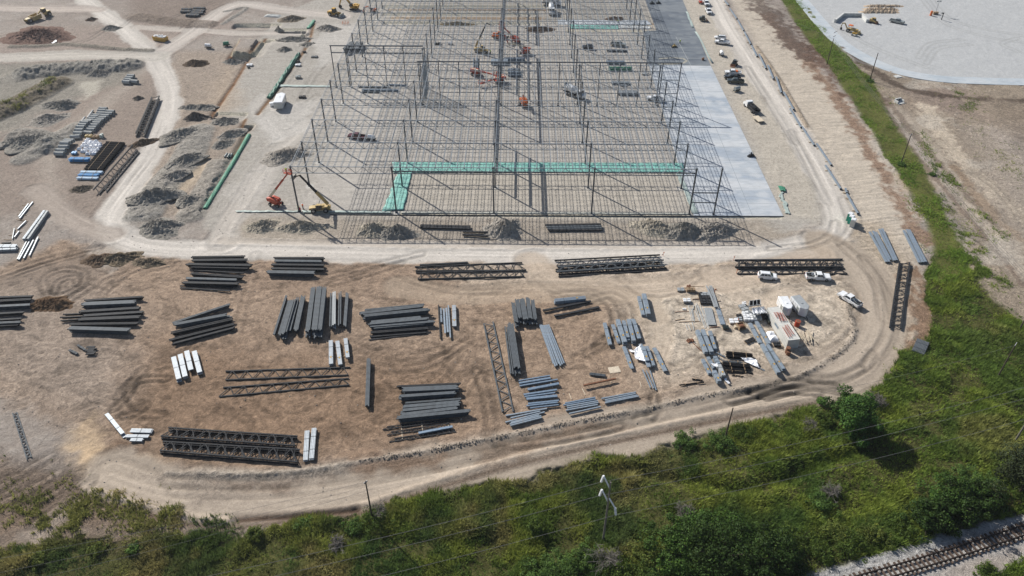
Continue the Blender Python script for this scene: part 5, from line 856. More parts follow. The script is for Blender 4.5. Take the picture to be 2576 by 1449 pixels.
# ---- rows of galvanised purlins on the right bank
for i, (a, b, c, d) in enumerate([(768, 298, 895, 525), (795, 292, 915, 525), (815, 300, 925, 510), (842, 278, 955, 515), (862, 274, 972, 512)]): channel(t31, a, b, c, d, 17, .6, '%s galvanised purlin on the bank below the toilets, from the left' % nm[i], 'galv', 'purlins on the bank', tb=3 if i == 1 else 0)
for i, (a, b, c, d) in enumerate([(1026, 288, 1145, 530), (1050, 280, 1170, 528), (1066, 282, 1192, 525)]): channel(t31, a, b, c, d, 18, .6, '%s galvanised purlin of the separate trio on the grass edge' % nm[i], 'galv', 'purlins on the grass edge', tb=3 if i == 1 else 0)
deck(kD0, 2323, 856, 2310, 886, 36, .5, 'dark corrugated panel stack at the edge of the weeds', 'joist', tagc=False, bands=2, lay=2, nrib=9)
# beams before the pad
for i, (a, b, c, d, w) in enumerate([(1240, 248, 1620, 258, 12), (1240, 262, 1622, 272, 10), (1560, 296, 1755, 300, 8), (1558, 318, 1752, 330, 9)]): channel(t11, a, b, c, d, w, .6, ('upper long dark beam in the truss shadow before the pad', 'lower long dark beam in the truss shadow before the pad', 'upper short dark beam before the pad', 'lower short dark beam before the pad')[i], 'dark', 'dark beams before the pad')
for i in range(4): channel(t21, 250+8*i, 246+13*i, 672+4*i, 240+14*i, 10, .9-.12*i, '%s beam of the dark stack before the pad, from the back' % nm[i], 'joist' if i in (1, 2) else 'dark', 'stacked beams before the pad')
channel(t11, 1235, 548, 1598, 528, 9, .4, 'single dark beam behind the left of the middle trusses', 'dark')
# ---------------------------------------------------------------- trusses lying on the ground
def lying_truss(k, a, b, c, d, label, z=.3, n=8, cw=.26, bw=.15, vert=True, mt='dark', grp='roof trusses lying on the ground', tilt=0.0):
    p0, p1, q0, q1 = [at(k(*v)) for v in (a, b, c, d)]; o = p0.copy(); t = thing('lying_truss', label, 'roof truss', tuple(o), 0, grp)
    def f(u, s): v = ((p0*(1-u)+p1*u) if s else (q0*(1-u)+q1*u))-o; return np.array([v[0], v[1], z+(tilt if s else 0)])
    for s in (1, 0):
        m = MB(); m.bars([f(0, s)], [f(1, s)], cw, .1); e = f(1, s)-f(0, s); m.bars([f(0, s)+[0, 0, -.12]], [f(1, s)+[0, 0, -.12]], .1, .24); m.bars([f(0, s)+[0, 0, -.24]], [f(1, s)+[0, 0, -.24]], cw, .06); part('chord', m, M[mt], t)
    for i in range(n):
        for u0, s0, u1, s1 in ((i/n, 0, (i+.5)/n, 1), ((i+.5)/n, 1, (i+1)/n, 0)): m = MB(); m.bars([f(u0, s0)], [f(u1, s1)], bw, .12); part('brace', m, M[mt], t)
        if vert:
            for u in ((i+.25)/n, (i+.75)/n): m = MB(); m.bars([f(u, 0)], [f(u, 1)], bw*.6, .1); part('strut', m, M[mt], t)
    return t
lying_truss(kD0, (568, 936), (881, 925), (568, 957), (876, 945), 'upper one of two long single trusses on the brown soil', vert=False, n=9)
lying_truss(kD0, (562, 977), (878, 953), (551, 999), (879, 970), 'lower one of two long single trusses on the brown soil', vert=False, n=9)
lying_truss(kD0, (1240, 811), (1291, 1037), (1217, 817), (1264, 1038), 'upright zigzag truss between the joist stacks', z=.3, n=9, vert=False, mt='joist')
for i, (dz, dx) in enumerate(((.3, 0), (.85, 4))):
    nmi = ('bottom', 'top')[i]; dy = -i*4.2
    lying_truss(kL, (125+dx, 122+dy+8), (1170+dx, 192+dy+8), (66+dx, 192+dy+8), (1152+dx, 268+dy+8), '%s truss of the rear stack of black trusses at lower left' % nmi, dz, 8)
    lying_truss(kL, (80+dx, 236+dy+8), (1188+dx, 300+dy+8), (56+dx, 306+dy+8), (1170+dx, 400+dy+8), '%s truss of the front stack of black trusses at lower left' % nmi, dz, 8)
for i, (a, b, c, d) in enumerate([((90, 83), (620, 63), (94, 103), (640, 100)), ((95, 112), (638, 101), (105, 143), (630, 130))]):
    lying_truss(kM, a, b, c, d, '%s truss of the left pair along the road' % ('rear', 'front')[i], .35, 7); 
for i, (a, b, c, d, z) in enumerate([((780, 52), (1300, 26), (790, 80), (1308, 50), .4), ((785, 97), (1310, 62), (800, 122), (1335, 90), .4), ((795, 92), (1318, 58), (790, 116), (1325, 84), .9), ((785, 104), (1300, 70), (800, 130), (1338, 96), .25)]):
    lying_truss(kM, a, b, c, d, ('rear truss of the right set along the road', 'middle truss of the right set along the road', 'topmost stacked truss of the right set along the road', 'front low truss of the right set along the road')[i], z, 7, mt='joist' if i == 2 else 'dark')
lying_truss(kD0, (1848, 656), (2119, 654), (1849, 673), (2121, 674), 'rear truss of the pair behind the white vehicles', .35, 8); lying_truss(kD0, (1858, 660), (2112, 660), (1855, 677), (2110, 677), 'stacked truss on the rear one behind the white vehicles', .8, 8)
lying_truss(kD0, (1856, 678), (2124, 677), (1854, 690), (2131, 690), 'front truss right behind the parked white vehicles', .3, 8)
lying_truss(kD0, (2262, 661), (2237, 828), (2287, 664), (2264, 831), 'tall narrow black truss lying alone on the right bank', .5, 8, .34, .2)
for i in range(2): lying_truss(kD0, (383+i, 254-3*i), (343+i, 346-3*i), (402+i, 252-3*i), (364+i, 346-3*i), '%s of two stacked trusses beside the left haul road' % ('lower', 'upper')[i], .4+.7*i, 7, .35)
lying_truss(kD0, (337, 373), (238, 487), (346, 379), (250, 491), 'leaning truss right of the black pipe stacks', .4, 8, .3, tilt=.9); lying_truss(kD0, (345, 380), (262, 480), (351, 384), (268, 484), 'low truss behind the leaning one by the black pipes', .3, 8, .25)
lying_truss(kD0, (32, 1040), (69, 1158), (43, 1038), (80, 1151), 'faded grey truss sunk in the dirt at lower left', .15, 9, .18, .12, mt='joist')
# ---------------------------------------------------------------- white bundles lower left
t02 = tl(0, 2)
deck(t02, 806, 226, 925, 372, 42, .7, 'long tilted bright white bundle at lower left', 'white_deck', tagc=False, stag=1.2); deck(t02, 985, 348, 1142, 352, 30, .5, 'upper one of three short white bundles at lower left', 'white_deck', tagc=False, bands=1); deck(t02, 952, 390, 1122, 392, 22, .5, 'middle one of three short white bundles at lower left', 'white_deck', tagc=False, bands=1); deck(t02, 985, 418, 1075, 420, 22, .5, 'lowest one of three short white bundles at lower left', 'white_deck', tagc=False, bands=1)
for i, (a, b, c, d) in enumerate([(370, 350, 375, 575), (430, 330, 442, 565)]): deck(tl(1, 2), [385, 438][i], [350, 330][i], [373, 418][i], [572, 560][i], 36, .7, '%s of two pale deck bundles right of the black trusses' % ('left', 'right')[i], 'white_deck', tagc=False)
# ---------------------------------------------------------------- steel lengths along the right road
PL = [((1823, 0), (1833, 12)), ((1836, 20), (1854, 46)), ((1856, 49), (1871, 76)), ((1873, 79), (1889, 110)), ((1891, 113), (1905, 141)), ((1910, 135), (1927, 171)), ((1932, 163), (1946, 197)), ((1953, 192), (1966, 232)), ((1972, 230), (1997, 274)), ((1988, 272), (2016, 319)), ((2018, 317), (2049, 364)), ((2055, 360), (2092, 414)), ((2077, 414), (2116, 474)), ((2127, 472), (2131, 484)), ((2131, 486), (2159, 536))]
w_ = 'first second third fourth fifth sixth seventh eighth ninth tenth eleventh twelfth thirteenth fourteenth fifteenth'.split()
for i, (p, q) in enumerate(PL):
    o, L, rz, wm = spot(kD0, *p, *q, 6, .6); t = thing('steel_length', '%s long steel length beside the right road, counted from the far end' % w_[i], 'steel beam', tuple(o), rz, 'steel lengths along the right road')
    m = MB(); [m.box((L/2, y, .36), (L, .2, .42)) for y in (-.14, .14)]; m.box((L/2, 0, .58), (L*.98, .08, .02)); part('beam_pair', m, M['galv'], t); m = MB(); m.box((L-.05, 0, .36), (.14, .55, .46)); part('end_block', m, M['dark'], t); m = MB(); [m.box((L*f, 0, .08), (.2, 1.8, .14)) for f in (.2, .8)]; part('bearer', m, M['timber'], t)
# ---------------------------------------------------------------- pipe yard, upper left
def cpipe(a, b, r, label, mt='concrete', grp='concrete pipes', z=None, k=kP):
    p = G(*k(*a), r); q = G(*k(*b), r); L = np.linalg.norm(q-p); zz0 = zat(p[0], p[1]) if z is None else z; t = thing('concrete_pipe', label, 'pipe', (p[0], p[1], zz0), math.atan2(q[1]-p[1], q[0]-p[0]), grp)
    m = MB(); m.ring((0, 0, r), (L, 0, r), r, r*.78, 20); part('barrel', m, M[mt], t, smooth=False); m = MB(); m.ring((-.12, 0, r), (.14, 0, r), r*1.08, r*.8, 20); part('socket', m, M[mt], t)
rowsL = [(915, 120, 1060, 120), (890, 158, 1030, 158), (875, 205, 1005, 208), (785, 245, 930, 248), (750, 280, 890, 282), (715, 318, 850, 320), (670, 353, 805, 357), (625, 388, 770, 392), (580, 430, 725, 435), (545, 465, 685, 470), (500, 505, 650, 508), (470, 548, 615, 550), (440, 590, 595, 595)]
rowsR = [(1045, 170, 1195, 175), (1010, 212, 1160, 215), (945, 252, 1095, 255), (905, 290, 1050, 293), (860, 325, 1005, 330), (815, 362, 960, 365), (780, 395, 930, 402), (740, 440, 890, 445), (700, 478, 855, 482), (665, 515, 825, 520), (620, 565, 775, 580)]
for i, v in enumerate(rowsL): cpipe(v[:2], v[2:], .62, 'grey concrete pipe, left column of the long double row, %s from the top' % (nm+w_[10:])[i])
for i, v in enumerate(rowsR): cpipe(v[:2], v[2:], .62, 'grey concrete pipe, right column of the long double row, %s from the top' % (nm+w_[10:])[i])
cpipe((372, 655), (545, 640), .7, 'crooked pale concrete pipe at the low end of the double row')
for i, v in enumerate([(280, 742, 440, 745), (245, 778, 400, 780), (205, 818, 360, 822), (165, 860, 330, 862), (110, 910, 275, 912), (75, 965, 240, 970)]): cpipe(v[:2], v[2:], .66, 'grey concrete pipe of the short single row, %s from the top' % nm[i])
t00 = tl(0, 0)
for i, v in enumerate([(965, 573, 1015, 573), (953, 588, 1005, 588), (942, 602, 990, 604), (930, 618, 982, 622), (986, 613, 1042, 618)]): cpipe(v[:2], v[2:], .7, 'big concrete pipe of the lone group by the road, %s' % ('topmost', 'second', 'third', 'lowest left', 'lowest right')[i], k=t00, grp='lone group of concrete pipes')
for i, v in enumerate([(690, 310, 790, 180), (490, 480, 650, 330), (500, 512, 655, 368)]): p = at(kP(*v[:2])); q = at(kP(*v[2:])); m = MB(); L = np.linalg.norm((q-p)[:2]); m.ring((0, 0, .3), (L, 0, .3), .3, .24, 14); m.ring((L-.1, 0, .3), (L+.15, 0, .3), .34, .24, 14); solo('slim_pipe', m, M['pale_concrete'], '%s slim pale pipe lying along the double pipe row' % ('upper', 'lower', 'second lower')[i], 'pipe', tuple(p), math.atan2(q[1]-p[1], q[0]-p[0]), 'slim pale pipes')
nb = 0
for r, (ys_, xs0) in enumerate([(712, [700]), (748, [665, 755, 850]), (785, [630, 725, 815, 905]), (832, [595, 680, 770, 855, 930]), (888, [535, 650, 725, 810, 895]), (935, [600, 640, 760, 850]), (982, [690, 800, 850])]):
    for c, x in enumerate(xs0): bag(kP(x, ys_), 1.35, 1.1, .75, 'bulging white bag in the grid beside the black pipes, row %s, %s in it' % (nm[r], nm[c]), 'white bags in the pipe yard', seed=nb+2); nb += 1
def pipe_bundle(a, b, w, h, mt, label, grp, n=8, lay=3, k=kP):
    o, L, rz, wm = spot(k, *a, *b, w, h); t = thing('pipe_bundle', label, 'pipe bundle', tuple(o), rz, grp); r = min(wm/n/2, h/lay/2); m = MB()
    for l in range(lay):
        for i in range(n): y = -wm/2+(i+.5)*wm/n; x = rng.uniform(-.2, .2); m.ring((x, y, (l+.5)*h/lay), (x+L, y, (l+.5)*h/lay), r*.98, r*.8, 8)
    part('pipes', m, M[mt], t)
    for f in (.25, .75): m = MB(); m.box((L*f, 0, h+.02), (.1, wm+.06, .03)); m.box((L*f, wm/2+.02, h/2), (.1, .04, h)); m.box((L*f, -wm/2-.02, h/2), (.1, .04, h)); part('strap', m, M['timber'], t)
e0, e1, f0, f1 = np.array([1040, 722.]), np.array([1385, 738.]), np.array([610, 1250.]), np.array([960, 1262.])
for i in range(13):
    u = (i+.5)/13; a = e0*(1-u)+f0*u; b = e1*(1-u)+f1*u; pipe_bundle(a, b, 34, .95, 'blackpipe', 'black corrugated pipe bundle, %s of the big slanted stack from the top' % w_[i], 'black pipe bundles', 5, 3)
pipe_bundle((335, 1042), (712, 1046), 44, 1.1, 'bluepipe', 'sky blue pipe bundle below the white bags', 'blue pipe bundles'); pipe_bundle((550, 1296), (958, 1302), 36, .8, 'palepipe', 'pale blue pipe bundle right under the black stack', 'blue pipe bundles'); pipe_bundle((515, 1348), (885, 1355), 40, .8, 'bluepipe', 'sky blue pipe bundle between two pale ones', 'blue pipe bundles'); pipe_bundle((482, 1408), (872, 1415), 34, .7, 'palepipe', 'pale blue pipe bundle, lowest of the pipe yard', 'blue pipe bundles')
pallet_stack(kP, 445, 975, 1.6, 1.3, .6, 'bluepipe', 'small blue box beside the white bags', n=2); pallet_stack(kP, 720, 660, 2.4, .9, .7, 'tan', 'rusty yellow fittings above the white bags', n=4); pallet_stack(kP, 850, 675, 2.0, .9, .7, 'timber', 'brown fittings right of the yellow ones', n=4); pallet_stack(kP, 965, 665, 1.1, 1.1, 1.1, 'paleteal', 'pale green wrapped item right of the brown fittings', n=2)
# far left dark pipe bundles
for i, (a, b, c, d) in enumerate([((1370, 62), (1445, 62), 10, 1), ((1366, 78), (1440, 80), 12, 1), ((1460, 54), (1545, 56), 10, 1), ((1450, 72), (1540, 76), 12, 1), ((1440, 88), (1530, 92), 12, 1), ((1405, 104), (1500, 108), 14, 1)]): pipe_bundle(a, b, c, .9, 'joist', 'dark grey pipe bundle of the far group by the upper road, %s' % nm[i], 'far grey pipe bundles', 5, 2, k=t00)
# stacks under the frame
t10 = tl(1, 0); t20 = tl(2, 0); t30 = tl(3, 0)
for i, (a, b, c, d, w, h) in enumerate([(728, 312, 668, 365, 26, 2.2), (765, 312, 738, 362, 20, 1.5), (798, 312, 760, 362, 22, 1.8)]): joists(t10, a, b, c, d, w, h, '%s tall grey joist stack at the left side of the frame' % ('left', 'middle', 'right')[i])
for i, (a, b, c, d, w, h, mt) in enumerate([(715, 375, 865, 378, 12, .6, 'joist'), (712, 462, 848, 464, 18, .8, 'galv'), (750, 615, 885, 618, 14, .8, 'silver'), (800, 690, 945, 692, 20, 1.0, 'silver'), (815, 640, 865, 641, 8, .4, 'silver')]): deck(t20, a, b, c, d, w, h, '%s pale panel stack on the pad under the right bays' % nm[i], mt, tagc=False, bands=1)
for i, (a, b, c, d, w, h) in enumerate([(-30, 520, 65, 520, 10, 1.0), (-30, 540, 65, 540, 10, 1.0), (-30, 560, 70, 562, 8, .8), (-60, 438, 100, 438, 12, 1.2)]): deck(t20, a, b, c, d, w, h, '%s steel bundle beside the red lifts under the frame' % nm[i], 'galv', tagc=False, bands=1)
m = MB(); g = G(*T(2, 0, -95, 455), 1.3); L = 8.0; m.box((0, 0, .7), (6.5, 3.2, .9)); m.box((0, 0, 1.2), (6.2, 2.9, .15)); solo('panel_stack', m, M['galv'], 'big grey panel stack in the middle of the frame', 'panel stack', (g[0], g[1], 0), 0)
for i, (a, b, c, d) in enumerate([(-290, 435, -292, 520), (-268, 430, -272, 500), (-258, 432, -262, 520)]): deck(t20, a, b, c, d, 8, .6, '%s slim upright bundle left of the big grey panel stack' % nm[i], 'galv', tagc=False, bands=0)
for i, (a, b, c, d, w, h) in enumerate([(770, 648, 1000, 652, 8, .5), (800, 672, 1075, 676, 8, .6), (1000, 636, 1130, 640, 7, .4), (800, 690, 940, 694, 6, .4)]): deck(t10, a, b, c, d, w, h, '%s bundle lying under the left cross wall' % nm[i], ('joist', 'galv', 'bluegalv', 'joist')[i], tagc=False, bands=0)
m = MB(); g = at(T(2, 0, 815, 530)); m.box((0, 0, .6), (8.5, 1.5, 1.1)); m.box((0, 0, 1.2), (8.7, 1.0, .1)); solo('formwork_stack', m, M['green'], 'dark green formwork stack under the right bays', 'formwork', tuple(g))
# black pipe stacks near the ridge
pipe_bundle((1150, 500), (1640, 545), 40, .9, 'blackpipe', 'rear black pipe bundle beside the wrapped decks', 'black pipes near the ridge', 7, 3, kF); pipe_bundle((1155, 560), (1655, 605), 40, .7, 'blackpipe', 'second black pipe bundle beside the wrapped decks', 'black pipes near the ridge', 7, 2, kF); pipe_bundle((1095, 665), (1450, 690), 26, .8, 'joist', 'grey black pipe row under the plastic near the ridge', 'black pipes near the ridge', 4, 2, kF); pipe_bundle((1090, 715), (1600, 760), 60, .7, 'blackpipe', 'wide black pipe row with timber spacers near the ridge', 'black pipes near the ridge', 8, 2, kF); pipe_bundle((1120, 800), (1620, 830), 40, .6, 'blackpipe', 'fifth black pipe row near the ridge', 'black pipes near the ridge', 6, 1, kF); pipe_bundle((1130, 850), (1640, 895), 26, .5, 'blackpipe', 'front black pipe pair near the ridge', 'black pipes near the ridge', 3, 1, kF)
pipe_bundle((1265, 932), (1470, 962), 26, .4, 'blackpipe', 'short black pipe roll close to the ridge', 'black pipes near the ridge', 3, 1, kF); pipe_bundle((252, 1120), (720, 1062), 26, .5, 'blackpipe', 'long black pipe pair pointing left at the ridge', 'black pipes near the ridge', 3, 1, kF); pipe_bundle((515, 1005), (715, 1030), 22, .4, 'blackpipe', 'short black pipe above the long pair at the ridge', 'black pipes near the ridge', 2, 1, kF)
pipe_bundle((950, 490), (1120, 580), 28, .5, 'galv', 'small grey tube bundle left of the black pipes', None, 4, 1, kF); pipe_bundle((990, 575), (1075, 645), 22, .4, 'galv', 'smaller grey tube bundle below it', None, 3, 1, kF); pipe_bundle((1690, 755), (1865, 840), 26, .4, 'galv', 'grey tube bundle right of the plastic heap', None, 4, 1, kF)
# crumpled plastic
def crumple(P, label, amp=.9, z=.15, rag=1.0): return cloth('plastic_sheeting', P, M['plastic'], label, 'plastic sheeting', z, amp, 44, 30, None, rag)
crumple([kE(*p) for p in ((850, 1060), (1000, 990), (1100, 1320), (860, 1240))], 'large crumpled white plastic sheet beside a grey deck bundle'); crumple([kE(*p) for p in ((760, 1070), (860, 1070), (860, 1130), (790, 1110))], 'small white plastic tail left of the large sheet', .6)
crumple([kF(*p) for p in ((1420, 645), (1670, 670), (1760, 830), (1600, 760))], 'crumpled plastic heap on the black pipes', .9); crumple([kF(*p) for p in ((840, 800), (950, 790), (960, 850), (880, 850))], 'plastic scrap tied between two wrapped decks', .5, 1.0); crumple([kF(*p) for p in ((1080, 1030), (1140, 1000), (1210, 1130), (1160, 1130))], 'white plastic tail trailing to the ridge', .5)
crumple([T(0, 0, 392, 332), T(0, 0, 432, 310), T(0, 0, 436, 318), T(0, 0, 400, 336)], 'white plastic scrap below the reddish mound', .6)
# ================================================================ vehicles and machines
def put(p, q, z=0.0):                        # tail and nose seen in the photo -> place and heading
    a, b = at(p), at(q); m = (a+b)/2; return (m[0], m[1], zat(m[0], m[1])), math.atan2(b[1]-a[1], b[0]-a[0])
def wheel(t, x, y, r, w, name='wheel'):
    m = MB(); m.cyl((0, -w/2, 0), (0, w/2, 0), r, 18); m.cyl((0, -w/2-.01, 0), (0, w/2+.01, 0), r*.86, 18); o = part(name, m, M['tyre'], t, loc=(x, y, r))
    m = MB(); m.cyl((0, -w/2-.025, 0), (0, w/2+.025, 0), r*.55, 12); m.cyl((0, -w/2-.04, 0), (0, w/2+.04, 0), r*.2, 8); part('rim', m, M['rim'], o); return o
def quad(a, b, c, d, th=.02): m = MB(); v = np.array([a, b, c, d], float); n = np.cross(v[1]-v[0], v[3]-v[0]); n = n/np.linalg.norm(n)*th; m.add(np.concatenate([v-n, v+n]), [[3, 2, 1, 0], [4, 5, 6, 7], [0, 1, 5, 4], [1, 2, 6, 5], [2, 3, 7, 6], [3, 0, 4, 7]]); return m
def cabin(t, prof, hw, tw, paint, doors=2):  # greenhouse: (x,z) front-low, front-high, rear-high, rear-low
    (fx_, fz), (gx, gz), (hx, hz), (rx, rz_) = prof; m = MB()
    V = [[fx_, -hw, fz], [fx_, hw, fz], [gx, -tw, gz], [gx, tw, gz], [hx, -tw, hz], [hx, tw, hz], [rx, -hw, rz_], [rx, hw, rz_]]
    m.add(V, [[0, 1, 3, 2], [2, 3, 5, 4], [4, 5, 7, 6], [0, 2, 4, 6], [1, 7, 5, 3], [0, 6, 7, 1]]); m.box(((gx+hx)/2, 0, gz+.02), (abs(gx-hx)*.96, tw*1.9, .05)); part('cabin', m, M[paint], t)
    lp = lambda a, b, f: [a[i]*(1-f)+b[i]*f for i in range(3)]
    A, B, Cc, D = V[0], V[1], V[3], V[2]; e = .025
    part('windscreen', quad(lp(lp(A, D, .1), lp(B, Cc, .1), .06), lp(lp(A, D, .1), lp(B, Cc, .1), .94), lp(lp(A, D, .9), lp(B, Cc, .9), .94), lp(lp(A, D, .9), lp(B, Cc, .9), .06), e), M['glass'], t)
    A, B, Cc, D = V[6], V[7], V[5], V[4]; part('rear_window', quad(lp(lp(A, D, .25), lp(B, Cc, .25), .1), lp(lp(A, D, .25), lp(B, Cc, .25), .9), lp(lp(A, D, .88), lp(B, Cc, .88), .9), lp(lp(A, D, .88), lp(B, Cc, .88), .1), e), M['glass'], t)
    for s in (0, 1):
        A, D, Cc, B = V[0+s], V[2+s], V[4+s], V[6+s]
        for i in range(doors):
            f0, f1 = .1+.82*i/doors, .06+.82*(i+1)/doors
            part('side_window', quad(lp(lp(A, B, f0), lp(D, Cc, f0), .2), lp(lp(A, B, f1), lp(D, Cc, f1), .2), lp(lp(A, B, f1), lp(D, Cc, f1), .88), lp(lp(A, B, f0), lp(D, Cc, f0), .88), e), M['glass'], t)
def lamps(t, xf, xr, hw, zf, zr):
    for s in (-1, 1):
        m = MB(); m.box((xf, s*hw, zf), (.08, .34, .2)); part('headlight', m, M['headlamp'], t); m = MB(); m.box((xr, s*hw*1.06, zr), (.08, .16, .4)); part('tail_light', m, M['taillamp'], t)
def pickup(p, q, paint, label, load=None, grp='pickup trucks', sc=1.0):
    loc, rz = put(p, q); t = thing('pickup_truck', label, 'pickup truck', loc, rz, grp); hw = .98; m = MB()
    m.prism([(2.95, .5), (2.98, .85), (2.86, 1.08), (1.55, 1.2), (1.2, 1.22), (-.75, 1.22), (-.75, .45), (1.2, .4), (2.2, .42)], -hw, hw)
    m.box((2.2, 0, 1.14), (1.2, 1.5, .06)); part('body', m, M[paint], t)
    m = MB(); m.box((-1.85, 0, .72), (2.2, 1.9, .12)); m.box((-1.85, hw-.06, .95), (2.2, .12, .62)); m.box((-1.85, -hw+.06, .95), (2.2, .12, .62)); m.box((-2.92, 0, .95), (.1, 1.96, .62)); m.box((-.8, 0, .95), (.1, 1.9, .6)); part('bed', m, M[paint], t)
    cabin(t, [(1.45, 1.2), (.72, 1.86), (-.55, 1.88), (-.76, 1.2)], .93, .74, paint)
    m = MB(); m.box((3.0, 0, .55), (.14, 1.9, .28)); part('front_bumper', m, M['rim'], t); m = MB(); m.box((-3.02, 0, .55), (.16, 1.9, .22)); part('rear_bumper', m, M['rim'], t); m = MB(); m.box((2.97, 0, .88), (.06, 1.1, .28)); part('grille', m, M['dark'], t)
    lamps(t, 2.93, -2.96, .78, .92, .98)
    for s in (-1, 1): m = MB(); m.box((1.0, s*1.12, 1.3), (.14, .26, .2)); part('wing_mirror', m, M['dark'], t)
    for x in (1.9, -1.75):
        for s in (-1, 1): wheel(t, x, s*.86, .41, .28)
    if load == 'gear':
        m = MB(); r = np.random.RandomState(int(abs(loc[0]*10)) % 99)
        for i in range(12): m.box((-1.85+r.uniform(-.9, .9), r.uniform(-.6, .6), .95+r.uniform(0, .35)), (r.uniform(.2, .7), r.uniform(.2, .5), r.uniform(.2, .5)), r.uniform(0, 3))
        part('bed_load', m, M['dark'], t)
        m = MB(); m.bars([[-2.7, .6, 1.2], [-2.7, -.6, 1.2]], [[-.9, .5, 1.9], [-.9, -.5, 1.6]], .12); part('bed_rack', m, M['greypaint'], t)
    if load == 'box': m = MB(); m.box((-1.2, 0, 1.32), (.7, 1.86, .42)); m.box((-1.2, 0, 1.54), (.62, 1.7, .04)); part('tool_box', m, M['dark'], t)
    if load == 'orange': m = MB(); m.box((-1.3, 0, 1.2), (.9, 1.5, .5)); m.box((-1.3, 0, 1.5), (.6, 1.1, .12)); part('bed_load', m, M['orange'], t)
    return t
def suv(p, q, paint, label, grp='passenger cars'):
    loc, rz = put(p, q); t = thing('suv', label, 'car', loc, rz, grp); m = MB(); hw = .92
    m.prism([(2.3, .45), (2.34, .8), (2.15, 1.0), (1.25, 1.1), (-2.2, 1.12), (-2.32, .8), (-2.3, .42), (0, .32)], -hw, hw); m.box((1.75, 0, 1.06), (.7, 1.3, .05)); part('body', m, M[paint], t)
    cabin(t, [(1.3, 1.08), (.5, 1.68), (-1.75, 1.68), (-2.22, 1.1)], .88, .68, paint, 3); lamps(t, 2.28, -2.3, .7, .82, .95)
    m = MB(); [m.box((-.6, s*.6, 1.74), (1.9, .05, .06)) for s in (-1, 1)]; part('roof_rail', m, M['dark'], t)
    for x in (1.45, -1.4):
        for s in (-1, 1): wheel(t, x, s*.82, .35, .24)
D_ = kD0
suv((1909, 698), (1949, 702), 'white', 'white car parked against the front right truss')
pickup((2023, 701), (2089, 704), 'white', 'white pickup loaded with gear beside the front right truss', 'gear')
pickup((2157, 775), (2114, 745), 'white', 'white pickup with loaded bed parked alone near the yard bend', 'gear')
pickup((919, 351), (879, 345), 'maroon', 'maroon pickup under the left front bays of the frame')
pickup((1670, 256), (1626, 250), 'white', 'white pickup at the right edge under the frame', 'box')
pickup((1862, 199), (1821, 197), 'black', 'black pickup in the middle of the row of three beside the slab', 'box'); pickup((1870, 210), (1829, 207), 'greenblack', 'dark green pickup nearest in the row of three beside the slab'); pickup((1862, 188), (1824, 186), 'white', 'white pickup with orange load behind the black one', 'orange')
suv((1825, 100), (1798, 98), 'white', 'white car behind a white pickup on the far right track'); pickup((1834, 113), (1798, 108), 'white', 'white pickup beside the white car on the far right track')
pickup((1778, 26), (1785, 38), 'white', 'white pickup facing the camera on the far right track'); pickup((1773, 6), (1779, 17), 'white', 'farthest white pickup facing the camera by the right road')
suv((1495, 125), (1462, 120), 'black', 'black car under the right bays of the frame'); pickup((1537, 114), (1573, 117), 'greypaint', 'silver pickup under the right bays of the frame')
pickup((2237, 54), (2274, 61), 'greypaint', 'pale grey pickup alone on the gravel lot', None)
# concrete mixers
def mixer(p, q, label):
    loc, rz = put(p, q); t = thing('mixer_truck', label, 'mixer truck', loc, rz, 'concrete mixer trucks'); m = MB(); m.box((-.4, 0, .95), (8.0, 1.0, .3)); m.box((.2, 0, 1.2), (2.0, 2.0, .3)); part('chassis', m, M['dark'], t)
    m = MB(); m.prism([(4.4, .7), (4.45, 1.7), (3.4, 1.8), (3.3, 2.9), (1.9, 2.95), (1.8, .7)], -1.15, 1.15); part('cab', m, M['white'], t); part('windscreen', quad((3.42, -1.0, 1.9), (3.42, 1.0, 1.9), (3.34, .95, 2.75), (3.34, -.95, 2.75), .03), M['glass'], t)
    for s in (-1, 1): part('side_window', quad((2.1, s*1.16, 1.9), (3.1, s*1.16, 1.9), (3.1, s*1.16, 2.6), (2.1, s*1.16, 2.6), .02), M['glass'], t)
    m = MB(); pts = [(1.5, 1.9, .5), (.9, 2.05, 1.15), (-.8, 2.5, 1.35), (-2.6, 3.0, 1.0), (-3.6, 3.3, .6)]
    for (x0, z0, r0), (x1, z1, r1) in zip(pts[:-1], pts[1:]): m.cyl((x0, 0, z0), (x1, 0, z1), r0, 20, r1)
    part('drum', m, M['white'], t, smooth=False)
    m = MB(); m.cyl((-3.5, 0, 3.4), (-3.9, 0, 4.0), .35, 10, .7); m.bars([[-4.0, 0, 2.8]], [[-5.2, 0, 1.6]], .6, .1); part('chute', m, M['greypaint'], t); m = MB(); m.bars([[-3.4, -.8, 1.1], [-3.4, .8, 1.1]], [[-3.4, -.7, 3.0], [-3.4, .7, 3.0]], .15); part('drum_stand', m, M['dark'], t)
    for x in (3.3, -1.0, -2.3, .8):
        for s in (-1, 1): wheel(t, x, s*1.0, .52, .34)
mixer((1419, 234), (1469, 250), 'white concrete mixer truck under the frame, drum to the left'); mixer((1384, 16), (1390, 48), 'far white concrete mixer facing the camera under the frame'); mixer((1376, 12), (1398, 14), 'farthest white concrete mixer beside the top edge of the photo')
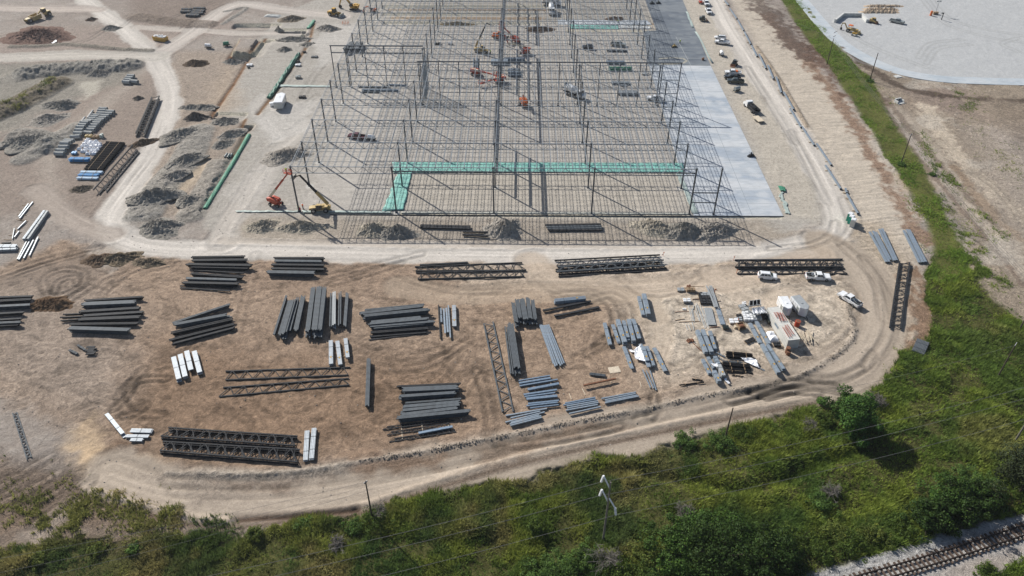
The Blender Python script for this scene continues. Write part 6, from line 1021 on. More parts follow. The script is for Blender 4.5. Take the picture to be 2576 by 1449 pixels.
# telescopic handlers
def boomparts(t, a, b, secs, loc, rz):
    R2 = np.array([[math.cos(-rz), -math.sin(-rz), 0], [math.sin(-rz), math.cos(-rz), 0], [0, 0, 1]]); a = R2@(np.array(a)-loc); b = R2@(np.array(b)-loc)
    for i, (f0, f1, w, mt) in enumerate(secs): m = MB(); p, q = a*(1-f0)+b*f0, a*(1-f1)+b*f1; m.bars([p], [q], w, w*1.15); m.bars([q-(q-p)*.03], [q], w*1.15, w*1.3); part('boom_section', m, M[mt], t)
    return a, b
def telehandler(p, q, tip, htip, label, body='yellow', pivot_back=True, boom2='dark'):
    loc, rz = put(p, q); loc = np.array(loc); t = thing('telehandler', label, 'telehandler', tuple(loc), rz, 'telehandlers'); m = MB()
    m.prism([(-2.9, .7), (-3.0, 1.5), (-2.2, 1.7), (2.0, 1.45), (2.9, 1.3), (2.9, .7)], -.75, .75); m.box((0, -.85, 1.0), (1.8, .5, .7)); m.box((0, 0, 1.75), (2.4, .5, .25)); part('chassis', m, M[body], t)
    m = MB(); m.prism([(-.6, 1.1), (-.5, 2.45), (.6, 2.45), (1.0, 1.7), (1.0, 1.1)], .35, 1.2); part('cab', m, M['glass'], t); m = MB(); m.box((.05, .78, 2.5), (1.25, .95, .1)); part('cab_roof', m, M[body], t)
    m = MB(); m.box((-1.2, -.9, 1.3), (1.6, .5, .7)); m.cyl((-1.8, -.9, 1.6), (-1.8, -.9, 2.3), .08, 8); part('engine_cover', m, M[body], t)
    for x in (1.7, -1.7):
        for s in (-1, 1): wheel(t, x, s*1.05, .68, .46)
    c, s_ = math.cos(rz), math.sin(rz); piv = loc+np.array([-2.4*c, -2.4*s_, 2.1]); tipw = G(*tip, htip)
    a, b = boomparts(t, piv, tipw, [(0, .42, .62, body), (.4, .72, .48, boom2), (.7, 1, .36, boom2)], loc, rz)
    m = MB(); d = (b-a)/np.linalg.norm(b-a); hz = np.array([d[0], d[1], 0]); hz = hz/max(np.linalg.norm(hz), 1e-6); e = b+hz*1.6-np.array([0, 0, .7]); m.bars([b], [e], .3, .3); sdv = np.array([-hz[1], hz[0], 0]); m.bars([e-sdv*.9], [e+sdv*.9], .15, .9); m.bars([e-sdv*.5, e+sdv*.5], [e-sdv*.5+hz*1.2-[0, 0, .3], e+sdv*.5+hz*1.2-[0, 0, .3]], .12); part('fork_carriage', m, M['black'], t)
    m = MB(); m.bars([[.6, 0, 1.3]], [a*.75+b*.25], .16); part('lift_ram', m, M['silver'], t); return t
telehandler((822, 530), (790, 531), (754, 441), 10.2, 'yellow telehandler with long black boom raised to the corner column', 'tan')
telehandler((1195, 130), (1228, 134), (1224, 58), 11.5, 'yellow telehandler with steep raised boom inside the frame', 'tan')
def handler_low(p, q, label, mt='tan'): return telehandler(p, q, ((p[0]+q[0])/2+(q[0]-p[0])*.4, (p[1]+q[1])/2-10), 3.2, label, mt)
handler_low((1240, 97), (1272, 97), 'dusty orange telehandler with lowered boom inside the frame', 'orange')
# boom lifts
def boom_lift(p, q, bask, hb, label, mt='red', grp='boom lifts', knuckle=None, person_=None):
    loc, rz = put(p, q); loc = np.array(loc); t = thing('boom_lift', label, 'boom lift', tuple(loc), rz, grp); m = MB(); m.box((0, 0, .85), (3.2, 1.5, .45)); m.box((0, 0, 1.2), (1.2, 1.2, .3)); part('base', m, M[mt], t)
    m = MB(); m.prism([(-2.1, 1.35), (-2.2, 2.3), (-1.0, 2.55), (1.1, 2.2), (1.3, 1.35)], -1.05, -.15); m.prism([(-2.1, 1.35), (-2.2, 2.2), (-.8, 2.4), (1.0, 2.1), (1.3, 1.35)], .25, 1.05); part('turret', m, M[mt], t)
    for x in (1.3, -1.3):
        for s in (-1, 1): wheel(t, x, s*1.0, .5, .38)
    c, s_ = math.cos(rz), math.sin(rz); piv = loc+np.array([-1.7*c, -1.7*s_, 2.2]); bw = G(*bask, hb)
    if knuckle: kn = G(*knuckle[0], knuckle[1]); boomparts(t, piv, kn, [(0, 1, .4, 'cream')], loc, rz); a, b = boomparts(t, kn, bw, [(0, .6, .36, mt), (.58, 1, .28, mt)], loc, rz)
    else: a, b = boomparts(t, piv, bw, [(0, .35, .5, 'cream'), (.33, .72, .42, mt), (.7, 1, .3, mt)], loc, rz)
    m = MB(); x, y, z = b; w = 1.15
    for zz_ in (z+.05, z+.6, z+1.1):
        for (x0, y0, x1, y1) in ((-w, -.5, w, -.5), (-w, .5, w, .5), (-w, -.5, -w, .5), (w, -.5, w, .5)): m.bars([[x+x0, y+y0, zz_]], [[x+x1, y+y1, zz_]], .07)
    for x0 in (-w, 0, w):
        for y0 in (-.5, .5): m.bars([[x+x0, y+y0, z]], [[x+x0, y+y0, z+1.1]], .06)
    m.box((x, y, z), (2*w, 1.0, .08)); m.box((x+w*.5, y+.45, z+.95), (.6, .2, .3)); part('basket', m, M[mt], t); return t, bw
_, BK1 = boom_lift((684, 513), (706, 519), (724, 436), 12.4, 'red boom lift with basket raised at the corner column')
boom_lift((1330, 132), (1312, 140), (1262, 72), 9.5, 'red boom lift with arm reaching up left inside the frame', knuckle=((1278, 108), 4.0))
boom_lift((1290, 104), (1304, 110), (1262, 64), 10.5, 'second red boom lift behind it, reaching the middle column line')
_, BK2 = boom_lift((1184, 187), (1212, 190), (1250, 190), 3.2, 'red boom lift with flat lowered arm left of the middle columns'); boom_lift((1270, 205), (1243, 209), (1212, 210), 1.2, 'red boom lift with folded arm in front of the flat one')
boom_lift((1315, 262), (1322, 272), (1320, 254), 3.0, 'orange boom lift alone in the open bay of the frame', 'orange', knuckle=((1316, 240), 4.5))
# excavators, loaders
def tracks(t, L=3.6, W_=2.6, h=.8):
    for s in (-1, 1):
        m = MB(); m.prism([(-L/2, .3), (-L/2+.3, .02), (L/2-.3, .02), (L/2, .3), (L/2-.25, h), (-L/2+.25, h)], s*W_/2-.25, s*W_/2+.25); [m.cyl((x, s*W_/2-.27, h*.45), (x, s*W_/2+.27, h*.45), h*.3, 10) for x in np.linspace(-L*.35, L*.35, 4)]; part('track', m, M['dark'], t)
def excavator(p, q, label, s=1.0, mt='yellow'):
    loc, rz = put(p, q); t = thing('excavator', label, 'excavator', loc, rz, 'excavators'); t.scale = (s, s, s); tracks(t); m = MB(); m.box((-.4, 0, 1.5), (3.6, 2.6, 1.0)); m.prism([(-2.2, 1.2), (-2.5, 2.3), (-1.0, 2.4), (-.8, 1.2)], -1.3, 1.3); m.box((-.9, -.5, 2.3), (1.6, 1.4, .5)); part('house', m, M[mt], t)
    m = MB(); m.prism([(.1, 1.9), (.2, 3.1), (1.3, 3.1), (1.7, 2.2), (1.7, 1.6), (.1, 1.6)], .35, 1.3); part('cab', m, M['glass'], t); m = MB(); m.bars([[1.0, -.2, 2.0], [3.4, -.2, 4.6]], [[3.4, -.2, 4.6], [6.2, -.2, 4.0]], .5, .6); part('boom', m, M[mt], t); m = MB(); m.bars([[6.1, -.2, 4.3]], [[7.2, -.2, 1.4]], .4, .45); part('arm', m, M[mt], t)
    m = MB(); m.prism([(7.3, 1.5), (6.5, 1.1), (6.3, .3), (7.0, .05), (7.6, .6)], -.8, .4); part('bucket', m, M['dark'], t); m = MB(); m.bars([[1.6, -.2, 1.7], [4.2, -.2, 5.0]], [[3.5, -.2, 4.0], [6.4, -.2, 4.6]], .16); part('ram', m, M['silver'], t)
excavator((902, 25), (880, 23), 'yellow excavator with arm stretched left at the frame corner', .95); excavator((944, 29), (932, 31), 'small orange excavator at the far left corner of the frame', .6, 'orange')
def loader(p, q, label, mt='yellow', arm=True):
    loc, rz = put(p, q); t = thing('wheel_loader', label, 'wheel loader', loc, rz); m = MB(); m.prism([(-3.3, .8), (-3.4, 1.8), (-1.2, 2.1), (-.8, .8)], -1.0, 1.0); m.prism([(-.8, .8), (-.7, 1.4), (1.6, 1.2), (1.8, .7)], -.7, .7); part('body', m, M[mt], t)
    m = MB(); m.prism([(-1.1, 2.0), (-1.0, 3.2), (.2, 3.2), (.5, 2.1), (.4, 1.4), (-1.1, 1.4)], -.75, .75); part('cab', m, M['glass'], t); m = MB(); m.box((-.4, 0, 3.26), (1.5, 1.7, .12)); m.box((-.4, 0, 3.34), (.9, 1.1, .08)); part('cab_roof', m, M[mt], t)
    m = MB(); m.bars([[.6, -.6, 1.7], [.6, .6, 1.7]], [[3.2, -.6, .9], [3.2, .6, .9]], .22, .4); part('lift_arm', m, M[mt], t); m = MB(); m.prism([(3.1, .3), (3.1, 1.4), (3.5, 1.5), (3.5, .6), (4.4, .35), (4.4, .2)], -1.45, 1.45); part('bucket', m, M['greypaint'], t)
    for x in (1.5, -2.0):
        for s in (-1, 1): wheel(t, x, s*1.05, .78, .55)
loader((832, 38), (856, 42), 'yellow wheel loader with bucket forward, left of the frame')
# scraper, backhoe, skid steers, roller
def scraper():
    loc, rz = put((78, 55), (118, 40)); t = thing('wheel_scraper', 'large dusty yellow wheel tractor scraper on the reddish mound', 'scraper', loc, rz); t.scale = (.95, .95, .95); m = MB(); m.prism([(3.4, .9), (3.4, 2.3), (5.9, 2.2), (6.1, .9)], -1.2, 1.2); m.bars([[3.6, 0, 2.2], [1.8, 0, 3.0]], [[1.8, 0, 3.0], [.4, 0, 2.2]], .5, .5); part('tractor', m, M['tan'], t)
    m = MB(); m.prism([(2.6, 2.0), (2.7, 3.6), (4.2, 3.6), (4.3, 2.1)], -.85, .85); part('cab', m, M['glass'], t); m = MB(); m.box((3.45, 0, 3.66), (1.8, 1.9, .14)); part('cab_roof', m, M['tan'], t)
    m = MB(); m.prism([(.6, .5), (.8, 2.4), (-3.6, 2.2), (-4.2, 1.0), (-3.4, .5)], -1.6, -1.45); m.prism([(.6, .5), (.8, 2.4), (-3.6, 2.2), (-4.2, 1.0), (-3.4, .5)], 1.45, 1.6); m.box((-1.6, 0, .6), (4.2, 2.9, .2)); m.box((-3.6, 0, 1.4), (.2, 2.9, 1.6)); part('bowl', m, M['tan'], t); m = MB(); m.prism([(-4.2, 1.0), (-4.2, 1.9), (-6.4, 1.8), (-6.4, 1.0)], -.9, .9); part('rear_engine', m, M['tan'], t)
    for x in (4.8, -5.2):
        for s in (-1, 1): wheel(t, x, s*1.35, .95, .7)
scraper()
def backhoe():
    loc, rz = put((2128, 78), (2152, 84)); t = thing('backhoe_loader', 'dusty yellow backhoe loader on the gravel lot', 'backhoe', loc, rz); m = MB(); m.prism([(2.6, .8), (2.6, 1.6), (.6, 1.8), (-1.8, 1.3), (-1.8, .8)], -.7, .7); part('body', m, M['tan'], t); m = MB(); m.box((-.6, 0, 2.75), (1.7, 1.7, .12)); m.box((-.6, 0, 2.84), (1.2, 1.2, .06)); part('canopy', m, M['orange'], t); m = MB(); m.bars([[x, y, 1.3] for x in (-1.3, .1) for y in (-.7, .7)], [[x, y, 2.7] for x in (-1.3, .1) for y in (-.7, .7)], .1); part('canopy_post', m, M['dark'], t)
    m = MB(); m.bars([[-1.9, 0, 1.2], [-3.2, 0, 3.0]], [[-3.2, 0, 3.0], [-4.3, 0, 2.7]], .3, .4); m.bars([[-4.2, 0, 2.9]], [[-4.5, 0, .9]], .26, .3); part('digger_arm', m, M['tan'], t); m = MB(); m.prism([(-4.5, 1.0), (-4.0, .8), (-3.9, .2), (-4.6, .1)], -.4, .4); part('digger_bucket', m, M['dark'], t); m = MB(); m.prism([(3.2, .3), (3.1, 1.2), (3.4, 1.25), (3.5, .6), (4.2, .3)], -1.1, 1.1); m.bars([[1.0, -.8, 1.3], [1.0, .8, 1.3]], [[3.2, -.8, .8], [3.2, .8, .8]], .16, .3); part('loader_bucket', m, M['tan'], t)
    for x, r in ((1.9, .5), (-1.0, .75)):
        for s in (-1, 1): wheel(t, x, s*.95, r, .42)
backhoe()
def skid(p, q, label, mt, track=True):
    loc, rz = put(p, q); t = thing('skid_steer', label, 'skid steer', loc, rz, 'compact machines'); m = MB(); m.prism([(-1.5, .5), (-1.6, 1.5), (-.6, 1.7), (1.0, 1.0), (1.1, .5)], -.65, .65); part('body', m, M[mt], t); m = MB(); m.prism([(-.5, 1.4), (-.5, 2.1), (.6, 2.1), (.9, 1.2)], -.5, .5); part('cab', m, M['glass'], t); m = MB(); m.box((.05, 0, 2.15), (1.3, 1.15, .1)); part('cab_roof', m, M[mt], t)
    m = MB(); m.bars([[-1.4, s*.8, 1.6] for s in (-1, 1)], [[1.5, s*.8, .7] for s in (-1, 1)], .16, .24); part('lift_arm', m, M[mt], t); m = MB(); m.prism([(1.5, .2), (1.5, .9), (1.7, .9), (1.8, .4), (2.3, .2)], -.95, .95); part('bucket', m, M['rust'], t)
    if track: tracks(t, 2.4, 1.7, .65)
    else: [wheel(t, x, s*.8, .42, .3) for x in (.7, -.7) for s in (-1, 1)]
skid((2188, 55), (2204, 60), 'dusty orange tracked loader on the gravel lot', 'tan'); skid((1853, 158), (1840, 171), 'dark green tracked loader with bucket beside the light slab', 'greenblack'); skid((1757, 52), (1778, 53), 'small dark green machine on the far right track', 'greenblack', False)
def roller(p, q, label):
    loc, rz = put(p, q); t = thing('compactor', label, 'roller', loc, rz); m = MB(); m.box((0, 0, .95), (1.8, .9, .5)); m.box((-.3, 0, 1.3), (.5, .6, .3)); part('body', m, M['yellow'], t); m = MB(); m.bars([[-.5, -.4, 1.2], [-.5, .4, 1.2], [-.5, -.4, 2.1]], [[-.5, -.4, 2.1], [-.5, .4, 2.1], [-.5, .4, 2.1]], .07); part('roll_bar', m, M['dark'], t); [part('drum', (lambda m: m.cyl((x, -.55, .42), (x, .55, .42), .42, 16))(MB()), M['greypaint'], t) for x in (-.85, .85)]
roller((2143, 89), (2154, 91), 'small yellow roller in front of the backhoe')
def trowel(p, label, mt='tan'):
    g = at(p); t = thing('power_trowel', label, 'power trowel', (g[0], g[1], .1), .3, 'trowel machines'); [part('blade_ring', (lambda m: m.ring((x, 0, .1), (x, .001, .1), .5, .4) or m)(MB()), M['dark'], t) for x in ()]
    for x in (-.6, .6): m = MB(); m.cyl((x, 0, .02), (x, 0, .2), .68, 16); m.cyl((x, 0, .2), (x, 0, .3), .2, 8); part('blade_disc', m, M['dark'], t)
    m = MB(); m.box((0, 0, .5), (1.6, .6, .35)); m.box((0, -.1, .8), (.5, .4, .4)); m.box((0, .15, 1.05), (.5, .1, .5)); part('seat_frame', m, M[mt], t); m = MB(); m.bars([[-.3, .4, .5], [.3, .4, .5]], [[-.3, .6, 1.2], [.3, .6, 1.2]], .06); part('lever', m, M['dark'], t)
trowel((1696, 119), 'ride-on trowel machine in the middle of the grey slab'); trowel((1640, 10), 'left of two dark machines at the far end of the grey slab', 'greenblack'); trowel((1656, 9), 'right of two dark machines at the far end of the grey slab', 'greenblack')
trowel((1889, 394), 'small dark machine on the near part of the light slab', 'dark')
# trailers
def ctrailer(tl_, nose, label, h=2.1, w=2.3, paint='white', roof='white', L=None, grp='enclosed trailers'):
    loc, rz = put(tl_, nose); a, b = at(tl_), at(nose); L = L or np.linalg.norm(b-a); t = thing('cargo_trailer', label, 'trailer', loc, rz, grp); hw = w/2; m = MB(); xs0 = [-L/2, L/2-1.0, L/2]; P = [(-L/2, -hw), (L/2-1.0, -hw), (L/2, -.35), (L/2, .35), (L/2-1.0, hw), (-L/2, hw)]; n = 6
    m.add([[x, y, .5] for x, y in P]+[[x, y, .5+h] for x, y in P], [[i, (i+1) % n, (i+1) % n+n, i+n] for i in range(n)], [list(range(n-1, -1, -1))]); part('body', m, M[paint], t)
    m = MB(); m.add([[x*1.005, y*1.01, .5+h] for x, y in P]+[[x*.97, y*.9, .58+h] for x, y in P], [[i, (i+1) % n, (i+1) % n+n, i+n] for i in range(n)], [list(range(n, 2*n))]); m.box((L*.05, 0, .62+h), (.5, .5, .12)); part('roof', m, M[roof], t)
    m = MB(); [m.box((-L/2+.5+i*.9, s*(hw+.012), .5+h/2), (.04, .015, h*.94)) for i in range(int(L/.9)-1) for s in (-1, 1)]; part('panel_seam', m, M['greypaint'], t); m = MB(); m.box((L/2-1.7, -hw-.02, 1.4), (.8, .03, 1.7)); part('side_door', m, M['greypaint'], t); m = MB(); m.box((-L/2-.02, 0, .5+h/2), (.03, w*.92, h*.9)); m.box((-L/2-.04, 0, .5+h/2), (.03, .05, h*.85)); part('rear_door', m, M['bone'], t)
    for x in (-.9, -.1):
        for s in (-1, 1): wheel(t, x, s*(hw+.02), .36, .24)
    m = MB(); m.bars([[L/2-.4, -.5, .45], [L/2-.4, .5, .45]], [[L/2+1.3, 0, .45], [L/2+1.3, 0, .45]], .1); m.bars([[L/2+1.1, 0, 0]], [[L/2+1.1, 0, .8]], .08); part('tow_bar', m, M['dark'], t)
ctrailer(kG(960, 440), kG(1085, 680), 'white V-nosed trailer just behind the container', 2.1, 2.3); ctrailer(kG(1190, 430), kG(1410, 690), 'white trailer with bluish roof right of the other trailer', 2.2, 2.4, 'white', 'silver')
ctrailer((702, 277), (712, 252), 'white box trailer alone on the pad left of the frame', 2.3, 3.0)
m = MB(); g = at((687, 266)); m.box((0, 0, .7), (2.0, 1.3, .9)); m.box((0, 0, 1.2), (1.8, 1.1, .12)); m.cyl((-.7, -.7, .3), (-.7, .7, .3), .3, 12); solo('generator', m, M['white'], 'white generator beside the lone box trailer', 'generator', tuple(g), .4)
# tow-behind tank, pump, rubbish skip, flat trailer, junk truck
def tank_trailer(p, q, label, mt='white'):
    loc, rz = put(p, q); t = thing('tank_trailer', label, 'tank trailer', loc, rz); m = MB(); m.cyl((-1.1, 0, 1.2), (1.1, 0, 1.2), .65, 18); part('tank', m, M[mt], t); m = MB(); m.box((0, 0, .5), (2.8, 1.2, .12)); m.bars([[1.3, 0, .5]], [[2.4, 0, .5]], .1); part('frame', m, M['dark'], t); [wheel(t, 0, s*.8, .34, .22) for s in (-1, 1)]
tank_trailer((945, 354), (925, 351), 'white tank trailer behind the maroon pickup'); tank_trailer((1817, 145), (1812, 134), 'small white tank trailer with upright hose on the right track'); tank_trailer((1860, 228), (1846, 232), 'grey compressor trailer in front of the dark green pickup', 'greypaint'); tank_trailer((517, 121), (533, 122), 'white and brown pump trailer beside the left spoil', 'white'); tank_trailer((560, 117), (580, 115), 'green and white pump unit beside the left spoil', 'green')
def skip(p, q):
    loc, rz = put(p, q); t = thing('rubbish_skip', 'yellow rubbish skip heaped with white debris by the road junction', 'skip', loc, rz); m = MB(); m.prism([(-3.0, 1.7), (-2.7, .1), (2.7, .1), (3.0, 1.7), (2.9, 1.7), (2.62, .2), (-2.62, .2), (-2.9, 1.7)], -1.2, 1.2); m.box((0, 1.2, .9), (5.6, .1, 1.6)); m.box((0, -1.2, .9), (5.6, .1, 1.6)); [m.box((x, -1.28, .9), (.12, .1, 1.5)) for x in (-2, -1, 0, 1, 2)]; part('bin', m, M['yellow'], t); m = MB(); r = np.random.RandomState(4)
    for i in range(60): m.box((r.uniform(-2.5, 2.5), r.uniform(-.95, .95), 1.4+r.uniform(0, .5)), (r.uniform(.2, .9), r.uniform(.2, .6), r.uniform(.1, .4)), r.uniform(0, 3))
    part('debris', m, M['white'], t)
skip((386, 98), (424, 105))
def flatbed(p, q, label, load=False):
    loc, rz = put(p, q); t = thing('flat_trailer', label, 'trailer', loc, rz); m = MB(); m.box((0, 0, .75), (4.2, 2.2, .14)); m.box((0, 0, .84), (4.0, 2.0, .03)); part('deck', m, M['pale_timber'], t); m = MB(); m.bars([[2.0, -.6, .6], [2.0, .6, .6]], [[3.4, 0, .5], [3.4, 0, .5]], .1); part('tow_bar', m, M['dark'], t); [wheel(t, x, s*.9, .36, .24) for x in (-.4, .4) for s in (-1, 1)]
flatbed((1916, 312), (1898, 296), 'tan flat trailer parked behind the laden white truck')
def stake_truck(p, q):
    loc, rz = put(p, q); t = thing('stake_truck', 'white truck heaped with scrap steel beside the light slab', 'truck', loc, rz); m = MB(); m.prism([(4.0, .6), (4.0, 1.3), (2.9, 1.5), (2.5, 2.4), (1.2, 2.45), (1.1, .6)], -1.05, 1.05); part('cab', m, M['white'], t); part('windscreen', quad((2.95, -.9, 1.55), (2.95, .9, 1.55), (2.58, .85, 2.3), (2.58, -.85, 2.3), .03), M['glass'], t); m = MB(); m.box((-1.6, 0, .95), (5.2, 2.3, .15)); m.box((-1.6, 1.15, 1.4), (5.2, .06, .8)); m.box((-1.6, -1.15, 1.4), (5.2, .06, .8)); part('stake_bed', m, M['dark'], t); m = MB(); r = np.random.RandomState(8)
    for i in range(50): a = r.uniform(-.5, .5); c = [r.uniform(-3.6, .4), r.uniform(-.9, .9), r.uniform(1.2, 2.1)]; m.bars([c], [[c[0]+r.uniform(.5, 2.2)*math.cos(a), c[1]+a*.8, c[2]+r.uniform(-.2, .2)]], r.uniform(.08, .3))
    part('scrap_load', m, M['dark'], t); [wheel(t, x, s*.95, .48, .32) for x in (2.9, -2.2) for s in (-1, 1)]
stake_truck((1904, 290), (1874, 262))
def utility(p, q):
    loc, rz = put(p, q); t = thing('work_cart', 'small red and white cart beside the far white pickups', 'cart', loc, rz); m = MB(); m.box((0, 0, .8), (2.6, 1.4, .4)); m.box((-.7, 0, 1.15), (1.0, 1.3, .4)); part('body', m, M['red'], t); m = MB(); m.box((.4, 0, 1.75), (1.3, 1.3, .08)); m.bars([[x, y, 1] for x in (-.1, 1) for y in (-.6, .6)], [[x, y, 1.7] for x in (-.1, 1) for y in (-.6, .6)], .06); part('canopy', m, M['white'], t); [wheel(t, x, s*.65, .32, .22) for x in (.85, -.85) for s in (-1, 1)]
utility((1760, 4), (1764, 13))
# ---------------------------------------------------------------- container, canopy, ladders, toilets
def corr_box(L, w, h, pit=.28, dep=.05):
    m = MB(); n = int(L/pit); 
    for s in (-1, 1):
        V = []; 
        for i in range(n+1): x = -L/2+L*i/n; y = s*(w/2-(dep if i % 2 else 0)); V += [[x, y, .12], [x, y, h]]
        m.add(V, [[2*i, 2*i+2, 2*i+3, 2*i+1] for i in range(n)])
    V = []
    for i in range(n+1): x = -L/2+L*i/n; z = h-(dep if i % 2 else 0)*.7+.01; V += [[x, -w/2, z], [x, w/2, z]]
    m.add(V, [[2*i, 2*i+2, 2*i+3, 2*i+1] for i in range(n)]); m.box((-L/2+.03, 0, h/2+.06), (.06, w, h-.1)); m.box((L/2-.03, 0, h/2+.06), (.06, w, h-.1)); return m
ca, cb = G(*kG(820, 475), 2.75), G(*kG(1222, 1092), 2.75); CL = np.linalg.norm(cb-ca); crz = math.atan2(cb[1]-ca[1], cb[0]-ca[0]); cc = (ca+cb)/2
cont = thing('shipping_container', 'long cream corrugated shipping container with red ladders on its roof', 'container', (cc[0], cc[1], zat(cc[0], cc[1])), crz); part('shell', corr_box(CL, 2.75, 2.75), M['bone'], cont)
m = MB(); [m.box((CL/2+.02, y, 1.45), (.05, .04, 2.4)) for y in (-1.0, -.45, .02, .5, 1.0)]; m.box((CL/2+.01, 0, 1.4), (.03, 2.5, 2.4)); part('end_door', m, M['pale_concrete'], cont)
m = MB(); [m.box((sx*(CL/2-.05), sy*1.36, 1.4), (.14, .1, 2.78)) for sx in (-1, 1) for sy in (-1, 1)]; m.box((0, 1.37, 2.74), (CL, .08, .1)); m.box((0, -1.37, 2.74), (CL, .08, .1)); part('corner_frame', m, M['bone'], cont)
sgn = -1
for s in (-1, 1):
    m = MB(); m.box((-.2, s*1.395, 1.95), (1.9, .03, .5)); m.box((-.2, s*1.41, 1.95), (1.7, .01, .2)); part('side_sign', m, M['bluegalv'], cont)
def ladder(a, b, label, wd=.5):
    p, q = G(*kG(*a), 2.9), G(*kG(*b), 2.9); L = np.linalg.norm(q-p); t = thing('ladder', label, 'ladder', tuple(p), math.atan2(q[1]-p[1], q[0]-p[0]), 'ladders on the container'); [part('rail', (lambda m: m.box((L/2, s*wd/2, .05), (L, .09, .1)))(MB()), M['ladder'], t) for s in (-1, 1)]; m = MB(); [m.box((x, 0, .05), (.06, wd, .05)) for x in np.arange(.2, L, .32)]; part('rungs', m, M['ladder'], t)
for a, b, l in [((860, 580), (915, 675), 'short red ladder at the back left on the container roof'), ((930, 580), (980, 745), 'left red ladder of the back pair on the container roof'), ((968, 590), (1055, 740), 'right red ladder of the back pair on the container roof'), ((1020, 855), (1140, 1045), 'left red ladder near the front of the container roof'), ((1062, 815), (1195, 1000), 'right red ladder near the front of the container roof')]: ladder(a, b, l, .6)
def canopy(pts, h, label, mt='greypaint'):
    P = [G(*kG(*p), h)[:2] for p in pts]; c = np.mean(P, 0); t = thing('canopy_tent', label, 'canopy', (c[0], c[1], zat(*c)), 0); P = [p-c for p in P]; nx = 14; V = []; F = []
    for i in range(nx):
        for j in range(nx): u, v = i/(nx-1), j/(nx-1); q = (P[0]*(1-u)+P[1]*u)*(1-v)+(P[3]*(1-u)+P[2]*u)*v; V.append([q[0], q[1], h-.5*math.sin(math.pi*v)*(.6+.4*math.sin(u*14))-.25*((i*j) % 3 == 0)])
    F = [[i*nx+j, (i+1)*nx+j, (i+1)*nx+j+1, i*nx+j+1] for i in range(nx-1) for j in range(nx-1)]; m = MB(); m.add(V, F); o = part('canopy_cloth', m, M[mt], t); md = o.modifiers.new('thick', 'SOLIDIFY'); md.thickness = .04
    m = MB(); [m.bars([[*(p*1.01), 0]], [[*(p*1.01), h]], .1) for p in P]; [m.bars([[*P[i], h-.02]], [[*P[(i+1) % 4], h-.02]], .09) for i in range(4)]; [m.bars([[*(P[0]*(1-f)+P[1]*f), h]], [[*(P[3]*(1-f)+P[2]*f), h]], .1) for f in (.33, .66)]; part('canopy_frame', m, M['silver'], t)
canopy([(370, 470), (590, 440), (575, 345), (380, 370)], 2.3, 'dark grey sagging canopy behind the cartons', 'dark'); canopy([(470, 600), (720, 575), (650, 470), (420, 500)], 2.2, 'pale torn canopy on a silver frame beside the container', 'plastic')
def toilet(p, q, label, door):
    loc, rz = put(p, q); t = thing('portable_toilet', label, 'portable toilet', loc, rz, 'portable toilets'); m = MB(); m.box((0, 0, 1.1), (1.2, 1.2, 2.1)); m.box((0, 0, .05), (1.3, 1.3, .1)); part('cabin', m, M[door], t); m = MB(); m.box((0, 0, 2.22), (1.28, 1.28, .14)); m.box((0, 0, 2.34), (.9, 1.1, .12)); part('roof', m, M['white'], t); m = MB(); m.box((.62, 0, 1.05), (.04, .8, 1.8)); m.box((.64, .28, 1.0), (.03, .08, .16)); part('door', m, M['white'] if door == 'bone' else M['doorgreen'], t); m = MB(); m.cyl((-.45, .45, 2.3), (-.45, .45, 2.7), .06, 8); part('vent_pipe', m, M['white'], t)
toilet((2140, 556), (2131, 553), 'green portable toilet, farthest of the three by the right road', 'doorgreen'); toilet((2143, 563), (2134, 560), 'green portable toilet in the middle of the three by the right road', 'doorgreen'); toilet((2147, 571), (2138, 568), 'tan portable toilet, nearest of the three by the right road', 'bone')
# ---------------------------------------------------------------- odds on the lot
g0 = at((2111, 45)); 
def bay_wall():
    pts = [(2100, 57), (2120, 41), (2167, 41), (2180, 57)]; W_ = [at(p) for p in pts]; c = W_[0]; t = thing('block_bay', 'U-shaped bay of pale concrete blocks on the gravel lot', 'block wall', tuple(c)); 
    for a, b in zip(W_[:-1], W_[1:]):
        L = np.linalg.norm((b-a)[:2]); n = max(3, int(L/1.5))
        for i in range(n): p = a+(b-a)*(i+.5)/n-c; m = MB(); [m.box((p[0], p[1], .35+.72*k), (L/n*.97, .8, .7), math.atan2(b[1]-a[1], b[0]-a[0])) for k in range(2)]; part('block', m, M['pale_concrete'], t)
bay_wall()
t = thing('light_tower', 'mobile light tower with four lamps on the gravel lot', 'light tower', tuple(at((2352, 36)))); m = MB(); m.box((0, 0, .7), (2.2, 1.2, .8)); part('cabinet', m, M['timber'], t); m = MB(); m.cyl((0, 0, 1), (0, 0, 6), .09, 8); part('mast', m, M['silver'], t); [wheel(t, 0, s*.75, .32, .2) for s in (-1, 1)]
for i in range(4): m = MB(); m.box(((i % 2-.5)*1.2, .1, 5.6+(i//2)*.8), (.7, .2, .5)); part('lamp_head', m, M['silver'], t)
t = thing('orange_bin', 'upright orange bin beside the light tower', 'bin', tuple(at((2341, 39)))); m = MB(); m.cyl((0, 0, 0), (0, 0, 1.9), .5, 14, .45); part('drum', m, M['orange'], t); m = MB(); m.cyl((0, 0, 1.9), (0, 0, 2.05), .5, 14, .3); part('lid', m, M['orange'], t)
t = thing('sign_post', 'dark box sign post in front of the light tower', 'post', tuple(at((2368, 50)))); m = MB(); m.box((0, 0, 1.5), (.25, .25, 3.0)); part('post', m, M['dark'], t); m = MB(); m.box((-.3, 0, 2.9), (1.0, .3, .4)); part('head', m, M['dark'], t)
